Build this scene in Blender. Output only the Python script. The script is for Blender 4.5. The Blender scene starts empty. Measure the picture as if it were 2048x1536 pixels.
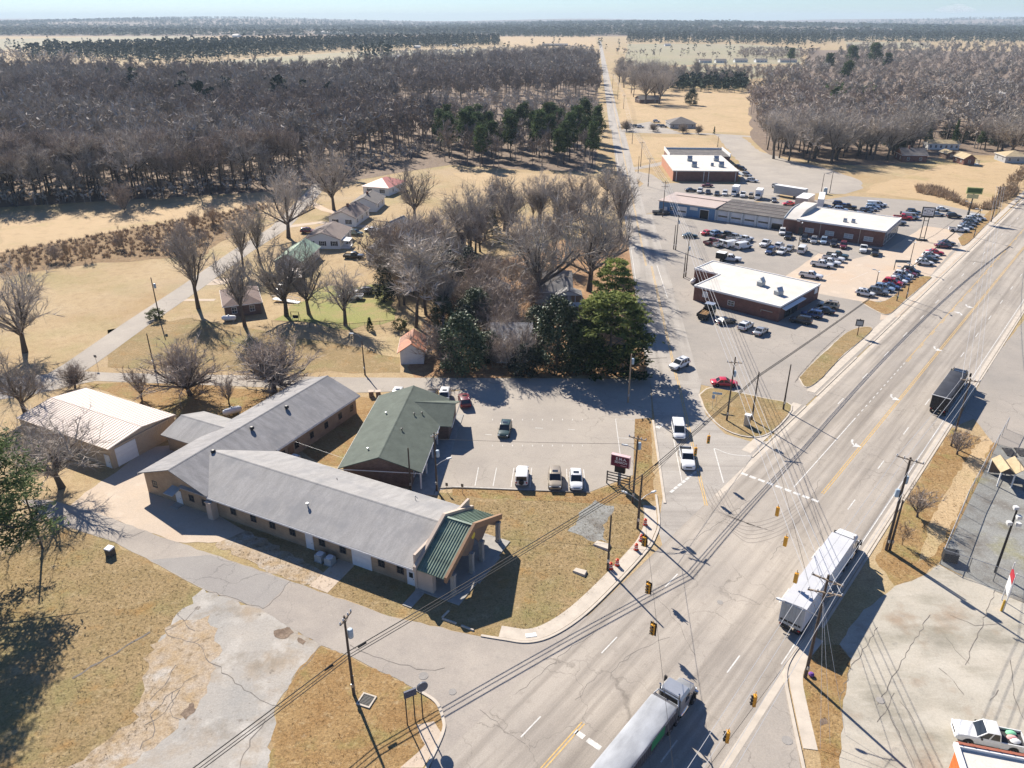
import bpy, math, random
import numpy as np
from mathutils import Vector, Matrix
random.seed(7); rng = np.random.default_rng(7)
SC = bpy.context.scene
COL = SC.collection
R = math.radians

# ------------------------------------------------------------------ camera
CAM_H = 60.0
FPX, HORIZON = 1510.0, 38.0            # focal length and horizon row of the 2048 x 1536 photograph
TH = math.atan((768 - HORIZON) / FPX)  # pitch below the horizon
cam = bpy.data.objects.new('camera', bpy.data.cameras.new('camera'))
COL.objects.link(cam)
cam.location = (0, 0, CAM_H)
cam.rotation_euler = (R(90) - TH, 0, 0)
cam.data.sensor_width = 36.0
cam.data.lens = 36.0 * FPX / 2048
cam.data.clip_start = 0.5
cam.data.clip_end = 60000
SC.camera = cam

# ------------------------------------------------------------------ sky, sun, exposure
SUN_AZ, SUN_EL = 332.5, 36.5           # clockwise from +Y
w = bpy.data.worlds.new('World'); SC.world = w; w.use_nodes = True
nt = w.node_tree; nt.nodes.clear()
wo = nt.nodes.new('ShaderNodeOutputWorld'); bg = nt.nodes.new('ShaderNodeBackground')
sk = nt.nodes.new('ShaderNodeTexSky'); sk.sky_type = 'NISHITA'; sk.sun_disc = False
sk.sun_elevation = R(SUN_EL); sk.sun_rotation = R(SUN_AZ)
sk.altitude = 200; sk.air_density = 1.0; sk.dust_density = 0.1; sk.ozone_density = 2.0
bg.inputs['Strength'].default_value = 0.055
tint = nt.nodes.new('ShaderNodeMix'); tint.data_type = 'RGBA'; tint.blend_type = 'MULTIPLY'; tint.inputs[0].default_value = 1.0; tint.inputs[7].default_value = (0.64,0.84,1.18,1)
nt.links.new(sk.outputs[0], tint.inputs[6]); nt.links.new(tint.outputs[2], bg.inputs['Color']); nt.links.new(bg.outputs[0], wo.inputs['Surface'])
sl = bpy.data.lights.new('sun', 'SUN'); sl.energy = 5.0; sl.angle = R(0.53); sl.color = (1.0, 0.93, 0.83)
so = bpy.data.objects.new('sun', sl); COL.objects.link(so)
_d = Vector((-math.sin(R(SUN_AZ)) * math.cos(R(SUN_EL)), -math.cos(R(SUN_AZ)) * math.cos(R(SUN_EL)), -math.sin(R(SUN_EL))))
so.rotation_euler = _d.to_track_quat('-Z', 'Y').to_euler(); so.location = (-60, 60, 120)
SC.view_settings.view_transform = 'Standard'; SC.view_settings.look = 'None'
SC.view_settings.exposure = 1.0; SC.view_settings.gamma = 1.0
SC.cycles.max_bounces = 5; SC.cycles.diffuse_bounces = 2; SC.cycles.transparent_max_bounces = 6
SC.cycles.volume_bounces = 0

# ------------------------------------------------------------------ helpers
_c, _s = math.cos(TH), math.sin(TH)
def G(px, py, z=0.0):
    """photograph pixel -> point of the place at height z"""
    u = (px - 1024) / FPX; v = (768 - py) / FPX
    t = (CAM_H - z) / (_s - v * _c)
    return Vector((u * t, (_c + v * _s) * t, z))
def HT(bx, by, ty):
    """height of an upright thing whose foot is at pixel (bx,by) and whose top is on row ty"""
    b = G(bx, by); lo, hi = 0.0, 58.0
    for _ in range(40):
        m = (lo + hi) / 2
        fw = b.y * _c - (m - CAM_H) * _s; up = b.y * _s + (m - CAM_H) * _c
        if 768 - FPX * up / fw > ty: lo = m
        else: hi = m
    return lo
HWY = R(39.8)                          # azimuth of the highway
hd = Vector((math.sin(HWY), math.cos(HWY), 0)); hn = Vector((hd.y, -hd.x, 0))
def HW(along, off, z=0.0): return hd * along + hn * off + Vector((0, 0, z))

MATS = {}
def _new(name):
    m = bpy.data.materials.new(name); m.use_nodes = True; MATS[name] = m
    nt = m.node_tree; b = nt.nodes['Principled BSDF']
    return m, nt, b
def N(nt, t, **kw):
    n = nt.nodes.new(t)
    for k, v in kw.items():
        if k.startswith('i_'): n.inputs[k[2:].replace('_', ' ')].default_value = v
        else: setattr(n, k, v)
    return n
def ramp(nt, stops, interp='LINEAR'):
    r = nt.nodes.new('ShaderNodeValToRGB'); r.color_ramp.interpolation = interp
    e = r.color_ramp.elements
    while len(e) < len(stops): e.new(0.5)
    for i, (p, c) in enumerate(stops):
        e[i].position = p; e[i].color = (c[0], c[1], c[2], 1) if not isinstance(c, (int, float)) else (c, c, c, 1)
    return r
def noise(nt, co, scale, detail=4, rough=0.55, stretch=None):
    n = nt.nodes.new('ShaderNodeTexNoise'); n.inputs['Scale'].default_value = scale
    n.inputs['Detail'].default_value = detail; n.inputs['Roughness'].default_value = rough
    if stretch:
        mp = nt.nodes.new('ShaderNodeMapping'); mp.inputs['Scale'].default_value = stretch
        nt.links.new(co, mp.inputs[0]); co = mp.outputs[0]
    nt.links.new(co, n.inputs['Vector'])
    return n.outputs['Fac']
def mixc(nt, fac, a, b, mode='MIX'):
    m = nt.nodes.new('ShaderNodeMix'); m.data_type = 'RGBA'; m.blend_type = mode
    for s, v in ((0, fac), (6, a), (7, b)):
        if hasattr(v, 'is_linked'): nt.links.new(v, m.inputs[s])
        elif s == 0: m.inputs[0].default_value = v
        else: m.inputs[s].default_value = (v[0], v[1], v[2], 1)
    return m.outputs[2]
def simple(name, col, rough=0.7, var=0.12, scale=1.5, metal=0.0, spec=0.3, bump=0.0, stretch=None, coat=0.0):
    """one colour with soft mottling in the object's own coordinates"""
    if name in MATS: return MATS[name]
    m, nt, b = _new(name)
    tc = N(nt, 'ShaderNodeTexCoord')
    f = noise(nt, tc.outputs['Object'], scale, 5, 0.6, stretch)
    r = ramp(nt, [(0.3, tuple(c * (1 - var) for c in col)), (0.7, tuple(min(1, c * (1 + var)) for c in col))])
    nt.links.new(f, r.inputs[0]); nt.links.new(r.outputs[0], b.inputs['Base Color'])
    b.inputs['Roughness'].default_value = rough; b.inputs['Metallic'].default_value = metal
    b.inputs['Specular IOR Level'].default_value = spec
    b.inputs['Coat Weight'].default_value = coat
    if bump:
        bp = N(nt, 'ShaderNodeBump'); bp.inputs['Strength'].default_value = bump; bp.inputs['Distance'].default_value = 0.05
        nt.links.new(f, bp.inputs['Height']); nt.links.new(bp.outputs[0], b.inputs['Normal'])
    return m
def layered(name, base, layers, rough=0.95, bump=0.25, bumpscale=2.0, bdist=0.08, grain=4.5, gamt=0.34):
    """ground: base colours (two) blended, then layers of (colour, noise scale, lo, hi, amount, stretch)"""
    m, nt, b = _new(name)
    tc = N(nt, 'ShaderNodeTexCoord'); co = tc.outputs['Object']
    f = noise(nt, co, base[2], 6, 0.65)
    r = ramp(nt, [(0.32, base[0]), (0.68, base[1])]); nt.links.new(f, r.inputs[0]); col = r.outputs[0]
    for L in layers:
        c, sc, lo, hi, amt = L[:5]; st = L[5] if len(L) > 5 else None
        f2 = noise(nt, co, sc, L[6] if len(L) > 6 else 5, 0.62, st)
        r2 = ramp(nt, [(lo, 0.0), (hi, amt)]); nt.links.new(f2, r2.inputs[0])
        col = mixc(nt, r2.outputs[0], col, c)
    fg = noise(nt, co, grain, 9, 0.82); rg = ramp(nt, [(0.36,1-gamt),(0.64,1+gamt)]); nt.links.new(fg, rg.inputs[0])
    col = mixc(nt, 1.0, col, rg.outputs[0], 'MULTIPLY')
    nt.links.new(col, b.inputs['Base Color']); b.inputs['Roughness'].default_value = rough
    b.inputs['Specular IOR Level'].default_value = 0.15
    if bump:
        fb = noise(nt, co, bumpscale, 6, 0.7)
        bp = N(nt, 'ShaderNodeBump'); bp.inputs['Strength'].default_value = bump; bp.inputs['Distance'].default_value = bdist
        nt.links.new(fb, bp.inputs['Height']); nt.links.new(bp.outputs[0], b.inputs['Normal'])
    return m
def toned(name, c0, c1, rough=0.9, spec=0.15, transl=0.0, noise_scale=None):
    """foliage and bark: colour picked by the point attribute 'tone' (set for each twig or leaf clump; cedar tone also paints a sunlit top)"""
    m, nt, b = _new(name)
    at = N(nt, 'ShaderNodeAttribute', attribute_name='tone'); oi = N(nt, 'ShaderNodeObjectInfo')
    r = ramp(nt, [(0.0, c0), (1.0, c1)]); nt.links.new(at.outputs['Fac'], r.inputs[0])
    mr = N(nt, 'ShaderNodeMapRange'); mr.inputs[3].default_value = 0.75; mr.inputs[4].default_value = 1.25
    nt.links.new(oi.outputs['Random'], mr.inputs[0])
    mul = N(nt, 'ShaderNodeVectorMath', operation='SCALE')
    nt.links.new(r.outputs[0], mul.inputs[0]); nt.links.new(mr.outputs[0], mul.inputs['Scale'])
    nt.links.new(mul.outputs[0], b.inputs['Base Color'])
    b.inputs['Roughness'].default_value = rough; b.inputs['Specular IOR Level'].default_value = spec
    if transl:
        t = N(nt, 'ShaderNodeBsdfTranslucent'); nt.links.new(mul.outputs[0], t.inputs[0])
        ms = N(nt, 'ShaderNodeMixShader'); ms.inputs[0].default_value = transl
        nt.links.new(b.outputs[0], ms.inputs[1]); nt.links.new(t.outputs[0], ms.inputs[2])
        nt.links.new(ms.outputs[0], nt.nodes['Material Output'].inputs['Surface'])
    return m

class MB:
    """collects shapes and links them as ONE mesh object"""
    def __init__(s): s.v = []; s.f = []; s.m = []
    def add(s, vs, fs, m=0):
        o = len(s.v); s.v += [tuple(p) for p in vs]
        s.f += [tuple(i + o for i in f) for f in fs]; s.m += [m] * len(fs); return s
    def box(s, x0, x1, y0, y1, z0, z1, m=0):
        return s.add([(x0,y0,z0),(x1,y0,z0),(x1,y1,z0),(x0,y1,z0),(x0,y0,z1),(x1,y0,z1),(x1,y1,z1),(x0,y1,z1)],
                     [(0,3,2,1),(4,5,6,7),(0,1,5,4),(1,2,6,5),(2,3,7,6),(3,0,4,7)], m)
    def cbox(s, c, d, m=0):
        return s.box(c[0]-d[0]/2, c[0]+d[0]/2, c[1]-d[1]/2, c[1]+d[1]/2, c[2]-d[2]/2, c[2]+d[2]/2, m)
    def hexa(s, p, m=0):   # eight corners, bottom loop then top loop
        return s.add(p, [(0,3,2,1),(4,5,6,7),(0,1,5,4),(1,2,6,5),(2,3,7,6),(3,0,4,7)], m)
    def face(s, pts, m=0): return s.add(pts, [tuple(range(len(pts)))], m)
    def prism(s, poly, z0, z1, m=0):
        n = len(poly)
        return s.add([(p[0],p[1],z0) for p in poly] + [(p[0],p[1],z1) for p in poly],
                     [tuple(range(n))[::-1], tuple(range(n, 2*n))] + [(i,(i+1)%n,(i+1)%n+n,i+n) for i in range(n)], m)
    def extr(s, poly, off, m=0):   # polygon in 3-D swept along off
        n = len(poly); off = Vector(off)
        return s.add([Vector(p) for p in poly] + [Vector(p)+off for p in poly],
                     [tuple(range(n))[::-1], tuple(range(n, 2*n))] + [(i,(i+1)%n,(i+1)%n+n,i+n) for i in range(n)], m)
    def tube(s, a, b, r0, r1=None, n=8, m=0, cap=True):
        r1 = r0 if r1 is None else r1
        a = Vector(a); b = Vector(b); d = (b-a).normalized()
        x = d.orthogonal().normalized(); y = d.cross(x)
        vs = [a+(x*math.cos(2*math.pi*i/n)+y*math.sin(2*math.pi*i/n))*r0 for i in range(n)]
        vs += [b+(x*math.cos(2*math.pi*i/n)+y*math.sin(2*math.pi*i/n))*r1 for i in range(n)]
        fs = [(i,(i+1)%n,(i+1)%n+n,i+n) for i in range(n)]
        if cap: fs += [tuple(range(n))[::-1], tuple(range(n,2*n))]
        return s.add(vs, fs, m)
    def path(s, pts, r, n=5, m=0):
        for a, b in zip(pts, pts[1:]): s.tube(a, b, r, r, n, m, False)
        return s
    def rings(s, rings, m=0, cap=True):   # loft closed rings
        k = len(rings[0]); vs = [p for r in rings for p in r]; fs = []
        for j in range(len(rings)-1):
            for i in range(k): fs.append((j*k+i, j*k+(i+1)%k, (j+1)*k+(i+1)%k, (j+1)*k+i))
        if cap: fs += [tuple(range(k))[::-1], tuple(range((len(rings)-1)*k, len(rings)*k))]
        return s.add(vs, fs, m)
    def lathe(s, prof, c=(0,0,0), n=16, m=0, axis='z'):
        rs = []
        for r, z in prof:
            ring = []
            for i in range(n):
                a = 2*math.pi*i/n; p = (r*math.cos(a), r*math.sin(a), z)
                if axis == 'x': p = (z, r*math.cos(a), r*math.sin(a))
                if axis == 'y': p = (r*math.sin(a), z, r*math.cos(a))
                ring.append((p[0]+c[0], p[1]+c[1], p[2]+c[2]))
            rs.append(ring)
        return s.rings(rs, m)
    def mesh(s, name, mats, smooth=False):
        me = bpy.data.meshes.new(name); me.from_pydata(s.v, [], s.f)
        for m in (mats if isinstance(mats, (list, tuple)) else [mats]): me.materials.append(m)
        me.polygons.foreach_set('material_index', s.m)
        if smooth: me.polygons.foreach_set('use_smooth', [True]*len(s.f))
        import bmesh
        bm = bmesh.new(); bm.from_mesh(me); bmesh.ops.recalc_face_normals(bm, faces=bm.faces); bm.to_mesh(me); bm.free()
        if smooth: 
            try: me.set_sharp_from_angle(angle=R(38))
            except Exception: pass
        return me
    def build(s, name, mats, parent=None, smooth=False, loc=None, rz=None):
        return put(name, s.mesh(name, mats, smooth), parent, loc, rz)
def put(name, me, parent=None, loc=None, rz=None):
    o = bpy.data.objects.new(name, me); COL.objects.link(o)
    if parent: o.parent = parent
    if loc is not None: o.location = loc
    if rz is not None: o.rotation_euler = (0, 0, rz)
    return o
def thing(name, label, cat, loc=(0,0,0), rz=0.0, group=None):
    o = bpy.data.objects.new(name, None); COL.objects.link(o); o.empty_display_size = 0.5
    o.location = loc; o.rotation_euler = (0,0,rz); o['label'] = label; o['category'] = cat
    if group: o['group'] = group
    return o
def tag(o, label, cat, group=None):
    o['label'] = label; o['category'] = cat
    if group: o['group'] = group
    return o
def dup(root, loc, rz, label, group=None, scale=None, mats=None):
    """a copy of a thing with copies of its parts and sub-parts; mats swaps materials by part name"""
    r = root.copy(); COL.objects.link(r); r.location = loc; r.rotation_euler = (0,0,rz); r['label'] = label
    if group: r['group'] = group
    if scale is not None: r.scale = scale
    def rec(o, p):
        for ch in o.children:
            if ch == r: continue
            c = ch.copy(); COL.objects.link(c); c.parent = p
            if mats:
                base = c.name.split('.')[0]
                if base in mats:
                    for i, mt in enumerate(mats[base]):
                        if mt is not None: c.material_slots[i].link = 'OBJECT'; c.material_slots[i].material = mt
            rec(ch, c)
    rec(root, r)
    return r
def structure(o): o['kind'] = 'structure'; return o
def stuff(o): o['kind'] = 'stuff'; return o

def rough_edge(pts, amp, step, closed=True):
    """break a straight outline into an uneven one"""
    out = []; n = len(pts)
    for i in range(n if closed else n-1):
        a = Vector(pts[i]).to_2d(); b = Vector(pts[(i+1)%n]).to_2d(); L = (b-a).length; k = max(1, int(L/step))
        nn = Vector((-(b-a).y, (b-a).x)).normalized() if L > 0 else Vector((0,0))
        for j in range(k):
            q = a + (b-a)*(j/k)
            if j: q = q + nn*random.uniform(-amp, amp)
            out.append(q)
    if not closed: out.append(Vector(pts[-1]).to_2d())
    return out
def sheet(name, pix, m, z, amp=0.0, step=1.0, world=False):
    """a flat area of ground whose outline is given by photograph pixels"""
    pts = [Vector(p).to_2d() for p in pix] if world else [G(*p).to_2d() for p in pix]
    if amp: pts = rough_edge(pts, amp, step)
    return structure(MB().face([(p.x,p.y,z) for p in pts]).build(name, m))
def ribbon(name, pts, wid, m, z, mb=None):
    """a strip of constant width along world points"""
    own = mb is None; mb = mb or MB(); pts = [Vector((p[0],p[1],0)) for p in pts]
    L, Rr = [], []
    for i, p in enumerate(pts):
        d = (pts[min(i+1,len(pts)-1)] - pts[max(i-1,0)]).normalized(); nn = Vector((-d.y,d.x,0))
        L.append(p+nn*wid/2); Rr.append(p-nn*wid/2)
    for i in range(len(pts)-1):
        mb.face([(L[i].x,L[i].y,z),(Rr[i].x,Rr[i].y,z),(Rr[i+1].x,Rr[i+1].y,z),(L[i+1].x,L[i+1].y,z)])
    return structure(mb.build(name, m)) if own else mb
def kerb(name, pts, m, wid=0.3, h=0.13):
    mb = MB(); pts = [Vector((p[0],p[1],0)) for p in pts]; rs = []
    for i, p in enumerate(pts):
        d = (pts[min(i+1,len(pts)-1)] - pts[max(i-1,0)]).normalized(); nn = Vector((-d.y,d.x,0))
        a, b = p+nn*wid/2, p-nn*wid/2
        rs.append([(a.x,a.y,-0.02),(b.x,b.y,-0.02),(b.x,b.y,h),(a.x,a.y,h)])
    return structure(mb.rings(rs).build(name, m))
def curve_pts(pts, n=6):
    """Catmull-Rom through points"""
    P = [Vector(p) for p in pts]; P = [P[0]*2-P[1]] + P + [P[-1]*2-P[-2]]; out = []
    for i in range(1, len(P)-2):
        for j in range(n):
            t = j/n; a,b,c,d = P[i-1],P[i],P[i+1],P[i+2]
            out.append(0.5*((2*b)+(c-a)*t+(2*a-5*b+4*c-d)*t*t+(3*b-a-3*c+d)*t**3))
    out.append(P[-2]); return out
# ------------------------------------------------------------------ ground materials
DRY = (0.34,0.24,0.125); STRAW = (0.42,0.32,0.19); BROWN = (0.22,0.145,0.075); GREEN = (0.21,0.21,0.075); DIRT = (0.37,0.29,0.215)
m_ground = layered('dry_grass_ground', (STRAW, DRY, 0.05), [
    (BROWN, 0.6, 0.48, 0.75, 0.55), (GREEN, 0.035, 0.5, 0.72, 0.6), (DIRT, 0.02, 0.55, 0.75, 0.5), (BROWN, 3.5, 0.5, 0.72, 0.6, None, 8), ((0.46,0.36,0.22), 1.7, 0.55, 0.75, 0.5)], bump=0.5, bumpscale=2.5, bdist=0.15)
m_verge = layered('rusty_verge_grass', ((0.25,0.145,0.058), (0.32,0.215,0.10), 0.25), [
    ((0.13,0.075,0.03), 2.6, 0.5, 0.72, 0.75, None, 8), (GREEN, 0.18, 0.52, 0.7, 0.7), ((0.44,0.34,0.2), 1.2, 0.56, 0.74, 0.55)], bump=0.6, bumpscale=3, bdist=0.15)
m_tawny = layered('tawny_grass', ((0.31,0.22,0.115), (0.235,0.17,0.08), 0.22), [
    ((0.135,0.10,0.04), 2.2, 0.5, 0.7, 0.7, None, 8), ((0.20,0.19,0.075), 0.12, 0.5, 0.7, 0.6), ((0.42,0.33,0.20), 0.8, 0.55, 0.75, 0.6), ((0.30,0.17,0.06), 0.3, 0.55, 0.7, 0.6)], bump=0.7, bumpscale=2.6, bdist=0.18)
m_lawn = layered('green_lawn', ((0.22,0.24,0.07), (0.27,0.24,0.10), 0.12), [(DRY, 0.25, 0.48, 0.7, 0.8), ((0.12,0.13,0.04), 2.2, 0.52, 0.72, 0.5)], bump=0.5)
m_leaf = layered('leaf_litter', ((0.36,0.22,0.12), (0.26,0.15,0.075), 0.3), [((0.12,0.07,0.04), 1.1, 0.48, 0.7, 0.7, None, 8), ((0.42,0.30,0.17), 0.2, 0.52, 0.7, 0.6)], bump=0.6)
m_wood = layered('forest_floor', ((0.18,0.135,0.10), (0.24,0.18,0.13), 0.1), [((0.09,0.06,0.045), 0.6, 0.45, 0.7, 0.7, None, 8)], bump=0.6)
m_field = layered('pale_field', ((0.25,0.235,0.15), (0.31,0.26,0.175), 0.006), [((0.25,0.25,0.13), 0.01, 0.5, 0.7, 0.6), (STRAW, 0.4, 0.5, 0.75, 0.5, (1,0.12,1))], bump=0.2)
m_tan = layered('tan_field', ((0.45,0.325,0.19), (0.39,0.285,0.16), 0.03), [(BROWN, 0.25, 0.52, 0.75, 0.5), ((0.47,0.36,0.22), 0.6, 0.52, 0.75, 0.5, None, 7), ((0.27,0.24,0.10), 0.06, 0.56, 0.72, 0.5)], bump=0.4)
m_brush = layered('brush_ground', ((0.21,0.135,0.07), (0.28,0.19,0.10), 0.2), [((0.10,0.065,0.035), 0.9, 0.45, 0.7, 0.8, None, 8)], bump=0.8)
def paving(name, a, b, streak=True, dark=(0.12,0.115,0.11), sc=0.12, lanes=0.0, amt=0.55):
    m, nt, bs = _new(name); tc = N(nt,'ShaderNodeTexCoord'); co = tc.outputs['Object']
    f = noise(nt, co, sc, 8, 0.7); r = ramp(nt, [(0.36,a),(0.64,b)]); nt.links.new(f, r.inputs[0]); col = r.outputs[0]
    if streak:
        f2 = noise(nt, co, 0.55, 5, 0.6, (0.035,1,1)); r2 = ramp(nt, [(0.45,0.0),(0.72,amt)]); nt.links.new(f2, r2.inputs[0])
        col = mixc(nt, r2.outputs[0], col, dark)
    if lanes:   # worn wheel tracks that follow the lanes
        sx = N(nt,'ShaderNodeSeparateXYZ'); nt.links.new(co, sx.inputs[0])
        ml = N(nt,'ShaderNodeMath', operation='MULTIPLY'); ml.inputs[1].default_value = 2*math.pi/lanes; nt.links.new(sx.outputs['Y'], ml.inputs[0])
        sn = N(nt,'ShaderNodeMath', operation='SINE'); nt.links.new(ml.outputs[0], sn.inputs[0])
        mr = N(nt,'ShaderNodeMapRange'); mr.inputs[1].default_value = 0.2; mr.inputs[3].default_value = 0; mr.inputs[4].default_value = 0.3; nt.links.new(sn.outputs[0], mr.inputs[0])
        f4 = noise(nt, co, 0.3, 4, 0.6, (0.1,1,1)); mm = N(nt,'ShaderNodeMath', operation='MULTIPLY'); nt.links.new(mr.outputs[0], mm.inputs[0]); nt.links.new(f4, mm.inputs[1])
        col = mixc(nt, mm.outputs[0], col, dark)
    f3 = noise(nt, co, 7.0, 6, 0.75); r3 = ramp(nt, [(0.35,0.86),(0.65,1.1)]); nt.links.new(f3, r3.inputs[0])
    col = mixc(nt, 1.0, col, r3.outputs[0], 'MULTIPLY')
    f5 = noise(nt, co, 0.9, 7, 0.75); r5 = ramp(nt, [(0.55,0.0),(0.68,0.42)]); nt.links.new(f5, r5.inputs[0]); col = mixc(nt, r5.outputs[0], col, tuple(c*1.5 for c in dark))
    v = N(nt,'ShaderNodeTexVoronoi', feature='DISTANCE_TO_EDGE'); v.inputs['Scale'].default_value = 0.16
    wv = N(nt,'ShaderNodeTexNoise'); wv.inputs['Scale'].default_value = 0.6; wv.inputs['Detail'].default_value = 5
    nt.links.new(co, wv.inputs['Vector']); mv = N(nt,'ShaderNodeVectorMath', operation='MULTIPLY_ADD'); mv.inputs[1].default_value = (3,3,0)
    nt.links.new(wv.outputs['Color'], mv.inputs[0]); nt.links.new(co, mv.inputs[2]); nt.links.new(mv.outputs[0], v.inputs['Vector'])
    rc = ramp(nt, [(0.0,0.5),(0.012,0.0)]); nt.links.new(v.outputs['Distance'], rc.inputs[0])
    fm = noise(nt, co, 0.05, 3); rm = ramp(nt, [(0.45,0.0),(0.6,1.0)]); nt.links.new(fm, rm.inputs[0])
    mk = N(nt,'ShaderNodeMath', operation='MULTIPLY'); nt.links.new(rc.outputs[0], mk.inputs[0]); nt.links.new(rm.outputs[0], mk.inputs[1])
    col = mixc(nt, mk.outputs[0], col, tuple(c*0.7 for c in dark))
    nt.links.new(col, bs.inputs['Base Color']); bs.inputs['Roughness'].default_value = 0.9; bs.inputs['Specular IOR Level'].default_value = 0.2
    return m
m_hwy = paving('highway_asphalt', (0.42,0.37,0.31), (0.32,0.285,0.245), True, (0.14,0.12,0.10), 0.06, 1.92, 0.7)
m_road = paving('road_asphalt', (0.40,0.365,0.32), (0.33,0.30,0.265), True, (0.17,0.15,0.13), 0.1, 0, 0.5)
m_lot = paving('lot_asphalt', (0.385,0.34,0.285), (0.31,0.275,0.235), False, (0.17,0.15,0.13), 0.07)
m_lot2 = paving('worn_lot_asphalt', (0.27,0.245,0.215), (0.35,0.31,0.265), False, (0.14,0.125,0.11), 0.05)
m_drive = paving('driveway_asphalt', (0.375,0.33,0.28), (0.285,0.252,0.22), False, (0.16,0.145,0.13), 0.1, 0, 0.4)
m_patch = paving('patch_asphalt', (0.30,0.28,0.255), (0.265,0.245,0.225), False, (0.15,0.14,0.13))
m_oldcon = layered('broken_concrete', ((0.37,0.335,0.29), (0.30,0.285,0.26), 0.16), [((0.30,0.225,0.145), 0.11, 0.52, 0.64, 0.65, None, 7), ((0.44,0.41,0.365), 0.35, 0.52, 0.66, 0.75, None, 8), ((0.13,0.105,0.08), 0.8, 0.62, 0.70, 0.75, None, 9), ((0.22,0.19,0.15), 0.25, 0.55, 0.68, 0.6, None, 7)], rough=0.95, bump=0.4, gamt=0.16)
m_conc = layered('tan_concrete', ((0.50,0.40,0.30), (0.44,0.37,0.30), 0.1), [((0.55,0.37,0.22), 0.05, 0.5, 0.7, 0.6), ((0.30,0.25,0.2), 1.2, 0.56, 0.75, 0.4, None, 7), ((0.60,0.50,0.40), 0.3, 0.55, 0.7, 0.5, None, 7)], bump=0.15, gamt=0.10)
m_pale = layered('pale_concrete', ((0.43,0.385,0.315), (0.36,0.335,0.28), 0.15), [((0.24,0.22,0.17), 0.3, 0.5, 0.68, 0.75, (0.4,1,1), 8), ((0.28,0.19,0.12), 0.15, 0.55, 0.70, 0.6), ((0.15,0.14,0.11), 0.09, 0.56, 0.68, 0.5, None, 8), ((0.20,0.19,0.17), 0.7, 0.58, 0.72, 0.5, None, 9), ((0.50,0.46,0.39), 0.25, 0.5, 0.7, 0.6, (0.5,1,1), 7)], bump=0.2, gamt=0.12)
m_gravel = layered('yard_gravel', ((0.27,0.27,0.25), (0.21,0.205,0.185), 0.3), [((0.13,0.11,0.09), 0.25, 0.5, 0.68, 0.7), ((0.24,0.22,0.08), 0.09, 0.58, 0.7, 0.6), ((0.36,0.35,0.32), 1.8, 0.55, 0.72, 0.6, None, 8)], bump=0.5, gamt=0.25)
m_kerb = simple('kerb_concrete', (0.48,0.42,0.345), 0.9, 0.12, 0.8)
m_white = simple('white_marking_paint', (0.56,0.54,0.50), 0.7, 0.26, 2.5)
m_yellow = simple('yellow_marking_paint', (0.54,0.35,0.12), 0.7, 0.25, 2.0)
m_crack = simple('tar_crack', (0.15,0.132,0.115), 0.9, 0.2)
m_skid = simple('tyre_mark', (0.25,0.22,0.19), 0.9, 0.1)

# ------------------------------------------------------------------ ground and fields
structure(MB().face([(-14000,-300,0),(14000,-300,0),(14000,16000,0),(-14000,16000,0)]).build('ground', m_ground))
sheet('tan_field', [(1236,255),(1262,238),(1320,245),(1330,255),(1430,264),(1500,268),(1500,185),(1480,180),(1240,175)], m_tan, 0.02, 2, 10)
sheet('tan_field', [(1245,272),(1420,276),(1440,300),(1330,318),(1260,332)], m_tan, 0.02, 0.6, 5)
sheet('tan_field', [(1740,372),(1880,330),(2060,318),(2048,395),(1980,440),(1850,400),(1730,385)], m_tan, 0.02, 1.5, 6)
sheet('field', [(330,133),(520,116),(700,104),(1000,96),(1060,100),(1000,112),(850,130),(760,140),(560,150),(400,135)], m_field, 0.05, 4, 40)
sheet('field', [(1255,88),(1480,88),(1600,96),(1600,128),(1250,132)], m_field, 0.05, 4, 40)
sheet('field', [(1355,133),(1590,133),(1590,150),(1480,160),(1350,158)], m_field, 0.06, 3, 30)
sheet('field', [(1690,84),(1860,85),(1860,96),(1700,100)], m_field, 0.05)
sheet('field', [(0,78),(400,70),(400,79),(140,88),(0,100)], m_field, 0.05)
sheet('field', [(980,72),(1190,74),(1195,92),(1020,92)], m_tan, 0.05)
sheet('tan_field', [(0,430),(130,425),(300,415),(430,395),(520,380),(600,382),(560,440),(450,425),(200,470),(0,505)], m_tan, 0.02, 1.5, 6)
sheet('tan_field', [(0,560),(200,525),(360,520),(400,560),(300,640),(130,715),(0,720)], m_ground, 0.015, 1, 5)
sheet('tan_field', [(905,345),(1190,350),(1225,395),(1100,400),(960,385)], m_tan, 0.02, 1, 6)
sheet('brush_ground', [(0,505),(200,468),(450,425),(540,410),(470,470),(400,515),(200,525),(0,555)], m_brush, 0.03, 1.2, 4)
sheet('forest_floor', [(-260,425),(0,415),(250,400),(420,390),(610,378),(800,345),(900,330),(1190,345),(1200,130),(1000,118),(600,150),(0,150),(-300,170)], m_wood, 0.03, 2, 15)
sheet('forest_floor', [(1500,270),(1540,310),(1660,330),(1780,330),(1900,310),(2300,320),(2300,105),(1620,100),(1600,150),(1500,180)], m_wood, 0.03, 2, 15)
sheet('leaf_litter', [(815,735),(850,640),(960,540),(1110,480),(1265,470),(1290,600),(1292,752),(1000,756),(830,756)], m_leaf, 0.02, 0.8, 3)
sheet('green_lawn', [(548,640),(640,575),(770,570),(790,640),(700,660),(640,650)], m_lawn, 0.02, 1.2, 3)
sheet('green_lawn', [(215,660),(380,635),(520,660),(690,690),(800,715),(800,745),(560,745),(215,735)], m_tawny, 0.015, 0.8, 4)
sheet('rusty_grass', [(165,765),(400,768),(560,785),(700,790),(760,800),(700,935),(650,930),(600,900),(540,880),(440,850),(340,830),(270,800)], m_verge, 0.015, 0.5, 3)
sheet('tawny_grass', [(0,1110),(120,1055),(230,1085),(410,1180),(340,1250),(300,1330),(350,1400),(320,1440),(200,1540),(-200,1540),(-250,1200)], m_tawny, 0.012, 0.7, 2)
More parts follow.
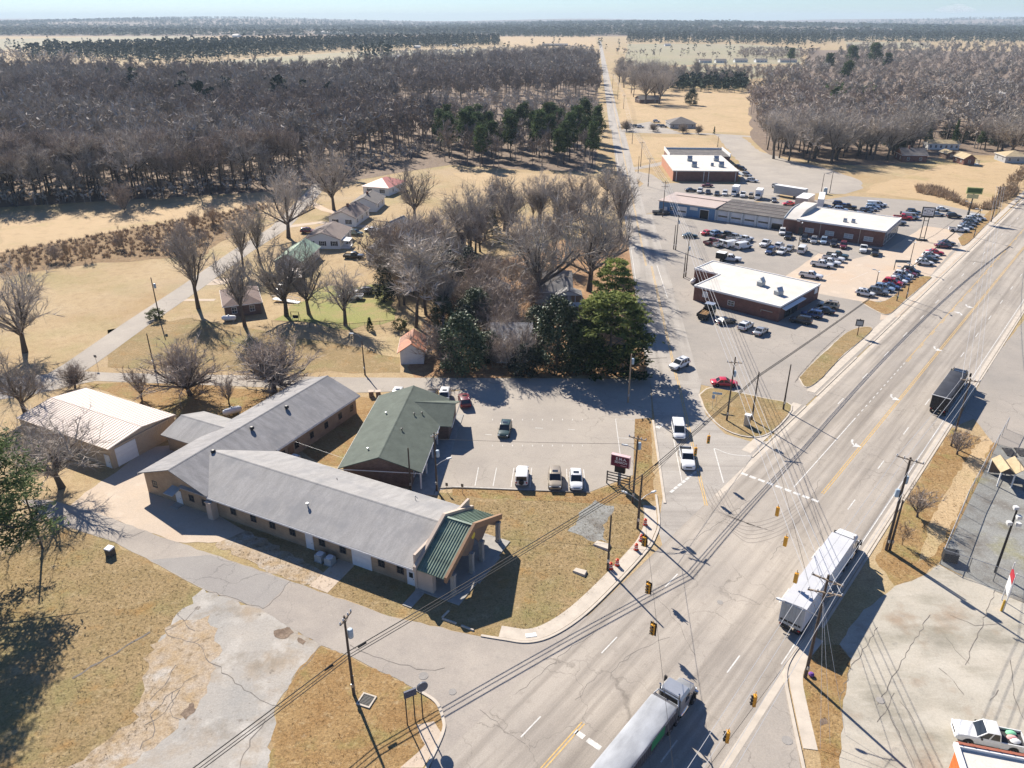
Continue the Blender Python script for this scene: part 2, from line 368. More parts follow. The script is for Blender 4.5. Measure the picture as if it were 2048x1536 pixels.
sheet('tawny_grass', [(880,985),(1180,990),(1300,1000),(1315,1055),(1280,1100),(1230,1150),(1160,1215),(1100,1262),(1020,1275),(960,1272),(780,1232),(570,1158),(430,1085),(480,1050),(850,1170)], m_tawny, 0.012, 0.25, 1.5)
sheet('rusty_grass', [(905,975),(1180,986),(1265,955),(1268,838),(1298,838),(1312,1000),(1250,1010),(905,992)], m_verge, 0.018, 0.25, 1.2)
sheet('rubble_patch', [(1190,1000),(1228,1012),(1205,1050),(1215,1085),(1175,1080),(1135,1062),(1165,1020)], m_gravel, 0.02, 0.5, 0.8)

# ------------------------------------------------------------------ roads
def strip_obj(name, org, az, x0, x1, y0, y1, m, z):
    o = MB().face([(x0,y0,0),(x1,y0,0),(x1,y1,0),(x0,y1,0)]).build(name, m, loc=(org.x,org.y,z), rz=math.pi/2-az)
    return structure(o)
NAZ = R(5.72); nd = Vector((math.sin(NAZ), math.cos(NAZ), 0)); nn_ = Vector((nd.y,-nd.x,0))
def NR(along, off, z=0.0): return nd*along + nn_*off + Vector((0,0,z))
strip_obj('highway', Vector((0,0,0)), HWY, -20, 520, 14.3, 34.8, m_hwy, 0.040)
strip_obj('road', Vector((0,0,0)), NAZ, 128, 260, -21.9, -12.4, m_road, 0.036)
strip_obj('road', Vector((0,0,0)), NAZ, 260, 480, -19.8, -12.0, m_road, 0.037)
strip_obj('road', Vector((0,0,0)), NAZ, 480, 2600, -18.2, -11.0, m_road, 0.038)
sheet('road', [(1500,1010),(1330,1110),(1316,1060),(1326,990),(1300,758),(1404,758),(1398,792),(1412,830),(1450,868),(1510,886),(1560,878)], m_road, 0.035)
sheet('side_street', [(-200,762),(0,758),(150,742),(230,746),(700,755),(1300,758),(1302,790),(960,778),(700,786),(560,776),(190,762),(60,790),(-200,830)], m_lot, 0.030)
structure(ribbon('lane', [G(100,765),G(160,728),G(270,650),G(382,575),G(480,505),G(560,455),G(620,392),G(655,355)], 6.0, m_lot, 0.034))
ribbon('driveway', [G(565,455),G(640,445),G(720,452),G(800,462)], 3.2, m_conc, 0.03)
ribbon('driveway', [G(600,395),G(650,420),G(690,430)], 3.0, m_conc, 0.03)
ribbon('driveway', [G(355,600),G(430,600)], 1.6, m_conc, 0.03)
ribbon('driveway', [G(415,565),G(480,560)], 5, m_conc, 0.03)
sheet('clinic_lot', [(900,784),(960,776),(1302,788),(1304,836),(1270,838),(1266,950),(1180,984),(905,974),(865,985)], m_lot, 0.026)
sheet('driveway', [(40,1000),(95,1000),(170,1018),(350,1083),(570,1158),(780,1233),(965,1274),(1060,1284),(1200,1222),(1300,1120),(1330,1200),(1120,1420),(1000,1560),(850,1560),(885,1465),(885,1438),(871,1404),(830,1378),(700,1312),(640,1290),(520,1218),(410,1180),(230,1085),(110,1046)], m_drive, 0.028, 0.12, 1.2)
sheet('driveway_patch', [(420,1110),(578,1164),(566,1180),(526,1217),(410,1178),(300,1120)], m_patch, 0.031)
sheet('broken_concrete', [(408,1176),(522,1219),(642,1291),(700,1314),(592,1345),(548,1430),(536,1545),(180,1545),(322,1438),(352,1400),(300,1330),(342,1250)], m_oldcon, 0.022, 0.55, 0.8)
m_mix = layered('gravelly_grass', ((0.33,0.235,0.13), (0.38,0.32,0.255), 0.5), [((0.14,0.10,0.055), 1.2, 0.52, 0.68, 0.7, None, 8), ((0.42,0.39,0.35), 0.35, 0.55, 0.68, 0.7, None, 7)], bump=0.5)
sheet('gravelly_grass', [(300,1290),(360,1240),(420,1230),(440,1290),(400,1400),(340,1470),(230,1545),(120,1545),(260,1450),(290,1380)], m_mix, 0.024, 0.6, 0.8)
sheet('gravelly_grass', [(430,1090),(470,1055),(520,1075),(640,1140),(660,1180),(570,1157)], m_mix, 0.016, 0.4, 0.8)
sheet('shed_apron', [(105,1040),(170,985),(232,945),(298,895),(352,890),(420,1020),(490,1062),(440,1084),(372,1086),(350,1084),(170,1019)], m_conc, 0.024, 0.15, 1.2)
sheet('door_path', [(618,1172),(690,1105),(722,1118),(655,1186)], m_conc, 0.026)
sheet('tawny_grass', [(642,1292),(700,1313),(832,1379),(871,1404),(886,1440),(884,1468),(848,1545),(536,1545),(552,1430),(592,1345)], m_verge, 0.034, 0.2, 0.8)
sheet('pale_pad', [(833,1450),(868,1443),(884,1468),(846,1536),(800,1536),(850,1490)], m_conc, 0.045, 0.1, 0.8)
# dealership and brick shop forecourts
sheet('dealer_lot', [(1270,432),(1318,425),(1560,400),(1645,400),(1700,392),(1850,402),(1985,432),(1990,450),(1876,562),(1796,636),(1642,782),(1550,868),(1500,790),(1404,770),(1385,762),(1345,640),(1290,460)], m_lot2, 0.026)
sheet('dealer_concrete', [(1540,575),(1640,505),(1700,520),(1775,500),(1850,452),(1905,460),(1925,476),(1895,512),(1860,552),(1830,556),(1770,602),(1728,604),(1640,588)], m_conc, 0.031, 0.15, 3)
sheet('dealer_concrete', [(1830,556),(1862,553),(1880,535),(1960,452),(1985,452),(1796,634),(1760,640),(1762,626),(1790,618)], m_conc, 0.032)
sheet('far_forecourt', [(1262,386),(1300,372),(1345,366),(1490,370),(1560,384),(1560,398),(1318,422),(1283,430)], m_lot2, 0.024, 0.3, 4)
sheet('gravel_lot', [(1432,270),(1482,271),(1518,302),(1580,321),(1662,339),(1722,362),(1727,376),(1690,388),(1560,386),(1478,368),(1482,330)], m_gravel if False else m_lot, 0.022, 0.6, 4)
ribbon('lane', [G(1225,262),G(1260,264),G(1330,266),G(1420,268),G(1500,273),G(1570,283)], 6, m_lot, 0.025)
sheet('hip_house_lot', [(1262,250),(1300,243),(1330,255),(1360,265),(1300,265),(1240,262)], m_lot, 0.024)
ribbon('driveway', [G(1250,340),G(1300,332),G(1345,322)], 5, m_lot, 0.024)
ribbon('driveway', [G(1262,345),G(1285,350),G(1310,368),G(1290,384)], 9, m_lot, 0.0245)
# right-hand side of the highway
sheet('roadside_apron', [(1999,702),(2060,625),(2060,905),(1985,885),(1948,838),(1905,856)], m_lot2, 0.026, 0.1, 2)
sheet('rusty_grass', [(1905,856),(1948,872),(2000,880),(1935,1010),(1878,1125),(1850,1150),(1790,1172),(1750,1120),(1786,1046)], m_verge, 0.018, 0.2, 1)
sheet('worn_path', [(1965,872),(1990,878),(1925,1010),(1870,1110),(1830,1130),(1862,1040),(1905,960)], m_tan, 0.022, 0.3, 1)
sheet('yard', [(2000,878),(2070,870),(2070,1215),(1985,1180),(1878,1128),(1935,1010)], m_gravel, 0.020)
sheet('pale_forecourt', [(1790,1172),(1850,1150),(1878,1130),(1985,1180),(2070,1215),(2070,1560),(1676,1560),(1684,1400),(1700,1320),(1678,1290),(1720,1230)], m_pale, 0.024, 0.2, 1)
sheet('pale_forecourt', [(1400,1560),(1450,1420),(1560,1270),(1620,1200),(1660,1200),(1590,1310),(1572,1345),(1580,1410),(1606,1560)], m_lot2, 0.036)
sheet('rusty_grass', [(1596,1330),(1626,1290),(1680,1290),(1702,1318),(1686,1400),(1678,1560),(1650,1560),(1610,1400)], m_verge, 0.030, 0.15, 0.8)

# ------------------------------------------------------------------ kerbs, pavements, islands
C1 = curve_pts([G(1312,990),G(1318,1045),G(1311,1072),G(1295,1100),G(1240,1161),G(1169,1230),G(1107,1271),G(1056,1285),G(1005,1279),(G(962,1272))], 5)
kerb('kerb', C1, m_kerb)
side = []
for i, p in enumerate(C1[2:-4]):
    q = C1[i+3]; d = (q-C1[i+1]).normalized(); side.append(p+Vector((-d.y,d.x,0))*-1.1)
ribbon('pavement', side, 1.7, m_kerb, 0.05)
C2 = curve_pts([G(850,1545),G(885,1468),G(886,1438),G(871,1404),G(832,1379)], 5); kerb('kerb', C2, m_kerb)
C3 = curve_pts([G(1612,1560),G(1580,1410),G(1571,1350),G(1584,1312),G(1615,1272)], 5); kerb('kerb', C3, m_kerb)
ribbon('pavement', [p+Vector((0.95,-0.35,0)) for p in C3[2:]], 1.3, m_kerb, 0.045)
for a0, a1, off in ((99,121,-35.0),(126,148,-35.0),(156,178,-35.0),(190,430,-35.0),(70,84,-14.1),(84,118,-14.1),(118,430,-14.1)):
    kerb('kerb', [HW(a0,off),HW((a0+a1)/2,off),HW(a1,off)], m_kerb, 0.28, 0.12 if off < -20 else 0.06)
for a0, a1 in ((100,121),(127,205),(205,420)):
    ribbon('pavement', [HW(a0,-36.4),HW(a1,-36.4)], 1.5, m_kerb, 0.046)
ribbon('gutter', [HW(86,-34.4),HW(430,-34.4)], 0.75, m_kerb, 0.046)
ribbon('gutter', [HW(40,-14.7),HW(430,-14.7)], 0.7, m_kerb, 0.046)
kerb('kerb', [NR(88,12.3),NR(112,12.3)], m_kerb, 0.35)
kerb('kerb', [G(868,990),G(872,978),G(905,976),G(1180,986)], m_crack, 0.14, 0.13)
def island(name, pix, m, h=0.13):
    pts = [v.to_2d() for v in curve_pts([G(*p) for p in pix]+[G(*pix[0])], 4)[:-1]]
    structure(MB().prism([(p.x,p.y) for p in pts], 0.0, h).build(name+'_kerb', m_kerb))
    c = sum(pts, Vector((0,0)))/len(pts); q = [p+(c-p).normalized()*0.3 for p in pts]
    q = rough_edge(q, 0.06, 0.8)
    structure(MB().prism([(p.x,p.y) for p in q], 0.02, h+0.03).build(name, m))
island('traffic_island', [(1397,790),(1420,776),(1470,784),(1530,797),(1585,812),(1556,856),(1512,876),(1452,862),(1412,826)], m_tawny)
island('grass_island', [(1597,757),(1640,712),(1690,668),(1722,655),(1744,656),(1735,670),(1680,718),(1640,760),(1612,776)], m_tawny)
island('grass_island', [(1722,606),(1735,602),(1770,603),(1830,558),(1862,554),(1853,565),(1800,612),(1775,630),(1750,622)], m_verge)
island('grass_island', [(1915,478),(1950,450),(1985,418),(2000,421),(1965,458),(1928,492)], m_verge)

# ------------------------------------------------------------------ painted markings
mw, my, mk, ms = MB(), MB(), MB(), MB()
def stripe(mb, a, b, wid, z=0.05):
    a = Vector(a).to_2d(); b = Vector(b).to_2d(); d = (b-a).normalized(); n_ = Vector((-d.y,d.x))*wid/2
    mb.face([(a+n_).to_3d()+Vector((0,0,z)), (a-n_).to_3d()+Vector((0,0,z)), (b-n_).to_3d()+Vector((0,0,z)), (b+n_).to_3d()+Vector((0,0,z))])
for k in range(-1, 26):
    stripe(mw, HW(94.4+13.4*k,-19.3), HW(97.4+13.4*k,-19.3), 0.15)
    if k > 1 or k < -2: stripe(mw, HW(98.4+13.4*k,-31.0), HW(101.4+13.4*k,-31.0), 0.14)
for k in range(3): stripe(mw, HW(40+13.4*k-2,-30.6), HW(43+13.4*k-2,-30.6), 0.14); stripe(mw, HW(44+13.4*k,-19.3), HW(47+13.4*k,-19.3), 0.14)
stripe(mw, HW(95,-27), HW(122,-27), 0.15)
for k in range(14): stripe(mw, HW(123+2.1*k,-27), HW(124+2.1*k,-27), 0.13)
stripe(mw, HW(62,-15.5), HW(420,-15.5), 0.13)
for o_ in (-23.45,-23.15): stripe(my, HW(96,o_), HW(420,o_), 0.12)
stripe(my, HW(152,-27), HW(420,-27), 0.12)
for k in range(30): stripe(my, HW(152+9*k,-26.7), HW(155+9*k,-26.7), 0.12)
for o_ in (-27.2,-26.9): stripe(my, HW(5,o_), HW(43,o_), 0.12)
A, B = G(1481,946), G(1640,1005)
for k in range(9): stripe(mw, A.lerp(B,k/9+0.01), A.lerp(B,k/9+0.094), 0.55)
A, B = G(1150,1463), G(1216,1508)
for t0, t1 in ((0,0.28),(0.38,0.78),(0.9,1.0)): stripe(mw, A.lerp(B,t0), A.lerp(B,t1), 0.55)
A, B = G(1400,937), G(1340,986)
for k in range(8): stripe(mw, A.lerp(B,k/8+0.01), A.lerp(B,k/8+0.11), 0.42)
stripe(mw, G(1347,878), G(1364,964), 0.13); stripe(mw, G(1428,897), G(1447,966), 0.16)
cc = curve_pts([G(1429,897),G(1462,909),G(1506,913)], 6)
for p, q in zip(cc, cc[1:]): stripe(mw, p, q, 0.14)
for o_ in (17.75,18.05): stripe(my, NR(88,o_), NR(128,o_), 0.12)
for o_ in (17.6,17.9): stripe(my, NR(128,o_), NR(200,o_), 0.12)
for o_ in (16.2,16.5): stripe(my, NR(200,o_), NR(900,o_), 0.12)
stripe(mw, G(1314,531), G(1335,596), 0.14); stripe(mw, NR(135,13.0), NR(420,13.0), 0.11)
for a, b in (((993,936),(986,973)),((1028,936),(1022,974)),((1063,936),(1060,975)),((1098,937),(1098,976)),((1133,938),(1135,977)),((1167,939),(1171,978)),((957,935),(950,972)),
             ((1231,838),(1241,914)),((1231,838),(1268,839)),((1237,876),(1258,877)),((1070,856),(1086,857)),((1136,859),(1150,860)),((970,869),(984,870)),((905,973),(1178,985))):
    stripe(mw, G(*a), G(*b), 0.10, 0.036)
for k in range(10):
    for row in (838, 890): stripe(mw, G(985+k*20,row), G(985+k*20,row+3), 0.1, 0.036)
for k in range(6): stripe(mw, G(1792-18*k,606+12*k), G(1818-18*k,590+12*k), 0.08, 0.04) if k < 1 else None
stripe(mw, G(1700,560), G(1735,545), 0.1, 0.04); stripe(mw, G(1640,556), G(1668,546), 0.1, 0.04)
def arrow(px, py, az, flip=1, s=1.0, straight=False, z=0.052):
    o = G(px, py); f = Vector((math.sin(az),math.cos(az),0)); r = Vector((f.y,-f.x,0))*flip
    def P(a, b): return o+f*a*s+r*b*s+Vector((0,0,z))
    pts = [(-1.3,0)] + [(-1.3+1.3*math.sin(t)*1.2, 0.9-0.9*math.cos(t)) for t in [0.2,0.5,0.8,1.1,1.4]]
    for (a,b),(c,d) in zip(pts, pts[1:]): stripe(mw, P(a,b), P(c,d), 0.34*s, z)
    a, b = pts[-1]
    mw.face([P(a-0.75,b+0.0), P(a+0.05,b+1.1), P(a+0.75,b-0.1)])
for px, py in ((1700,886),(1779,794),(1866,697),(1930,612)): arrow(px, py, HWY+math.pi, -1, 1.0)
arrow(1925,628, HWY, -1, 1.0); arrow(1326,854, NAZ+math.pi, 1, 0.8)
structure(mw.build('white_markings', m_white)); structure(my.build('yellow_markings', m_yellow))
def crackline(pix, wid=0.04, z=0.049, jit=0.25):
    pts = rough_edge([G(*p) for p in pix], jit, 0.7, False)
    for p, q in zip(pts, pts[1:]): stripe(mk, p, q, wid*random.uniform(0.5,1.3), z)
for pix in ([(1340,1275),(1262,1309),(1245,1325)],[(1262,1309),(1222,1346),(1221,1360)],[(1300,1180),(1360,1250),(1390,1310)],[(1030,1390),(1100,1330),(1190,1262)],[(960,1420),(1060,1500)],
            [(1195,1350),(1150,1400)],[(1450,1180),(1520,1210)],[(1640,780),(1700,800),(1760,815)],[(1940,585),(2048,640)],[(1720,560),(1800,640),(1880,660)],[(1350,1100),(1420,1060),(1500,1000)],
            [(1540,1120),(1600,1040),(1640,960)]): crackline(pix)
for pix in ([(580,1163),(566,1182),(526,1218),(410,1180)],[(775,1322),(800,1330),(850,1340),(890,1336)],[(700,1290),(775,1322)],[(355,1230),(372,1250),(390,1262)],[(300,1400),(330,1370),(352,1330)],[(290,1450),(330,1425),(360,1380)],
            [(120,1046),(230,1084)],[(258,1076),(290,1062)]): crackline(pix, 0.06, 0.042, 0.2)
for pix in ([(1755,1255),(1700,1340),(1680,1400)],[(1860,1230),(1800,1330),(1755,1410)],[(1990,1180),(1960,1260),(1930,1330)],[(2020,1320),(2030,1400),(2048,1440)],[(1770,1410),(1830,1536)],[(1900,1230),(1950,1252),(1995,1248)]): crackline(pix, 0.06, 0.04, 0.15)
for pix in ([(1840,485),(1870,470),(1910,440)],[(1590,765),(1600,750),(1640,705),(1690,660)]): crackline(pix, 0.22, 0.034, 0.05)
gq = random.Random(3)
for k in range(6):   # weedy seams of the old forecourt
    x, y = gq.uniform(1710,2040), gq.uniform(1215,1530); a = gq.choice((gq.uniform(50,75), gq.uniform(110,150), gq.uniform(50,70))); L_ = gq.uniform(25,95)
    crackline([(x,y),(x+L_*0.5*math.cos(R(a))*-1+gq.uniform(-6,6),y+L_*0.5*math.sin(R(a))),(x-L_*math.cos(R(a)),y+L_*math.sin(R(a)))], gq.uniform(0.03,0.07), 0.039, 0.12)
crackline([(145,1357),(200,1325),(255,1290),(300,1264)], 0.25, 0.03, 0.2)
for pix in ([(395,1215),(372,1240),(352,1252),(330,1262)],[(330,1262),(350,1276),(388,1285),(400,1278)],[(388,1285),(430,1330),(520,1400),(560,1412)],[(300,1430),(345,1385),(372,1362),(395,1350)],[(300,1430),(310,1460),(280,1500)],[(345,1385),(340,1420),(362,1440)],[(480,1536),(500,1480),(530,1440)],[(640,1292),(600,1340),(585,1360)]): crackline(pix, 0.07, 0.036, 0.3)
structure(mk.build('pavement_cracks', m_crack))
for q_ in ([(548,1262),(575,1254),(588,1266),(570,1278),(550,1274)],[(596,1275),(612,1283),(606,1290),(596,1284)],[(1640,1440),(1652,1436),(1655,1448),(1642,1452)],[(360,1430),(385,1405),(392,1420),(372,1440)]): sheet('pothole', q_, m_wood, 0.037, 0.12, 0.3)
for k in range(7):
    cc = curve_pts([G(1395+k*9,965+k*3),G(1420+k*11,1012+k*5),G(1470+k*13,1040+k*4)], 6)
    for p, q in zip(cc, cc[1:]): stripe(ms, p, q, 0.12, 0.047)
for k in range(6):
    cc = curve_pts([G(1440+k*5,1030+k*7),G(1500,1046+k*8),G(1560,1030+k*8),G(1600,1000+k*8)], 6)
    for p, q in zip(cc, cc[1:]): stripe(ms, p, q, 0.10, 0.048)
structure(ms.build('tyre_marks', m_skid))
mh = MB()
for px, py, r_ in ((847,1352,0.5),(1760,1401,0.42),(1574,1481,0.5),(1440,1205,0.35),(905,1384,0.4)):
    c = G(px,py); mh.lathe([(r_,0.03),(r_,0.056),(r_*0.85,0.058)], (c.x,c.y,0), 18)
structure(mh.build('manhole_covers', m_patch))
# ------------------------------------------------------------------ building kit
def roofmat(name, col, var=0.18, st=(1,1,1), sc=0.6, rough=0.85, dark=None):
    m, nt, b = _new(name); tc = N(nt,'ShaderNodeTexCoord'); co = tc.outputs['Object']
    f = noise(nt, co, sc, 7, 0.7, st); r = ramp(nt, [(0.3,tuple(c*(1-var) for c in col)),(0.7,tuple(min(1,c*(1+var)) for c in col))]); nt.links.new(f, r.inputs[0])
    f2 = noise(nt, co, 6, 4, 0.7); r2 = ramp(nt, [(0.3,0.88),(0.7,1.1)]); nt.links.new(f2, r2.inputs[0])
    col2 = mixc(nt, 1.0, r.outputs[0], r2.outputs[0], 'MULTIPLY')
    if dark:
        f3 = noise(nt, co, 0.25, 5, 0.65); r3 = ramp(nt, [(0.48,0.0),(0.66,0.8)]); nt.links.new(f3, r3.inputs[0]); col2 = mixc(nt, r3.outputs[0], col2, dark)
    nt.links.new(col2, b.inputs['Base Color']); b.inputs['Roughness'].default_value = rough; b.inputs['Specular IOR Level'].default_value = 0.25
    return m
def brick(name, c1, c2, mortar):
    m, nt, b = _new(name); tc = N(nt,'ShaderNodeTexCoord'); co = tc.outputs['Object']
    sx = N(nt,'ShaderNodeSeparateXYZ'); nt.links.new(co, sx.inputs[0]); ad = N(nt,'ShaderNodeMath', operation='ADD'); nt.links.new(sx.outputs[0], ad.inputs[0]); nt.links.new(sx.outputs[1], ad.inputs[1])
    cb = N(nt,'ShaderNodeCombineXYZ'); nt.links.new(ad.outputs[0], cb.inputs[0]); nt.links.new(sx.outputs[2], cb.inputs[1])
    bt = N(nt,'ShaderNodeTexBrick'); bt.inputs['Scale'].default_value = 1.0; bt.inputs['Brick Width'].default_value = 0.42; bt.inputs['Row Height'].default_value = 0.15; bt.inputs['Mortar Size'].default_value = 0.012
    bt.inputs['Color1'].default_value = (*c1,1); bt.inputs['Color2'].default_value = (*c2,1); bt.inputs['Mortar'].default_value = (*mortar,1)
    nt.links.new(cb.outputs[0], bt.inputs['Vector'])
    f = noise(nt, co, 0.7, 5, 0.6); r = ramp(nt, [(0.3,0.8),(0.7,1.15)]); nt.links.new(f, r.inputs[0])
    nt.links.new(mixc(nt, 1.0, bt.outputs['Color'], r.outputs[0], 'MULTIPLY'), b.inputs['Base Color']); b.inputs['Roughness'].default_value = 0.9
    return m
m_tanbrick = brick('tan_brick', (0.36,0.25,0.155), (0.30,0.205,0.125), (0.36,0.30,0.24))
m_redbrick = brick('red_brick', (0.19,0.075,0.055), (0.15,0.06,0.045), (0.22,0.16,0.13))
m_brownbrick = brick('brown_brick', (0.17,0.10,0.075), (0.11,0.065,0.05), (0.22,0.18,0.15))
m_shingle = roofmat('grey_shingle', (0.25,0.24,0.235), 0.24, (0.25,1.6,1), 0.8, dark=(0.19,0.187,0.19))
m_shingle_l = roofmat('pale_grey_shingle', (0.30,0.288,0.275), 0.17, (1.6,0.25,1), 0.7, dark=(0.22,0.217,0.217))
m_greenroof = roofmat('green_shingle', (0.09,0.107,0.087), 0.2)
m_darkroof = roofmat('charcoal_shingle', (0.15,0.135,0.125), 0.2)
m_taupe = roofmat('taupe_shingle', (0.19,0.15,0.13), 0.15)
m_brownroof = roofmat('brown_shingle', (0.17,0.12,0.105), 0.15)
m_redroof = roofmat('red_metal_roof', (0.55,0.22,0.17), 0.1, rough=0.5)
m_rust = roofmat('rusty_metal_roof', (0.45,0.19,0.11), 0.25, rough=0.7, dark=(0.22,0.13,0.09))
m_palegreen = roofmat('pale_green_metal_roof', (0.27,0.36,0.25), 0.08, rough=0.5)
m_whiteroof = roofmat('white_membrane_roof', (0.58,0.545,0.49), 0.09, sc=0.3, dark=(0.52,0.48,0.42))
m_tanroof = roofmat('cream_metal_roof', (0.48,0.385,0.325), 0.07, rough=0.5)
m_tanmetal = simple('tan_metal_siding', (0.44,0.34,0.24), 0.6, 0.06, 0.5)
m_mossroof = roofmat('weathered_tan_roof', (0.42,0.33,0.20), 0.2)
m_blackroof = roofmat('tar_roof', (0.10,0.09,0.085), 0.25, (1,0.2,1), 0.8, dark=(0.18,0.16,0.14))
m_greenmetal = simple('green_metal_roof', (0.15,0.205,0.15), 0.4, 0.4, 0.8, 0.0, 0.5, stretch=(0.3,1,1))
m_cream = simple('cream_trim', (0.50,0.40,0.32), 0.8, 0.08)
m_fascia = simple('brown_fascia', (0.28,0.17,0.10), 0.8, 0.12)
m_board = simple('brown_boards', (0.19,0.135,0.10), 0.85, 0.15, 2, stretch=(4,4,0.3))
m_wtrim = simple('white_trim', (0.70,0.69,0.67), 0.6, 0.05)
m_siding = simple('white_siding', (0.68,0.68,0.67), 0.65, 0.05, 2, stretch=(0.1,0.1,6))
m_greysiding = simple('grey_siding', (0.38,0.38,0.38), 0.7, 0.07, 2, stretch=(0.1,0.1,6))
m_bluewall = simple('blue_metal_wall', (0.10,0.21,0.36), 0.55, 0.12, 0.8, stretch=(3,3,0.3))
m_paint = simple('offwhite_wall', (0.60,0.60,0.58), 0.7, 0.08)
m_glass = simple('dark_window_glass', (0.025,0.03,0.035), 0.08, 0.2, 0.5, 0.0, 0.6)
m_dkframe = simple('dark_window_frame', (0.07,0.065,0.06), 0.6)
m_shutter = simple('black_shutter', (0.03,0.03,0.033), 0.7)
m_steel = simple('galvanised_steel', (0.42,0.43,0.44), 0.45, 0.1, 3, 0.7)
m_greymetal = simple('painted_grey_metal', (0.36,0.38,0.38), 0.5, 0.1)
m_black = simple('black_metal', (0.02,0.02,0.022), 0.5, 0.2)
m_door = simple('white_door', (0.68,0.68,0.68), 0.5, 0.04)
m_concfoot = simple('weathered_concrete', (0.33,0.31,0.28), 0.9, 0.12)
m_orange = simple('orange_painted_wall', (0.75,0.16,0.04), 0.6, 0.06)
_wc = {}
def window(p, x, y, z, wid, hei, yaw, fm=None, shut=False, name='window', nv=1, glass=None):
    """yaw: direction the window looks, in the parent's axes (0 = -y, 90 = +x, 180 = +y, 270 = -x)"""
    fm = fm or m_wtrim; glass = glass or m_glass; k = (wid, hei, fm.name, shut, nv, glass.name)
    if k not in _wc:
        f = MB(); t = 0.08; a, b = wid/2, hei/2
        f.box(-a-t,a+t,-0.06,0.02,b,b+t); f.box(-a-t,a+t,-0.09,0.02,-b-t,-b); f.box(-a-t,-a,-0.055,0.02,-b,b); f.box(a,a+t,-0.055,0.02,-b,b)
        f.box(-a,a,-0.045,0.018,-0.025,0.025)
        for i in range(1, nv+1): f.box(-a+2*a*i/(nv+1)-0.03,-a+2*a*i/(nv+1)+0.03,-0.048,0.017,-b,b)
        g = MB().box(-a,a,-0.02,0.01,-b,b)
        sh = None
        if shut: sh = MB().box(-0.22,0.22,-0.05,0.015,-b-0.05,b+0.05); [sh.box(-0.17,0.17,-0.06,-0.049,-b+0.1+i*0.15,-b+0.18+i*0.15) for i in range(int((2*b-0.2)/0.15))]; sh = sh.mesh('shutter', m_shutter)
        _wc[k] = (f.mesh('window_frame', fm), g.mesh('pane', glass), sh)
    fr, pn, sh = _wc[k]
    o = put(name, fr, p, (x,y,z), R(yaw)); put('pane', pn, o)
    if shut: put('shutter', sh, o, (-wid/2-0.32,0,0)); put('shutter', sh, o, (wid/2+0.32,0,0))
    return o
def door(p, x, y, wid, hei, yaw, m=None, name='door', z=0.0, glass=False):
    m = m or m_door; k = ('d', wid, hei, m.name, glass)
    if k not in _wc:
        d = MB(); a = wid/2; t = 0.09
        d.box(-a-t,-a,-0.07,0.02,0,hei+t); d.box(a,a+t,-0.07,0.02,0,hei+t); d.box(-a,a,-0.07,0.02,hei,hei+t); d.box(-a,a,-0.04,0.018,0.02,hei)
        for i in (0,1): d.box(-a+0.12,a-0.12,-0.052,-0.039,0.15+i*hei*0.5,hei*0.42+i*hei*0.5)
        _wc[k] = (d.mesh('door', m), MB().box(a-0.16,a-0.1,-0.1,-0.04,1.0,1.06).mesh('handle', m_dkframe), MB().box(-a+0.2,a-0.2,-0.058,-0.05,hei*0.55,hei*0.9).mesh('pane', m_glass))
    o = put(name, _wc[k][0], p, (x,y,z), R(yaw)); put('handle', _wc[k][1], o)
    if glass: put('pane', _wc[k][2], o)
    return o
def garage_door(p, x, y, wid, hei, yaw, m=None, band=False, opened=0.0, z=0.0, name='garage_door'):
    d = MB(); a = wid/2; n = max(3, int(hei/0.6)); t = 0.12; m = m or m_door
    d.box(-a-t,-a,-0.08,0.02,0,hei+t); d.box(a,a+t,-0.08,0.02,0,hei+t); d.box(-a,a,-0.08,0.02,hei,hei+t)
    for i in range(n):
        z0 = opened*hei + (1-opened)*hei*i/n; d.box(-a,a,-0.045,0.0,z0+0.015,z0+(1-opened)*hei/n-0.015)
    d.box(-a,a,-0.02,0.018,opened*hei,hei)
    o = d.build(name, m, p, loc=(x,y,z), rz=R(yaw))
    if band: MB().box(-a+0.1,a-0.1,-0.06,-0.044,hei*0.42,hei*0.58).build('pane', m_glass, o)
    if opened: MB().box(-a,a,-0.012,0.015,0.02,opened*hei).build('dark_inside_panel', m_black, o)  # black panel on the solid wall paints the unlit inside behind the door
    return o
def gable_wall(mb, x0, x1, y0, y1, h, hr, axis, t=0.2, m=0):
    """closed shell: walls with gables whose ridge runs along axis"""
    if axis == 'x':
        ym = (y0+y1)/2; prof = [(x0,y0,-0.1),(x0,y1,-0.1),(x0,y1,h),(x0,ym,hr),(x0,y0,h)]; mb.extr(prof, (x1-x0,0,0), m)
    else:
        xm = (x0+x1)/2; prof = [(x0,y0,-0.1),(x1,y0,-0.1),(x1,y0,h),(xm,y0,hr),(x0,y0,h)]; mb.extr(prof, (0,y1-y0,0), m)
def gable_roof(mb, x0, x1, y0, y1, ze, zr, axis, t=0.14, m=0, lip=0.0):
    if axis == 'x':
        ym = (y0+y1)/2
        for ya in (y0, y1): mb.extr([(x0,ya,ze),(x0,ym,zr),(x0,ym,zr+t),(x0,ya,ze+t)], (x1-x0,0,0), m)
        mb.extr([(x0-0.01,ym-0.18,zr+t-0.04),(x0-0.01,ym,zr+t+0.03),(x0-0.01,ym+0.18,zr+t-0.04)], (x1-x0+0.02,0,0), m)
    else:
        xm = (x0+x1)/2
        for xa in (x0, x1): mb.extr([(xa,y0,ze),(xm,y0,zr),(xm,y0,zr+t),(xa,y0,ze+t)], (0,y1-y0,0), m)
        mb.extr([(xm-0.18,y0-0.01,zr+t-0.04),(xm,y0-0.01,zr+t+0.03),(xm+0.18,y0-0.01,zr+t-0.04)], (0,y1-y0+0.02,0), m)
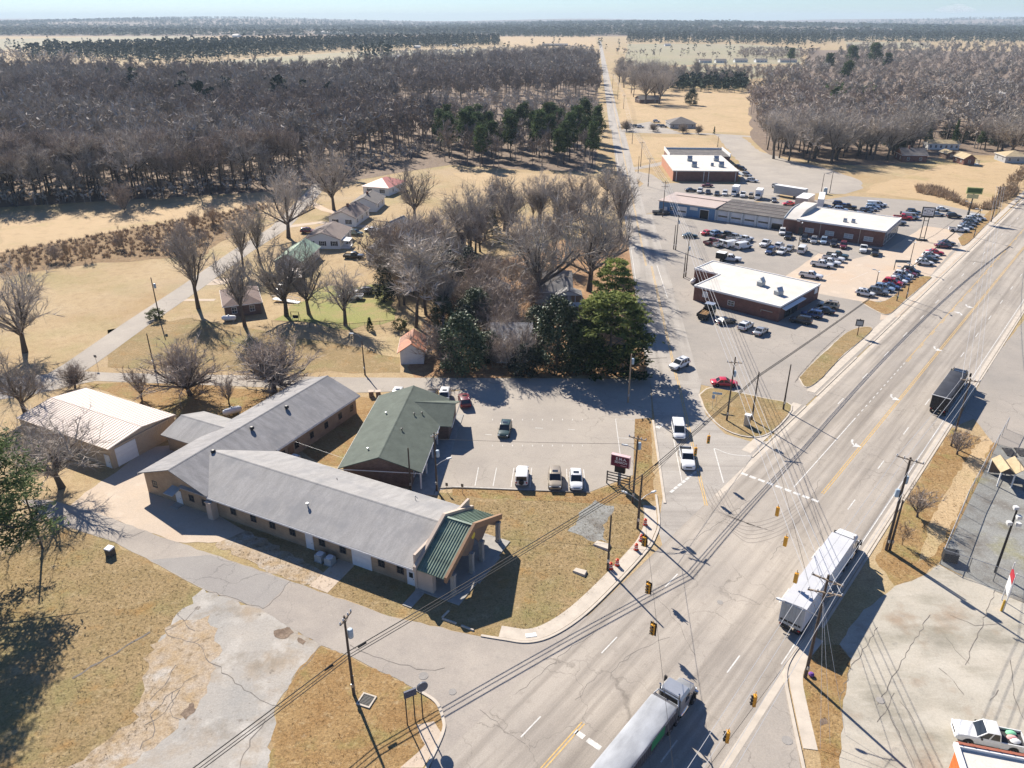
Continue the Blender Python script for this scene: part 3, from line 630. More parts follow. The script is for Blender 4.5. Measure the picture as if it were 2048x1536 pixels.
def hip_roof(mb, x0, x1, y0, y1, ze, zr, t=0.14, m=0):
    if x1-x0 >= y1-y0: d = (y1-y0)/2; r = [(x0+d,(y0+y1)/2,zr),(x1-d,(y0+y1)/2,zr)]
    else: d = (x1-x0)/2; r = [((x0+x1)/2,y0+d,zr),((x0+x1)/2,y1-d,zr)]
    b = [(x0,y0,ze),(x1,y0,ze),(x1,y1,ze),(x0,y1,ze)]; mb.prism([p[:2] for p in b], ze-t, ze, m)
    if x1-x0 >= y1-y0: fs = [(0,1,5,4),(1,2,5),(2,3,4,5),(3,0,4)]
    else: fs = [(0,1,4),(1,2,5,4),(2,3,5),(3,0,4,5)]
    mb.add([(p[0],p[1],p[2]+0.004) for p in b]+r, fs, m)
def frame2(p0, p1):
    """origin and angle of a wall whose foot runs from pixel p0 to pixel p1, and its length"""
    a, b = G(*p0), G(*p1); d = b-a
    return a, math.atan2(d.y, d.x), d.length
def fascia(mb, x0, x1, y0, y1, z, h=0.2, t=0.05, m=0):
    mb.box(x0-t,x1+t,y0-t,y0,z-h,z,m); mb.box(x0-t,x1+t,y1,y1+t,z-h,z,m); mb.box(x0-t,x0,y0,y1,z-h,z,m); mb.box(x1,x1+t,y0,y1,z-h,z,m)

# ------------------------------------------------------------------ long L-shaped hall in front
AL = R(-26.5)
hall = thing('brick_hall', 'long L-shaped tan brick hall with grey shingle roofs and a green metal porch', 'building', (-40.3,83.1,0), AL)
w_ = MB(); gable_wall(w_, -12.4, -0.6, 0.5, 32.8, 3.35, 5.3, 'y'); gable_wall(w_, -3.0, 32.2, 0.75, 12.6, 3.2, 5.05, 'x')
gable_wall(w_, -19.2, -9.0, 10.2, 17.6, 2.7, 3.9, 'x')
wall = w_.build('wall', m_tanbrick, hall)
rf = MB(); gable_roof(rf, -13.0, 0.0, 0.0, 33.3, 3.2, 5.5, 'y'); rf.build('roof', m_shingle, hall)
gable_roof(r2 := MB(), -5.2, 32.5, 0.05, 13.3, 3.1, 5.28, 'x'); r2.build('roof', m_shingle_l, hall)
gable_roof(r3 := MB(), -19.8, -8.6, 9.6, 18.2, 2.65, 4.05, 'x'); r3.build('roof', m_shingle_l, hall)
MB().box(-13.06,-13.0,-0.02,33.3,3.06,3.3).box(0.0,0.05,13.4,33.3,3.06,3.3).box(0.0,32.5,-0.02,0.05,2.96,3.2).box(0.05,32.5,13.3,13.36,2.96,3.2).build('fascia', m_wtrim, hall)
for v in (6.5, 14.0, 21.5):
    MB().lathe([(0.12,0),(0.12,0.25),(0.32,0.3),(0.36,0.55),(0.2,0.7),(0.0,0.72)], (0,0,0), 12).build('roof_vent', m_black, hall, True, loc=(-5.0,v,5.0))
MB().lathe([(0.1,0),(0.1,0.5),(0.2,0.55),(0.2,0.75),(0,0.8)], n=10).build('roof_vent', m_steel, hall, True, loc=(14.5,3.2,4.1))
MB().tube((0,0,0),(0,0,0.5),0.05).build('vent_pipe', m_black, hall, loc=(14,9.7,4.2)); MB().tube((0,0,0),(0.0,0.0,0.9),0.05).tube((0,0,0.9),(0.4,0,0.6),0.04).build('vent_pipe', m_steel, hall, loc=(25.7,10.8,3.8))
for x, z in ((-10.6,1.9),(-3.6,1.7),(-1.2,1.7)): window(hall, x, 0.5, z, 0.75, 0.85, 0, m_dkframe, nv=1)
door(hall, -6.1, 0.5, 0.95, 2.1, 0); aw = MB(); aw.extr([(-7.0,-1.1,2.35),(-7.0,0.5,2.75),(-7.0,0.5,2.83),(-7.0,-1.1,2.43)], (1.7,0,0)); aw.build('awning', m_greymetal, hall)
MB().box(-6.8,-5.4,-0.7,0.5,0,0.15).build('step', m_concfoot, hall)
MB().box(0.0,0.9,-0.35,0.7,0,2.6).box(-0.08,0.98,-0.43,0.72,2.6,2.75).build('brick_pier', m_cream, hall)
for x in (3.7, 7.2, 10.4, 13.7, 18.4, 21.6, 27.3, 30.0): window(hall, x, 0.75, 1.75, 0.8, 0.95, 0, m_dkframe, nv=1)
door(hall, 16.4, 0.75, 1.0, 2.2, 0); garage_door(hall, 24.4, 0.75, 2.6, 2.3, 0); door(hall, 31.5, 0.75, 0.95, 2.1, 0, glass=True)
for v in (15, 18.0, 21.5, 25.0, 28.5, 31.5): window(hall, -0.6, v, 1.6, 0.7, 0.9, 90, m_dkframe, nv=1)
door(hall, -0.6, 16.7, 0.95, 2.1, 90, m_fascia)
# porch
S_ = (6.65-0.0); pe, pr = 3.25, 6.25
pm = MB(); 
for ya in (0.0, 13.3): pm.extr([(32.85,ya,pe),(32.85,6.65,pr),(32.85,6.65,pr+0.1),(32.85,ya,pe+0.1)], (3.75,0,0))
n_r = 11
for i in range(n_r):
    x = 33.0 + 3.4*i/(n_r-1)
    for ya in (0.0, 13.3): pm.extr([(x-0.035,ya,pe+0.1),(x-0.035,6.65,pr+0.1),(x-0.035,6.65,pr+0.19),(x-0.035,ya,pe+0.19)], (0.07,0,0))
pm.box(32.85,36.6,6.5,6.8,pr+0.15,pr+0.22); pm.build('porch_roof', m_greenmetal, hall)
def parapet(x0, x1, lo, m, name):
    a = MB(); h = 0.55
    for ya, s in ((-0.15,1),(13.45,-1)):
        a.extr([(x0,ya,pe-0.25),(x0,6.65,pr-lo),(x0,6.65,pr+h),(x0,ya,pe+h-0.05)], (x1-x0,0,0))
    return a.build(name, m, hall)
parapet(32.45, 32.85, 0.5, m_cream, 'parapet'); parapet(36.6, 36.95, 0.3, m_fascia, 'parapet')
gb = MB(); gb.extr([(36.45,0.3,pe+0.05),(36.45,6.65,pr-0.2),(36.45,13.0,pe+0.05),(36.45,12.2,2.7),(36.45,10.4,4.0),(36.45,8.9,2.9),(36.45,8.2,2.7),(36.45,7.1,4.3),(36.45,6.1,2.7),(36.45,5.3,2.9),(36.45,3.6,4.0),(36.45,1.1,2.7)], (0.12,0,0)); gb.build('porch_gable', m_board, hall)
MB().lathe([(0.0,0),(0.42,0),(0.42,0.03),(0.0,0.05)], (0,0,0), 16, axis='x').build('gable_lamp', simple('brass_lamp', (0.62,0.48,0.05), 0.4), hall, loc=(36.58,6.65,4.9))
for v in (1.5, 5.8, 8.3, 12.6):
    MB().box(-0.24,0.24,-0.24,0.24,0,2.9).box(-0.3,0.3,-0.3,0.3,0,0.25).box(-0.3,0.3,-0.3,0.3,2.6,2.95).build('porch_column', m_concfoot, hall, loc=(36.75,v,0.12))
MB().box(32.3,38.2,0.2,13.2,0.0,0.12).box(38.2,38.5,4.5,10,0,0.06).build('porch_slab', m_concfoot, hall)
MB().box(32.2,32.5,0.4,13.0,0,5.0).box(32.5,34.6,0.5,1.2,0,2.9).build('porch_wall', m_cream, hall)
door(hall, 32.5, 6.65, 1.8, 2.3, 90, m_fascia, z=0.12)
MB().box(32.4,33.6,-2.6,0.3,0,0.1).build('step', m_concfoot, hall)
def aircon(loc, rz, label, s=1.0, two=False):
    t = thing('air_conditioner', label, 'air conditioner', loc, rz)
    b = MB().box(-0.5*s,0.5*s,-0.5*s,0.5*s,0.08,0.95*s)
    for i in range(7): b.box(-0.52*s,0.52*s,-0.52*s,0.52*s,0.15+i*0.11*s,0.17+i*0.11*s)
    b.build('case', m_greymetal, t)
    MB().lathe([(0.0,0.96*s),(0.36*s,0.96*s),(0.4*s,1.0*s),(0.3*s,1.0*s),(0.0,0.98*s)], n=16).build('fan', m_black, t)
    MB().lathe([(0.4*s,0.96*s),(0.46*s,0.98*s),(0.44*s,1.02*s),(0.4*s,1.01*s)], n=16).build('fan_guard', m_wtrim, t)
    MB().box(-0.6*s,0.6*s,-0.6*s,0.6*s,0,0.08).build('pad', m_concfoot, t)
    return t
hm = Matrix.Translation((-40.3,83.1,0)) @ Matrix.Rotation(AL,4,'Z')
def H(x, y, z=0): return hm @ Vector((x,y,z))
aircon(H(18.9,-0.4), AL, 'left one of two grey air conditioners beside the white door of the tan hall')
aircon(H(20.4,-0.4), AL, 'right one of two grey air conditioners beside the white door of the tan hall')
aircon(H(0.9,15.6), AL, 'large grey air conditioner between the tan hall and the green roof', 1.35)

# ------------------------------------------------------------------ tan metal shed
AS = R(-27)
shed = thing('metal_shed', 'tan metal shed with a cream ribbed roof and white roller door', 'shed', (-77.9,104.75,0), AS)
sw = MB(); gable_wall(sw, 0.1, 21.3, 0.1, 11.7, 3.45, 4.25, 'x')
for i in range(70): sw.box(0.2+i*0.305,0.24+i*0.305,0.06,0.1,0,3.45)
for i in range(38): sw.box(21.3,21.34,0.2+i*0.305,0.24+i*0.305,0,3.5)
sw.build('wall', m_tanmetal, shed)
sr = MB(); gable_roof(sr, -0.1, 21.5, -0.15, 11.95, 3.45, 4.3, 'x', 0.06)
for i in range(36):
    x = 0.0+i*0.61
    for ya in (-0.15, 11.95): sr.extr([(x,ya,3.51),(x,5.9,4.36),(x,5.9,4.41),(x,ya,3.56)], (0.06,0,0))
sr.build('roof', m_tanroof, shed)
garage_door(shed, 21.3, 2.6, 3.3, 2.9, 90); door(shed, 20.3, 0.1, 0.95, 2.1, 0)
MB().box(21.5,21.53,-0.2,12,3.3,3.5).box(-0.1,21.5,-0.19,-0.15,3.35,3.52).build('trim', m_tanmetal, shed)
for x in (3.4, 10.5, 17.8): MB().box(x-0.06,x+0.06,0.0,0.09,0,3.45).build('downpipe', m_cream, shed)

# ------------------------------------------------------------------ green roofed clinic
AC = R(-5.5)
cl = thing('brick_clinic', 'dark brick office with a green shingle roof and covered side porch', 'building', (-24.5,90.4,0), AC)
cw = MB(); gable_wall(cw, 0.5, 10.2, 0.8, 22.2, 2.95, 4.9, 'y'); cw.box(10.0,13.2,14.6,21.6,-0.1,2.9); cw.build('wall', m_brownbrick, cl)
cr = MB(); gable_roof(cr, 0, 12.0, 0, 22.9, 3.0, 5.15, 'y'); cr.build('roof', m_greenroof, cl)
c2 = MB(); gable_roof(c2, 6.6, 13.9, 13.6, 22.4, 2.9, 4.75, 'x'); c2.build('roof', m_greenroof, cl)
MB().box(-0.05,0.0,0,22.9,2.85,3.1).box(12.0,12.05,0,13.6,2.85,3.1).box(13.9,13.95,13.6,22.4,2.8,3.0).box(0,12,-0.05,0,2.95,3.05).build('fascia', m_wtrim, cl)
for y in (0.6, 4.5, 9.0, 13.0): MB().box(11.55,11.75,y-0.1,y+0.1,0.12,2.95).build('porch_post', m_wtrim, cl)
MB().box(10.2,14.2,-0.9,23.2,0,0.12).box(4.5,10.2,-2.2,0.2,0,0.1).build('pavement_slab', m_concfoot, cl)
for y in (3, 7.2, 11.2): window(cl, 10.2, y, 1.5, 1.2, 1.3, 90)
door(cl, 10.2, 9.2, 1.0, 2.1, 90, z=0.12, glass=True); window(cl, 13.2, 18, 1.5, 1.6, 1.3, 90); window(cl, 10.9, 14.6, 1.5, 0.8, 1.2, 0)
for x, y in ((3.5,14.2),(3.6,3.2),(8.0,14),(9.0,15.1),(7.3,8.6)): MB().lathe([(0.08,0),(0.08,0.3),(0.16,0.32),(0.16,0.42),(0,0.45)], n=8).build('roof_vent', m_steel if x < 5 else m_black, cl, loc=(x,y,3.1+min(x,12-x)*0.36))

# ------------------------------------------------------------------ red brick shop
AB = R(137)
bs = thing('brick_shop', 'low red brick shop with a flat white roof facing the highway', 'building', (58.4,155.35,0), AB)
def bx_(v): return v
bw = MB()
P1 = [(0,0),(21.2,0),(21.2,-11.9),(28.2,-11.9),(28.2,-21.0),(0,-21.0)]
bw.prism(P1, -0.1, 3.35); bw.build('wall', m_redbrick, bs)
MB().prism([(-0.12,0.12),(21.32,0.12),(21.32,-11.78),(28.32,-11.78),(28.32,-21.12),(-0.12,-21.12)], 3.35, 3.55).build('roof', m_whiteroof, bs)
pp = MB()
for a, b in zip(P1, P1[1:]+P1[:1]):
    d = Vector((b[0]-a[0],b[1]-a[1],0)); 
    if abs(d.x) > abs(d.y): pp.box(min(a[0],b[0])-0.1,max(a[0],b[0])+0.1,a[1]-0.13,a[1]+0.13,3.3,3.72)
    else: pp.box(a[0]-0.131,a[0]+0.131,min(a[1],b[1])+0.13,max(a[1],b[1])-0.13,3.3,3.719)
pp.build('coping', m_wtrim, bs)
window(bs, 11.5, 0.0, 1.6, 1.5, 1.0, 180, m_wtrim, nv=1); MB().box(17.5,18.9,0.0,0.05,1.4,2.8).build('wall_panel', m_wtrim, bs); MB().box(1.5,4.2,0.02,0.2,1.9,2.0).box(4.1,4.2,0.02,0.2,1.5,2.0).build('conduit', m_steel, bs)
for y in (-4.5, -8.0): window(bs, 0.0, y, 1.35, 3.0, 2.2, 270, m_dkframe, nv=3)
door(bs, 0.0, -6.2, 0.95, 2.2, 270, m_dkframe); MB().extr([(-1.0,-1.0,2.65),(-0.05,-1.0,2.9),(-0.05,-1.0,3.0),(-1.0,-1.0,2.75)], (0,-10.5,0)).build('awning', m_wtrim, bs)
MB().box(-0.14,0.0,-19.8,-18.2,1.9,3.1).build('wall_panel', m_wtrim, bs)
def rooftop(loc, rz, label, s=1.0):
    t = thing('roof_ventilator', label, 'ventilator', loc, rz); MB().box(-0.9*s,0.9*s,-0.7*s,0.7*s,0,0.9*s).box(-0.95*s,0.95*s,-0.75*s,0.75*s,0.9*s,0.98*s).build('case', m_greymetal, t)
    MB().hexa([(-0.8*s,-0.7*s,0.95*s),(0.8*s,-0.7*s,0.95*s),(0.8*s,-0.5*s,0.95*s),(-0.8*s,-0.5*s,0.95*s),(-0.9*s,-0.1*s,1.9*s),(0.9*s,-0.1*s,1.9*s),(0.9*s,0.1*s,1.9*s),(-0.9*s,0.1*s,1.9*s)]).build('hood', m_steel, t)
    return t
rooftop((58.6,170.2,3.55), R(50), 'grey hooded ventilator in the middle of the white shop roof')
rooftop((60.6,163.5,3.55), R(30), 'slatted grey ventilator near the front edge of the white shop roof', 0.95)

# ------------------------------------------------------------------ dealership: workshop, garage, showroom
AD = R(-36.5)
dl = thing('car_dealership', 'long car dealership: blue workshop, white garage bays and brick showroom', 'building', (50.5,260.3,0), AD)
MB().box(0,20.2,0,13,-0.1,4.1).build('workshop_wall', m_bluewall, dl)
MB().box(20.2,43.0,0.9,13.5,-0.1,3.7).build('garage_wall', m_paint, dl)
MB().box(43.0,47.5,-0.4,14,-0.1,4.2).box(47.5,46.6+26.0,-1.6,18.5,-0.1,4.5).build('showroom_wall', m_redbrick, dl)
MB().hexa([(-0.3,-0.3,3.95),(20.4,-0.3,3.95),(20.4,13.3,4.5),(-0.3,13.3,4.5),(-0.3,-0.3,4.15),(20.4,-0.3,4.15),(20.4,13.3,4.7),(-0.3,13.3,4.7)]).box(2,20.3,9.0,9.6,4.56,4.75).build('workshop_roof', m_tanroof, dl)
MB().hexa([(20.4,0.4,3.55),(43.2,0.4,3.55),(43.2,13.8,4.6),(20.4,13.8,4.6),(20.4,0.4,3.75),(43.2,0.4,3.75),(43.2,13.8,4.8),(20.4,13.8,4.8)]).build('garage_roof', m_blackroof, dl)
for i, y in enumerate((3.6, 7.0, 10.4)): MB().box(20.6,43,y-0.08,y+0.08,3.75+0.078*y,3.86+0.078*y).build('roof_batten', m_tanroof, dl)
MB().box(47.4,72.8,-1.8,18.7,4.5,4.68).build('showroom_roof', m_whiteroof, dl)
bv = MB(); rs = []
for x in (43.2, 47.4):
    rs.append([(x,-0.6,3.9)] + [(x,-0.6+9.5*k/8,4.2+1.9*math.sin(math.pi/2*k/8)) for k in range(9)] + [(x,18,6.1),(x,18,3.9)])
bv.rings(rs); bv.build('arched_roof', m_whiteroof, dl)
bq = MB(); rs = []
for x in (42.95, 43.25): rs.append([(x,-0.7,3.6)] + [(x,-0.7+9.6*k/8,4.4+1.95*math.sin(math.pi/2*k/8)) for k in range(9)] + [(x,13,6.3),(x,13,3.6)])
bq.rings(rs); bq.build('arched_parapet', m_greymetal, dl)
MB().box(47.3,72.9,-1.95,-1.6,4.4,4.86).box(72.5,72.95,-1.6,18.6,4.4,4.9).box(47.3,72.5,18.5,18.8,4.4,4.86).build('coping', m_wtrim, dl)
garage_door(dl, 8.6, 0, 3.2, 2.9, 0, band=True); garage_door(dl, 16.6, 0, 3.0, 3.0, 0, opened=0.97); MB().box(11.4,14.2,-0.05,0,2.4,3.4).build('sign_panel', m_paint, dl); door(dl, 2.6, 0, 0.95, 2.1, 0)
window(dl, 4.8, 0, 1.9, 1.2, 1.1, 0); MB().box(-0.04,20.2,-0.06,0,3.75,3.95).build('gutter', m_wtrim, dl)
for k in range(5): garage_door(dl, 22.8+k*4.5, 0.9, 3.5, 3.1, 0, band=True, opened=0.45 if k == 4 else 0.0)
for k in range(6): MB().box(20.35+k*4.5-0.28,20.35+k*4.5+0.28,0.2,0.9,0,3.5).build('pier', m_paint, dl)
for x in (51.5, 57.5, 63.0, 68.6): window(dl, x, -1.6, 1.8, 2.4, 1.2, 0, m_wtrim, nv=1, glass=m_greymetal)
door(dl, 49, -1.6, 1.2, 2.2, 0, m_dkframe)
for x in (54.6, 66): MB().box(x-0.07,x+0.07,-1.76,-1.6,0,4.4).build('downpipe', m_cream, dl)
for y in (1.5, 5.2, 8.9, 12.6, 16.0): window(dl, 72.6, y, 1.75, 3.1, 2.6, 90, m_wtrim, nv=1)
MB().box(72.6,73.1,-0.5,18.0,3.35,4.3).build('sign_band', simple('grey_blue_band', (0.20,0.24,0.30), 0.4), dl)
dm = Matrix.Translation((50.5,260.3,0)) @ Matrix.Rotation(AD,4,'Z')
for k, (x, y) in enumerate(((60.2,3.2),(62.4,3.8))):
    p = dm @ Vector((x,y,4.68)); rooftop(p, AD, ('left' if k == 0 else 'right')+' one of two small ventilators on the white showroom roof', 0.6)

# ------------------------------------------------------------------ far brick warehouse
fw = thing('brick_warehouse', 'far red brick warehouse with white front roof, dark rear roof and roof units', 'building', (66.0,315.6,0), R(-3.5))
MB().box(0,26.2,0,39,-0.1,4.0).box(3.5,30.5,39,60,-0.1,3.6).build('wall', m_redbrick, fw)
MB().box(-0.25,26.5,-0.25,39.2,4.0,4.35).build('roof', m_whiteroof, fw); MB().box(3.5,30.5,39.2,60,3.6,3.8).build('rear_roof', m_blackroof, fw)
MB().box(3.3,3.5,39.2,60.2,3.4,5.0).box(30.5,30.8,39.2,60.2,3.4,5.0).box(3.5,30.5,60.0,60.3,3.4,4.6).build('parapet', m_wtrim, fw)
MB().box(-0.06,0.0,0,39,0,3.9).build('end_wall', simple('orange_brick', (0.46,0.22,0.14), 0.85), fw)
for x in (1.3, 12.4, 14.3, 25.2): MB().box(x-0.1,x+0.1,-0.15,0,0,4.0).build('downpipe', m_wtrim, fw)
MB().box(26.4,29.0,2,14,2.4,2.6).box(28.7,28.9,2.2,2.4,0,2.4).box(28.7,28.9,13.6,13.8,0,2.4).build('canopy', m_greymetal, fw); door(fw, 26.2, 8, 1, 2.1, 90)
for i, (px, py) in enumerate(((1379,322),(1432,322),(1388,334),(1442,334),(1424,332))):
    lab = ('rear left','rear right','front left','front right','small slanted middle')[i]
    rooftop(Vector(G(px,py,4.35)), R(-3.5), lab+' grey unit on the white roof of the far brick warehouse', 1.2 if i < 4 else 0.7)

# ------------------------------------------------------------------ orange shop corner at the lower right
oa = G(1928,1536,3.4)
oc = thing('orange_shop', 'corner of an orange walled shop with a white roof and red tile edge', 'shop', (oa.x,oa.y,0), R(-14))
MB().box(0,16,-9,2.1,-0.1,3.2).build('wall', m_paint, oc); MB().box(-0.05,0.0,-9,2.1,-0.1,3.2).build('end_wall', m_orange, oc); MB().box(-0.05,16.2,-9.2,2.0,3.2,3.32).build('roof', m_whiteroof, oc)  # unseen side made off-white to keep orange bounce light off the pickup
MB().box(-0.25,0.12,-9.2,2.4,3.2,3.62).box(0.12,16.2,2.0,2.22,3.2,3.6).build('parapet', m_wtrim, oc)
tl = MB(); tl.hexa([(0.1,2.2,3.55),(16.2,2.2,3.55),(16.2,2.75,3.2),(0.1,2.75,3.2),(0.1,2.2,3.68),(16.2,2.2,3.68),(16.2,2.8,3.33),(0.1,2.8,3.33)])
for k in range(16): tl.hexa([(0.3+k,2.2,3.68),(0.4+k,2.2,3.68),(0.4+k,2.8,3.33),(0.3+k,2.8,3.33),(0.3+k,2.2,3.73),(0.4+k,2.2,3.73),(0.4+k,2.8,3.38),(0.3+k,2.8,3.38)])
tl.build('tile_edge', simple('terracotta_tile', (0.23,0.075,0.045), 0.7), oc)

# ------------------------------------------------------------------ houses
def house(p0, p1, depth, h, hr, wallm, roofm, axis, label, name='house', ov=0.45, hip=False, win=2, shut=False, chim=False, sidewin=2, cat='house', porch=None):
    a, ang, L = frame2(p0, p1)
    t = thing(name, label, cat, (a.x,a.y,0), ang)
    wb = MB()
    if hip: wb.box(0,L,0,depth,-0.1,h)
    else: gable_wall(wb, 0, L, 0, depth, h, hr-0.12, axis)
    wb.build('wall', wallm, t)
    rb = MB()
    if hip: hip_roof(rb, -ov, L+ov, -ov, depth+ov, h, hr)
    else: gable_roof(rb, -ov, L+ov, -ov, depth+ov, h-0.13, hr, axis)
    rf = rb.build('roof', roofm, t)
    MB().box(-ov-0.03,L+ov+0.03,-ov-0.04,-ov,h-0.2,h-0.02).box(-ov-0.04,-ov,-ov,depth+ov,h-0.2,h-0.02).box(L+ov,L+ov+0.04,-ov,depth+ov,h-0.2,h-0.02).build('eaves_trim', m_wtrim, t) if (hip or axis == 'x') else MB().box(-ov-0.04,-ov,-ov,depth+ov,h-0.2,h-0.02).box(L+ov,L+ov+0.04,-ov,depth+ov,h-0.2,h-0.02).build('eaves_trim', m_wtrim, t)
    for i in range(win): window(t, L*(i+0.5)/win, 0, 1.55, 0.95, 1.25, 0, shut=shut)
    for i in range(sidewin): window(t, L, depth*(i+0.5)/sidewin, 1.55, 0.9, 1.2, 90); window(t, 0, depth*(i+0.5)/sidewin, 1.55, 0.9, 1.2, 270)
    if chim: MB().box(-0.35,0.35,-0.35,0.35,-0.6,1.1).box(-0.42,0.42,-0.42,0.42,0.95,1.05).build('chimney', m_redbrick, rf, loc=(L*0.5 if axis == 'y' else L*0.35,depth*0.45,hr))
    if porch:
        x0, x1, side, pm_ = porch
        if side == 'r':
            MB().hexa([(L,x0,h-0.5),(L+2.6,x0,h-0.8),(L+2.6,x1,h-0.8),(L,x1,h-0.5),(L,x0,h-0.4),(L+2.6,x0,h-0.7),(L+2.6,x1,h-0.7),(L,x1,h-0.4)]).build('porch_roof', pm_, t)
            MB().box(L,L+2.6,x0,x1,0,0.3).build('porch_deck', m_wtrim, t)
            for yy in (x0+0.15, (x0+x1)/2, x1-0.15): MB().box(L+2.35,L+2.5,yy-0.07,yy+0.07,0.3,h-0.78).build('porch_post', m_wtrim, t)
            MB().box(L+2.4,L+2.46,x0,x1,1.1,1.18).box(L+2.4,L+2.46,x0,x1,0.6,0.66).build('porch_rail', m_wtrim, t)
        else:
            gable_roof(g_ := MB(), x0, x1, -2.6, 1.0, h-0.3, h+0.9, 'y'); g_.build('porch_roof', pm_, t); MB().box(x0,x1,-2.5,0,0,0.3).build('porch_deck', m_wtrim, t)
            MB().face([(x0+0.2,-2.45,h-0.2),(x1-0.2,-2.45,h-0.2),((x0+x1)/2,-2.45,h+0.8)]).build('porch_gable', m_wtrim, t)
            for k in range(5): xx = x0+0.15+(x1-x0-0.3)*k/4; MB().box(xx-0.07,xx+0.07,-2.45,-2.31,0.3,h-0.3).build('porch_post', m_wtrim, t)
    return t
house((612,497),(681,498),13, 2.9, 4.7, m_siding, m_taupe, 'y', 'white house with black shutters, taupe roof and a small white side porch', win=3, shut=True, porch=(0.5,4.5,'r',m_wtrim))
house((659,452),(711,454),14, 2.9, 4.9, m_siding, m_taupe, 'y', 'white gabled house with a grey brown roof, second up the lane', win=2, shut=True, chim=True, sidewin=3)
house((705,423),(753,424),12, 2.9, 4.8, m_siding, m_darkroof, 'y', 'white gabled house with a dark chimney, third up the lane', win=1, chim=True)
house((727,388),(778,392),14, 3.0, 5.4, m_siding, m_redroof, 'y', 'white house with a red hipped metal roof at the head of the lane', hip=True, win=2, shut=True)
house((552,545),(607,546),15, 2.9, 5.0, m_siding, m_palegreen, 'y', 'white house with a pale green metal roof behind bare trees', win=2, sidewin=2)
bh = house((453,636),(524,627),11.5, 2.8, 4.6, m_brownbrick, m_brownroof, 'y', 'brown brick bungalow with a brown hipped roof beside the lawn', name='bungalow', hip=True, win=2, chim=True)
house((801.5,729),(848,728),7.0, 2.6, 4.3, m_paint, m_rust, 'y', 'small whitewashed shed with a rusty red roof beside the side street', name='old_shed', win=0, sidewin=0, cat='shed', ov=0.5)
house((985,716),(1062,716),11, 2.9, 5.2, m_greysiding, m_shingle, 'x', 'grey roofed cottage half hidden between dark magnolias', name='cottage', win=3, porch=(0.8,4.6,'f',m_shingle))
house((1070,607),(1142,607),12, 3.0, 6.0, m_greysiding, m_shingle, 'x', 'grey house with a white columned porch behind the magnolia', win=1, porch=(4.6,10.8,'f',m_shingle_l))
house((956,616),(1014,617),9, 2.5, 4.4, m_greysiding, m_shingle_l, 'y', 'pale grey gabled outbuilding behind the cottage among bare branches', name='outbuilding', win=0, cat='shed')
house((769,470),(795,473),8, 2.6, 4.4, m_siding, m_shingle_l, 'y', 'small white shed at the edge of the bare trees behind the parked cars', name='garden_shed', win=0, sidewin=1, cat='shed')
house((733,520),(775,522),9, 2.5, 4.2, m_siding, m_shingle_l, 'y', 'pale roofed shed partly covered by grey brush beside the black pickup', name='garden_shed', win=0, sidewin=0, cat='shed')
house((868,505),(925,506),9, 2.6, 4.6, m_greysiding, m_darkroof, 'x', 'dark roofed house hidden by holly trees in the middle of the wood', win=2)
house((1803,324),(1852,325),11, 3.2, 5.6, m_redbrick, m_darkroof, 'x', 'red brick house with a charcoal roof before the right hand wood', win=2, chim=True)
house((1855,299),(1917,300),7, 3.0, 4.4, m_siding, m_mossroof, 'x', 'long low white house with a mossy tan roof behind the brick house', win=6, sidewin=1)
house((1926,330),(1948,330),9, 2.8, 4.6, m_redbrick, m_mossroof, 'y', 'brown brick house with two porches in the right hand field', win=1, porch=(0.4,3.0,'r',m_mossroof))
house((1893,318),(1910,318),7, 2.5, 3.6, m_brownbrick, m_mossroof, 'y', 'small brown outbuilding beside the brick house with two porches', name='outbuilding', win=1, sidewin=0, cat='shed')
house((2009,326),(2060,327),11, 3.0, 5.0, m_greysiding, m_mossroof, 'y', 'grey house with a tan roof at the right edge of the picture', hip=True, win=3)
house((1340,257),(1391,257),15, 2.9, 6.0, m_greysiding, m_darkroof, 'x', 'grey office with a dark hipped roof beside the far car park', name='office', hip=True, win=4, cat='building')
house((1279,207),(1320,206),10, 3.0, 5.2, m_brownbrick, m_darkroof, 'x', 'dark bungalow under big bare trees beyond the grey office', name='bungalow', win=2)
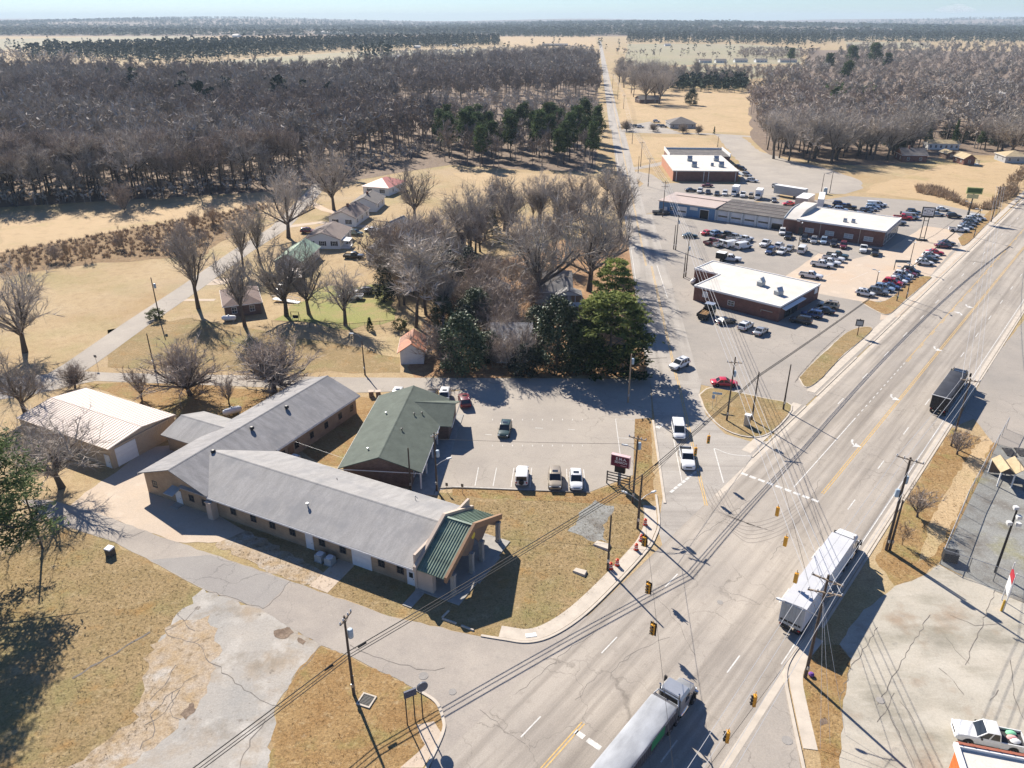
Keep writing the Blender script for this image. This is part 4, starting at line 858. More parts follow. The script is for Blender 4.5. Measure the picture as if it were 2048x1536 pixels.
for i, (x, y, L_, w_, lab, rm, d_) in enumerate(((534,143,56,m_siding,'long white barn in the tan field beyond the left wood',m_whiteroof,16),(493,151,24,m_greysiding,'dark roofed barn half sunk behind the left wood',m_darkroof,14),(464,74.5,26,m_siding,'white roofed farm shed on the far left field',m_whiteroof,40),
        (828,96,16,m_siding,'tiny white house at the foot of the dark far wood',m_whiteroof,12),(905,93,14,m_siding,'pale farm building at the right end of the far field',m_whiteroof,12),(1400,126,20,m_paint,'tan farmhouse at the left of the far row of houses',m_taupe,12),(1432,126,18,m_paint,'tan farmhouse second in the far row of houses',m_darkroof,12),(1470,125,22,m_paint,'tan farmhouse with a dark roof third in the far row of houses',m_darkroof,12),
        (1512,125,20,m_siding,'white farmhouse fourth in the far row beside pale sheds',m_darkroof,12),(1560,125,30,m_paint,'wide tan farmhouse at the right end of the far row',m_taupe,12),(1900,198,42,m_siding,'long white roofed depot in the right hand wood',m_whiteroof,22),(1955,196,60,m_siding,'pale roofed depot beside the long depot in the wood',m_whiteroof,18),
        (1962,174,30,m_siding,'white barn in the clearing of the right hand wood',m_whiteroof,16),(2012,172,26,m_greysiding,'grey barn at the right end of the clearing',m_shingle,16),(1330,92,16,m_siding,'white cottage far beyond the straight road',m_shingle,12),(768,117,30,m_siding,'white farmhouse beside dark firs on the far field',m_whiteroof,12),(840,118,34,m_greysiding,'blue grey house among trees on the far field',m_darkroof,12),(890,120,24,m_siding,'white house right of the blue grey far house',m_shingle,12),
        (1085,92,70,m_brownbrick,'big dark hall beside the far end of the road',m_darkroof,20),(1595,198,20,m_siding,'tan gabled house in a gap of the right hand wood',m_mossroof,14),(60,140,22,m_siding,'small white house at the left edge beyond the wood',m_whiteroof,14),(640,67.5,190,m_siding,'very long white factory roof on the horizon',m_whiteroof,60))):
    a = G(x, y); hh = 3.2 if y > 80 else 6.0
    house((x,y),(x+L_/((a.length)/1480.0)*1.0,y), d_, hh, hh+2.2 if y > 80 else hh+5, w_, rm, 'x', lab, name=('barn' if 'barn' in lab else 'depot' if 'depot' in lab else 'factory' if 'factory' in lab else 'farm_shed' if 'shed on' in lab else 'farmhouse'), win=3 if i not in (2,21) else 0, sidewin=0, cat='building' if i in (0,1,10,11,12,13,18,21) else 'house')
# carport and ramp of the bungalow
ca, cang, cL = frame2((572,577),(606,574))
ct = thing('carport', 'open carport with a flat pinkish roof between the bungalow and green roofed house', 'carport', (ca.x,ca.y,0), cang)
MB().hexa([(-0.3,-0.3,2.5),(cL+0.3,-0.3,2.5),(cL+0.3,7,2.8),(-0.3,7,2.8),(-0.3,-0.3,2.62),(cL+0.3,-0.3,2.62),(cL+0.3,7,2.92),(-0.3,7,2.92)]).build('roof', m_tanroof, ct)
for x in (0.1, cL/2, cL-0.1):
    for y in (0.1, 6.7): MB().box(x-0.07,x+0.07,y-0.07,y+0.07,0,2.55).build('post', m_wtrim, ct)
MB().box(0,cL,6.9,7.0,0,2.6).build('rear_wall', m_brownbrick, ct)
ra, rang, rL = frame2((545,604),(596,608))
rt = thing('access_ramp', 'pale wooden ramp with railings leading to the brown bungalow', 'ramp', (ra.x,ra.y,0), rang)
MB().hexa([(0,0,0.6),(rL,0,0.02),(rL,1.4,0.02),(0,1.4,0.6),(0,0,0.72),(rL,0,0.14),(rL,1.4,0.14),(0,1.4,0.72)]).build('deck', m_wtrim, rt)
rr = MB(); [rr.tube((0,y,1.6),(rL,y,1.0),0.05) for y in (0.05,1.35)]; [rr.tube((rL*k/5,y,0.6-0.55*k/5),(rL*k/5,y,1.6-0.6*k/5),0.04) for k in range(6) for y in (0.05,1.35)]; rr.build('railing', m_wtrim, rt)
# ------------------------------------------------------------------ vehicles
def paint(name, col, metal=0.0, rough=0.32):
    if name in MATS: return MATS[name]
    m, nt, b = _new(name); tc = N(nt,'ShaderNodeTexCoord'); f = noise(nt, tc.outputs['Object'], 1.2, 4); r = ramp(nt, [(0.3,tuple(c*0.93 for c in col)),(0.7,tuple(min(1,c*1.05) for c in col))])
    nt.links.new(f, r.inputs[0]); nt.links.new(r.outputs[0], b.inputs['Base Color']); b.inputs['Roughness'].default_value = rough; b.inputs['Metallic'].default_value = metal
    b.inputs['Coat Weight'].default_value = 0.5; b.inputs['Coat Roughness'].default_value = 0.1
    return m
PAINT = {k: paint(k+'_paint', *v) for k, v in dict(white=((0.66,0.66,0.65),), silver=((0.40,0.41,0.42),0.5), grey=((0.16,0.17,0.18),0.3), black=((0.016,0.017,0.02),), red=((0.50,0.02,0.035),), maroon=((0.14,0.016,0.025),), blue=((0.04,0.07,0.16),0.2), lightblue=((0.30,0.40,0.52),0.3), green=((0.02,0.055,0.05),), tan=((0.36,0.30,0.22),0.3), darkgreen=((0.03,0.06,0.055),)).items()}
m_tyre = simple('tyre_rubber', (0.022,0.022,0.022), 0.85, 0.2)
m_rim = simple('alloy_rim', (0.42,0.42,0.43), 0.35, 0.1, 2, 0.8)
m_lens = simple('clear_lens', (0.65,0.68,0.70), 0.1, 0.05)
m_tail = simple('red_lens', (0.40,0.012,0.012), 0.2, 0.1)
m_trim = simple('black_plastic_trim', (0.03,0.03,0.03), 0.6)
m_bed = simple('bed_liner', (0.05,0.05,0.052), 0.8)
def wheel_meshes(r, wd):
    ty = MB().lathe([(r*0.62,-wd/2),(r*0.93,-wd/2),(r,-wd/2+0.04),(r,wd/2-0.04),(r*0.93,wd/2),(r*0.62,wd/2)], n=18, axis='y'); 
    rm = MB().lathe([(0.0,-wd/2-0.005),(r*0.2,-wd/2-0.01),(r*0.25,-wd/2+0.03),(r*0.58,-wd/2+0.02),(r*0.64,-wd/2-0.008),(r*0.64,wd/2+0.008),(r*0.58,wd/2-0.02),(r*0.25,wd/2-0.03),(r*0.2,wd/2+0.01),(0,wd/2+0.005)], n=18, axis='y')
    return ty.mesh('tyre', m_tyre, True), rm.mesh('rim', m_rim)
WH = {r: wheel_meshes(r, 0.24 if r < 0.45 else 0.30) for r in (0.34, 0.36, 0.39, 0.52)}
def wheels(t, xs, y, r):
    for x in xs:
        for s in (-1, 1):
            o = put('wheel', WH[r][0], t, (x, s*y, r)); put('rim', WH[r][1], o)
def section(x, hw, zb, zt, crown=0.04, n_=0):
    """closed ring across the car at station x"""
    side = [(hw*0.90,zb),(hw*0.985,zb+0.12*(zt-zb)),(hw,zb+0.5*(zt-zb)),(hw*0.975,zb+0.85*(zt-zb)),(hw*0.90,zt),(hw*0.45,zt+crown)]
    return [(x,y,z) for y, z in side] + [(x,0,zt+crown*1.2)] + [(x,-y,z) for y, z in side[::-1]] + [(x,0,zb)]
def make_car(kind):
    """+x is forward; parts: body, windscreen, windows, wheels, lamps, mirrors"""
    t = thing('car', 'prototype', 'car')
    spec = {'suv': (4.7,1.9,1.72,0.36), 'crossover': (4.5,1.86,1.66,0.34), 'sedan': (4.75,1.84,1.45,0.34), 'minivan': (5.1,1.98,1.78,0.34), 'jeep': (4.3,1.85,1.84,0.39), 'pickup': (5.8,2.0,1.86,0.39), 'van': (5.6,2.02,2.1,0.39), 'wagon': (4.8,1.82,1.55,0.34)}[kind]
    L, W, H, wr = spec; hw = W/2; f = L/2; b = MB()
    bz = {'suv':1.02,'crossover':0.98,'sedan':0.88,'minivan':1.0,'jeep':1.08,'pickup':1.12,'van':1.15,'wagon':0.9}[kind]
    hood = {'suv':0.98,'crossover':0.92,'sedan':0.82,'minivan':0.88,'jeep':1.06,'pickup':1.1,'van':1.02,'wagon':0.86}[kind]
    if kind == 'pickup':
        st = [(-f,hw*0.93,0.5,0.78),(-f+0.06,hw*0.97,0.42,0.8),(-f+0.12,hw*0.98,0.36,0.8),(-0.75,hw,0.33,0.8),(-0.74,hw,0.33,bz),(1.1,hw,0.33,bz),(1.35,hw,0.33,hood+0.02),(f-0.55,hw*0.97,0.35,hood),(f-0.12,hw*0.92,0.4,hood-0.1),(f,hw*0.85,0.48,hood-0.2)]
    elif kind == 'van':
        st = [(-f,hw*0.94,0.45,bz),(-f+0.1,hw,0.38,bz),(f-1.3,hw,0.36,bz),(f-0.9,hw*0.98,0.36,hood+0.02),(f-0.2,hw*0.93,0.4,hood-0.12),(f,hw*0.84,0.48,hood-0.25)]
    elif kind == 'sedan':
        st = [(-f,hw*0.82,0.5,0.78),(-f+0.12,hw*0.92,0.4,bz-0.01),(-f+0.9,hw*0.98,0.32,bz+0.03),(0,hw,0.3,bz),(f-1.45,hw,0.3,bz-0.01),(f-0.6,hw*0.96,0.32,hood-0.03),(f-0.12,hw*0.86,0.36,hood-0.16),(f,hw*0.74,0.45,hood-0.28)]
    elif kind == 'jeep':
        st = [(-f,hw*0.95,0.55,bz),(-f+0.08,hw,0.48,bz),(f-1.5,hw,0.45,bz),(f-1.4,hw*0.9,0.45,hood),(f-0.1,hw*0.82,0.5,hood-0.02),(f,hw*0.78,0.55,hood-0.1)]
    else:
        st = [(-f,hw*0.85,0.55,bz-0.12),(-f+0.1,hw*0.94,0.45,bz),(-f+0.8,hw,0.36,bz+0.02),(0,hw,0.33,bz),(f-1.35,hw,0.33,bz-0.01),(f-0.6,hw*0.97,0.34,hood-0.02),(f-0.14,hw*0.88,0.4,hood-0.14),(f,hw*0.76,0.48,hood-0.28)]
    b.rings([section(*s_) for s_ in st])
    # greenhouse: base and roof outlines (x rear, x front)
    gx = {'suv':(-f+0.12,f-1.25,-f+0.45,f-2.05),'crossover':(-f+0.15,f-1.2,-f+0.65,f-2.0),'sedan':(-f+0.75,f-1.3,-f+1.5,f-2.15),'minivan':(-f+0.1,f-0.9,-f+0.3,f-1.95),'jeep':(-f+0.08,f-1.5,-f+0.15,f-1.75),'pickup':(-0.72,1.25,-0.6,0.5),'van':(-f+0.05,f-0.95,-f+0.12,f-1.65),'wagon':(-f+0.15,f-1.3,-f+0.5,f-2.1)}[kind]
    xb0, xb1, xr0, xr1 = gx; wb, wr_ = hw*0.93, hw*(0.80 if kind not in ('van','jeep','minivan') else 0.88)
    z0 = bz-0.03; zr = H-0.05
    base = [(xb0,-wb,z0),(xb1,-wb*0.94,z0),(xb1,wb*0.94,z0),(xb0,wb,z0)]; roof = [(xr0,-wr_,zr),(xr1,-wr_,zr),(xr1,wr_,zr),(xr0,wr_,zr)]
    b.hexa(base+roof)
    i_ = 0.12; b.hexa(roof+[(xr0+i_,-wr_+i_,H),(xr1-i_,-wr_+i_,H),(xr1-i_,wr_-i_,H),(xr0+i_,wr_-i_,H)])
    if kind == 'pickup':
        for s in (-1, 1): b.box(-f+0.05,-0.74,min(s*hw*0.97,s*(hw*0.97-0.09)),max(s*hw*0.97,s*(hw*0.97-0.09)),0.75,bz-0.02)
        b.box(-f+0.02,-f+0.1,-hw*0.9,hw*0.9,0.7,bz-0.05)
    b.box(-f-0.04,-f+0.02,-hw*0.8,hw*0.8,0.45,0.62); b.box(f-0.06,f+0.03,-hw*0.74,hw*0.74,0.42,0.58)
    if kind in ('suv','crossover','minivan','wagon'):
        for s in (-1, 1): b.box(xr0+0.3,xr1-0.1,s*wr_*0.82-0.025,s*wr_*0.82+0.025,H,H+0.05)
    body = b.build('body', PAINT['white'], t, True)
    if kind == 'pickup': MB().box(-f+0.1,-0.76,-hw*0.87,hw*0.87,0.84,0.87).build('bed_floor', m_bed, t)
    def pane(q, nm, off):   # a glass panel just proud of a face, given four corners
        q = [Vector(p) for p in q]; c = sum(q, Vector())/4; n_ = (q[1]-q[0]).cross(q[3]-q[0]).normalized()
        if n_.dot(c-Vector((0,0,z0))) < 0: n_ = -n_
        g = MB().extr([p+(c-p)*off+n_*0.012 for p in q], n_*-0.03); return g.build(nm, m_glass, t)
    A, B = base, roof
    pane([A[1],A[2],B[2],B[1]], 'windscreen', 0.10); pane([A[3],A[0],B[0],B[3]], 'rear_window', 0.16)
    def lerp(p, q, k): return tuple(p[i]+(q[i]-p[i])*k for i in range(3))
    cuts = {'pickup':((0.04,0.48),(0.52,0.94)),'van':((0.70,0.95),),'jeep':((0.05,0.30),(0.36,0.64),(0.70,0.97))}.get(kind, ((0.05,0.27),(0.31,0.60),(0.63,0.96)) if kind != 'sedan' else ((0.10,0.50),(0.54,0.95)))
    for s, (a0, a1, r0, r1) in ((-1,(A[0],A[1],B[0],B[1])),(1,(A[3],A[2],B[3],B[2]))):
        for c0, c1 in cuts: pane([lerp(a0,a1,c0),lerp(a0,a1,c1),lerp(r0,r1,c1),lerp(r0,r1,c0)], 'side_window', 0.12)
    wheels(t, {'pickup':(-1.85,1.85),'van':(-1.75,1.75),'jeep':(-1.35,1.3)}.get(kind,(-1.38,1.42)), hw-0.10, wr)
    ar = MB()
    for x in {'pickup':(-1.85,1.85),'van':(-1.75,1.75),'jeep':(-1.35,1.3)}.get(kind,(-1.38,1.42)):
        for s in (-1, 1): ar.lathe([(wr+0.01,s*(hw-0.03)),(wr+0.07,s*(hw+0.004)),(wr+0.01,s*(hw+0.006))], (x,0,wr), 18, axis='y')
    ar.build('wheel_arch_trim', m_trim, t)
    for s in (-1, 1):
        hb = st[-1][1]; MB().box(f-0.13,f-0.02,s*hb-0.16,s*hb+0.06 if s > 0 else s*hb+0.16,hood-0.33,hood-0.17).build('headlight', m_lens, t)
        MB().box(-f-0.02,-f+0.1,s*hw*0.82-0.1,s*hw*0.82+0.1,bz-0.36,bz-0.1).build('tail_light', m_tail, t)
        MB().box(xb1-0.42,xb1-0.26,s*(hw+0.02)-0.02,s*(hw+0.02)+0.12*s+0.02*(1-s),z0,z0+0.16).build('mirror', m_trim, t)
    MB().box(f-0.04,f+0.025,-hw*0.45,hw*0.45,hood-0.42,hood-0.24).build('grille', m_trim, t)
    if kind == 'jeep': MB().lathe([(0.0,-0.12),(0.36,-0.12),(0.38,0.0),(0.36,0.1),(0,0.1)], (-f-0.12,0,0.95), 16, axis='x').build('spare_wheel', m_tyre, t)
    if kind in ('crossover','suv'): MB().box(xr1-0.95,xr1-0.35,-0.4,0.4,H,H+0.012).build('sunroof', m_glass, t)
    return t
PROTO = {}
USED = set()
NAMES = {'suv':'parked_suv','crossover':'parked_crossover','sedan':'parked_sedan','minivan':'minivan','jeep':'jeep_wagon','pickup':'pickup_truck','van':'cargo_van','wagon':'estate_car'}
CATS = {'suv':'suv','crossover':'suv','sedan':'car','minivan':'minivan','jeep':'suv','pickup':'pickup truck','van':'van','wagon':'car'}
def car(kind, px, py, az, col, label, group=None, s=1.0):
    """az: heading in degrees clockwise from the far direction of the photograph"""
    if kind not in PROTO: PROTO[kind] = make_car(kind); PROTO[kind].name = NAMES[kind]
    t = PROTO[kind]; p = G(px, py, 0.8); loc = (p.x, p.y, 0.05); rz = R(90-az)
    if kind not in USED:
        USED.add(kind); t.location = loc; t.rotation_euler = (0,0,rz); t.scale = (s,s,s); t['label'] = label; t['category'] = CATS[kind]
        if group: t['group'] = group
        for c in t.children:
            if c.name.split('.')[0] == 'body': c.material_slots[0].link = 'OBJECT'; c.material_slots[0].material = PAINT[col]
        return t
    r = dup(t, loc, rz, label, None, (s,s,s), {'body':[PAINT[col]]})
    r['category'] = CATS[kind]
    if group: r['group'] = group
    elif 'group' in r: del r['group']
    return r
F = 129.8; B_ = F-180
CARS = [
 ('suv',1359,727,228,'white','white suv turning out of the shaded road',None),
 ('sedan',1449,763,94,'red','bright red sedan crossing behind the traffic island',None),
 ('minivan',1357,858,186,'white','white minivan waiting behind the white pickup at the stop line',None),
 ('pickup',1374,915,186,'white','white pickup first in line at the stop line',None),
 ('crossover',1010,857,188,'darkgreen','dark green suv alone in the middle of the clinic car park',None),
 ('jeep',1044,950,3,'white','boxy white wagon, leftmost of three cars nosed to the kerb',None),
 ('suv',1110,956,182,'tan','cream white suv, middle one of three cars at the kerb',None),
 ('crossover',1152,958,182,'white','white crossover with a sunroof, rightmost of three cars at the kerb',None),
 ('suv',929,799,350,'maroon','dark red suv beside the rear corner of the green roof',None),
 ('suv',889,792,182,'white','white suv behind the green roof next to the dark red one',None),
 ('sedan',863,791,182,'black','black car mostly hidden behind the ridge of the green roof',None),
 ('crossover',795,790,182,'white','white car peeping over the left slope of the green roof',None),
 ('crossover',1731,585,F-8,'white','white crossover at the near end of the row along the highway','cars for sale along the highway'),
 ('suv',1757,582,F-6,'grey','dark grey suv second from the near end of the highway row','cars for sale along the highway'),
 ('suv',1769,575,F-6,'lightblue','pale blue suv with roof rails in the highway row','cars for sale along the highway'),
 ('sedan',1782,571,F-4,'blue','blue sedan in the highway row before the dark red suv','cars for sale along the highway'),
 ('suv',1786,564,F-4,'red','red suv in the middle of the highway row','cars for sale along the highway'),
 ('crossover',1796,560,F-4,'white','white crossover directly beyond the red suv of the highway row','cars for sale along the highway'),
 ('sedan',1802,555,F-4,'blue','navy sedan between two white cars of the highway row','cars for sale along the highway'),
 ('suv',1807,549,F-4,'white','white suv near the far end of the highway row','cars for sale along the highway'),
 ('sedan',1815,545,F-4,'maroon','dark red sedan second last in the highway row','cars for sale along the highway'),
 ('suv',1822,541,F-4,'black','dark blue black suv last in the highway row beside the post','cars for sale along the highway'),
 ('crossover',1850,524,F-25,'white','white crossover nearest in the short row of four before the big sign',None),
 ('sedan',1858,517,F-25,'black','black sedan between two white cars before the big sign',None),
 ('crossover',1862,510,F-25,'white','white crossover beside the red coupe before the big sign',None),
 ('sedan',1870,503,F-20,'red','red coupe at the far end of the short row before the big sign',None),
 ('sedan',1887,490,F-25,'maroon','dark red sedan of a close pair near the highway kerb',None),
 ('sedan',1894,484,F-25,'grey','dark grey sedan of a close pair near the highway kerb',None),
 ('pickup',1918,458,F-20,'white','white pickup nearest in the upper row by the grass strip',None),
 ('sedan',1931,453,F-20,'silver','silver sedan second in the upper row by the grass strip',None),
 ('sedan',1936,448,F-20,'grey','dark grey sedan third in the upper row by the grass strip',None),
 ('suv',1941,443,F-20,'grey','grey suv behind the dark sedan in the upper row',None),
 ('suv',1946,438,F-20,'white','white suv fifth in the upper row by the grass strip',None),
 ('minivan',1955,435,F-20,'white','white minivan at the far end of the upper row',None),
 ('sedan',1884,417,100,'white','white sedan on the lane at the far edge of the car lot',None),
 ('sedan',1874,427,100,'silver','silver sedan parked just inside the far lane',None),
 ('suv',1908,431,100,'black','black suv alone beside the green sign pole',None),
 ('pickup',1793,444,108,'grey','grey green pickup nearest behind the showroom corner',None),
 ('pickup',1806,434,112,'red','red pickup behind the showroom beside the big white sign',None),
 ('van',1821,433,112,'silver','pale van behind the red pickup',None),
 ('pickup',1819,427,112,'black','black pickup beyond the red pickup',None),
 ('suv',1827,423,112,'black','black suv farthest in the rank beyond the red pickup',None),
 ('pickup',1716,433,105,'white','white pickup nearest in the long rank behind the showroom',None),
 ('suv',1725,429,105,'silver','silver suv second in the long rank behind the showroom',None),
 ('pickup',1726,425,105,'black','black pickup third in the long rank behind the showroom',None),
 ('suv',1733,421,105,'black','black suv fourth in the long rank behind the showroom',None),
 ('sedan',1742,417,105,'silver','silver sedan fifth in the long rank behind the showroom',None),
 ('suv',1746,413,105,'lightblue','pale blue suv sixth in the long rank behind the showroom',None),
 ('van',1750,409,105,'white','white van near the far end of the long rank',None),
 ('suv',1760,408,105,'white','white suv at the far end of the long rank',None),
 ('suv',1679,407,112,'blue','blue suv at the back of the cluster behind the white trailer',None),
 ('pickup',1696,413,112,'black','black pickup at the right of the cluster behind the white roof',None),
 ('suv',1682,418,112,'lightblue','pale blue suv at the front of the cluster behind the white roof',None),
 ('sedan',1661,416,112,'white','white sedan beside the white box trailer',None),
 ('pickup',1577,471,205,'black','black pickup with a loaded bed before the arched roof',None),
 ('suv',1565,463,200,'white','white suv behind the loaded black pickup',None),
 ('suv',1609,476,205,'black','black suv nearest the showroom door',None),
 ('suv',1628,480,205,'silver','silver suv second along the showroom wall',None),
 ('suv',1648,481,205,'lightblue','blue grey suv third along the showroom wall',None),
 ('suv',1668,486,205,'black','black suv fourth along the showroom wall',None),
 ('suv',1687,490,205,'maroon','maroon suv along the showroom wall',None),
 ('pickup',1727,497,205,'white','white pickup near the right end of the showroom wall',None),
 ('pickup',1750,503,205,'black','black pickup at the right end of the showroom wall',None),
 ('van',1605,499,30,'white','white cargo van alone in the middle of the forecourt',None),
 ('pickup',1531,486,215,'white','white pickup at the left of a loose group of five on the forecourt',None),
 ('suv',1559,490,35,'white','white suv at the back of a loose group of five on the forecourt',None),
 ('suv',1541,501,215,'blue','dark blue suv at the front of a loose group of five on the forecourt',None),
 ('crossover',1564,502,215,'white','white crossover at the front right of a loose group of five',None),
 ('sedan',1579,495,215,'silver','silver sedan at the right of a loose group of five on the forecourt',None),
 ('sedan',1380,470,90,'green','dark green sedan alone beside the twin poles',None),
 ('sedan',1415,464,60,'red','red car at the left end of the rear forecourt rank',None),
 ('suv',1434,466,60,'lightblue','pale blue suv second in the rear forecourt rank',None),
 ('pickup',1454,469,60,'black','black pickup in the middle of the rear forecourt rank',None),
 ('pickup',1470,474,60,'silver','silver pickup fourth in the rear forecourt rank',None),
 ('pickup',1490,478,60,'white','white pickup at the right end of the rear forecourt rank',None),
 ('pickup',1425,483,60,'maroon','maroon pickup at the left end of the front forecourt rank',None),
 ('pickup',1444,487,60,'white','white pickup with a dark bed in the front forecourt rank',None),
 ('van',1464,489,60,'white','white van third in the front forecourt rank',None),
 ('van',1487,492,60,'white','white service van at the right end of the front forecourt rank',None),
 ('pickup',1461,516,110,'white','white pickup coupled to a black box trailer behind the brick shop',None),
 ('pickup',1644,528,120,'white','white service truck nearest in a rank of four on tan concrete',None),
 ('pickup',1659,524,120,'white','white pickup second in a rank of four on tan concrete',None),
 ('pickup',1667,516,120,'white','white pickup third in a rank of four on tan concrete',None),
 ('pickup',1675,510,120,'darkgreen','dark green pickup farthest in a rank of four on tan concrete',None),
 ('pickup',1622,550,122,'white','white pickup alone on tan concrete behind the brick shop',None),
 ('pickup',1322,424,95,'black','black and white pickup before the blue workshop',None),
 ('sedan',1382,379,90,'black','black car at the left end of the row behind the workshop','cars behind the workshop'),
 ('suv',1400,381,200,'white','white suv second in the row behind the workshop','cars behind the workshop'),
 ('sedan',1416,383,200,'black','black sedan third in the row behind the workshop','cars behind the workshop'),
 ('sedan',1434,386,200,'black','dark sedan fourth in the row behind the workshop','cars behind the workshop'),
 ('suv',1450,386,200,'white','white suv left of the tall white box truck','cars behind the workshop'),
 ('pickup',1486,389,200,'white','white pickup right of the tall white box truck','cars behind the workshop'),
 ('suv',1502,391,200,'tan','tan suv between the white pickup and the second box truck','cars behind the workshop'),
 ('sedan',1548,399,190,'grey','grey car right of the second box truck behind the garage','cars behind the workshop'),
 ('sedan',1578,406,270,'red','red car tucked beside the beige trailer',None),
 ('suv',1554,373,160,'silver','silver suv on the gravel beside the grey trailer',None),
 ('sedan',1414,370,275,'maroon','dark maroon car in the shade of the far brick warehouse',None),
 ('suv',1657,609,300,'tan','pale gold suv at the far end of four beside the brick shop',None),
 ('sedan',1648,619,300,'black','black sedan second of four beside the brick shop',None),
 ('suv',1624,627,300,'blue','navy suv third of four beside the brick shop',None),
 ('suv',1602,639,300,'black','black suv nearest of four beside the brick shop',None),
 ('sedan',1452,640,70,'black','black car beside the green cab of the flatbed truck',None),
 ('suv',1492,650,40,'white','white suv left of the silver sedan in front of the brick shop',None),
 ('sedan',1522,660,40,'silver','silver sedan right of the white suv in front of the brick shop',None),
 ('sedan',1476,332,150,'black','black car at the far end of the row along the warehouse end wall',None),
 ('suv',1484,337,150,'black','black suv second in the row along the warehouse end wall',None),
 ('suv',1494,349,150,'silver','silver suv third in the row along the warehouse end wall',None),
 ('suv',1505,360,120,'white','white suv nearest in the row along the warehouse end wall',None),
 ('sedan',1262,250,100,'silver','silver car left of three before the grey office',None),
 ('suv',1272,252,100,'black','dark suv between two pale cars before the grey office',None),
 ('suv',1281,253,100,'white','white suv right of three before the grey office',None),
 ('suv',1313,242,100,'white','white suv at the back beside the grey office',None),
 ('sedan',1318,250,100,'silver','silver sedan next to the wall of the grey office',None),
 ('suv',1327,252,100,'grey','grey suv in front of the grey office',None),
 ('suv',616,461,90,'maroon','maroon suv left of the porch house',None),
 ('suv',711,465,110,'green','dark green suv right of the porch house',None),
 ('sedan',743,458,275,'white','white sedan behind the dark green suv',None),
 ('pickup',757,466,100,'black','black pickup beside the small white shed',None),
 ('pickup',708,511,95,'black','black pickup before the porch house',None),
 ('pickup',702,592,272,'white','white pickup with a flat cover on the lawn',None),
 ('suv',727,582,272,'black','black suv behind the white pickup on the lawn',None),
 ('suv',563,576,200,'white','white suv under the carport edge',None),
 ('pickup',1977,1470,285,'white','white pickup with bags in its bed beside the orange shop',None),
]
for c in CARS: car(*c)
def bag(px, py, z, col, lab):
    p = G(px, py, z); MB().lathe([(0.0,0),(0.32,0.04),(0.38,0.16),(0.25,0.3),(0.06,0.36),(0,0.36)], n=9)
    o = MB().lathe([(0.0,0),(0.32,0.04),(0.38,0.16),(0.25,0.3),(0.06,0.36),(0,0.36)], n=9).build('sack', col, None, True, loc=(p.x,p.y,z)); o.scale = (1.3,0.9,0.8); tag(o, lab, 'bag')
bag(2023,1477,0.92,simple('pink_sack',(0.62,0.33,0.32),0.7), 'pink sack in the bed of the white pickup'); bag(2030,1484,0.92,m_wtrim,'white sack in the bed of the white pickup'); bag(2021,1468,0.92,simple('green_sack',(0.22,0.55,0.33),0.7),'green sack in the bed of the white pickup')
# box trucks and trailers
def boxtruck(px, py, az, label):
    p = G(px,py,0.8); t = thing('box_truck', label, 'truck', (p.x,p.y,0.05), R(90-az))
    MB().box(-3.6,1.4,-1.15,1.15,0.95,3.35).build('cargo_box', m_wtrim, t)
    c = MB(); c.hexa([(1.5,-1.0,0.5),(3.4,-0.95,0.5),(3.4,0.95,0.5),(1.5,1.0,0.5),(1.5,-1.0,1.35),(3.3,-0.9,1.2),(3.3,0.9,1.2),(1.5,1.0,1.35)]); c.hexa([(1.5,-0.98,1.35),(2.7,-0.92,1.3),(2.7,0.92,1.3),(1.5,0.98,1.35),(1.5,-0.85,2.15),(2.15,-0.82,2.15),(2.15,0.82,2.15),(1.5,0.85,2.15)]); c.build('cab', PAINT['white'], t)
    MB().hexa([(2.22,-0.75,2.05),(2.68,-0.82,1.4),(2.68,0.82,1.4),(2.22,0.75,2.05),(2.26,-0.75,2.07),(2.72,-0.82,1.42),(2.72,0.82,1.42),(2.26,0.75,2.07)]).build('windscreen', m_glass, t)
    MB().box(-3.5,1.5,-0.5,0.5,0.6,0.95).build('chassis', m_black, t); wheels(t, (-2.2,2.4), 0.95, 0.39); return t
boxtruck(1470,386,205,'tall white box truck in the row behind the workshop'); boxtruck(1517,393,205,'second white box truck behind the dark garage roof')
def boxtrailer(p0, p1, w_, h, m, label, wheel=True):
    a, ang, L = frame2(p0, p1); t = thing('cargo_trailer', label, 'trailer', (a.x,a.y,0.03), ang)
    b = MB().box(0,L,0,w_,0.9 if wheel else 0.15,h)
    for k in range(int(L/0.6)): b.box(0.2+k*0.6,0.26+k*0.6,-0.03,0,0.95 if wheel else 0.2,h-0.05)
    b.build('body', m, t); MB().box(-0.02,L+0.02,-0.04,w_+0.04,h,h+0.06).build('roof', m_wtrim, t); MB().box(L,L+0.05,0.1,w_-0.1,1.0 if wheel else 0.25,h-0.1).build('rear_door', m, t)
    if wheel:
        for x in (L*0.7, L*0.8):
            for y in (0.1, w_-0.1): o = put('wheel', WH[0.52][0], t, (x,y,0.52)); put('rim', WH[0.52][1], o)
    else: MB().box(0.3,L-0.3,0.1,w_-0.1,0,0.15).build('skid', m_black, t)
    return t
boxtrailer((1546,391),(1606,401), 2.6, 3.9, m_greymetal, 'long grey box trailer behind the dark garage roof')
boxtrailer((1588,416),(1612,419), 10.0, 3.6, m_tanroof, 'beige container between the grey and white trailers', False)
boxtrailer((1632,421),(1644,422), 13.0, 3.9, m_wtrim, 'white box trailer right of the beige container')
boxtrailer((1430,523),(1447,526), 2.3, 2.5, m_black, 'black box trailer behind the white pickup and brick shop')
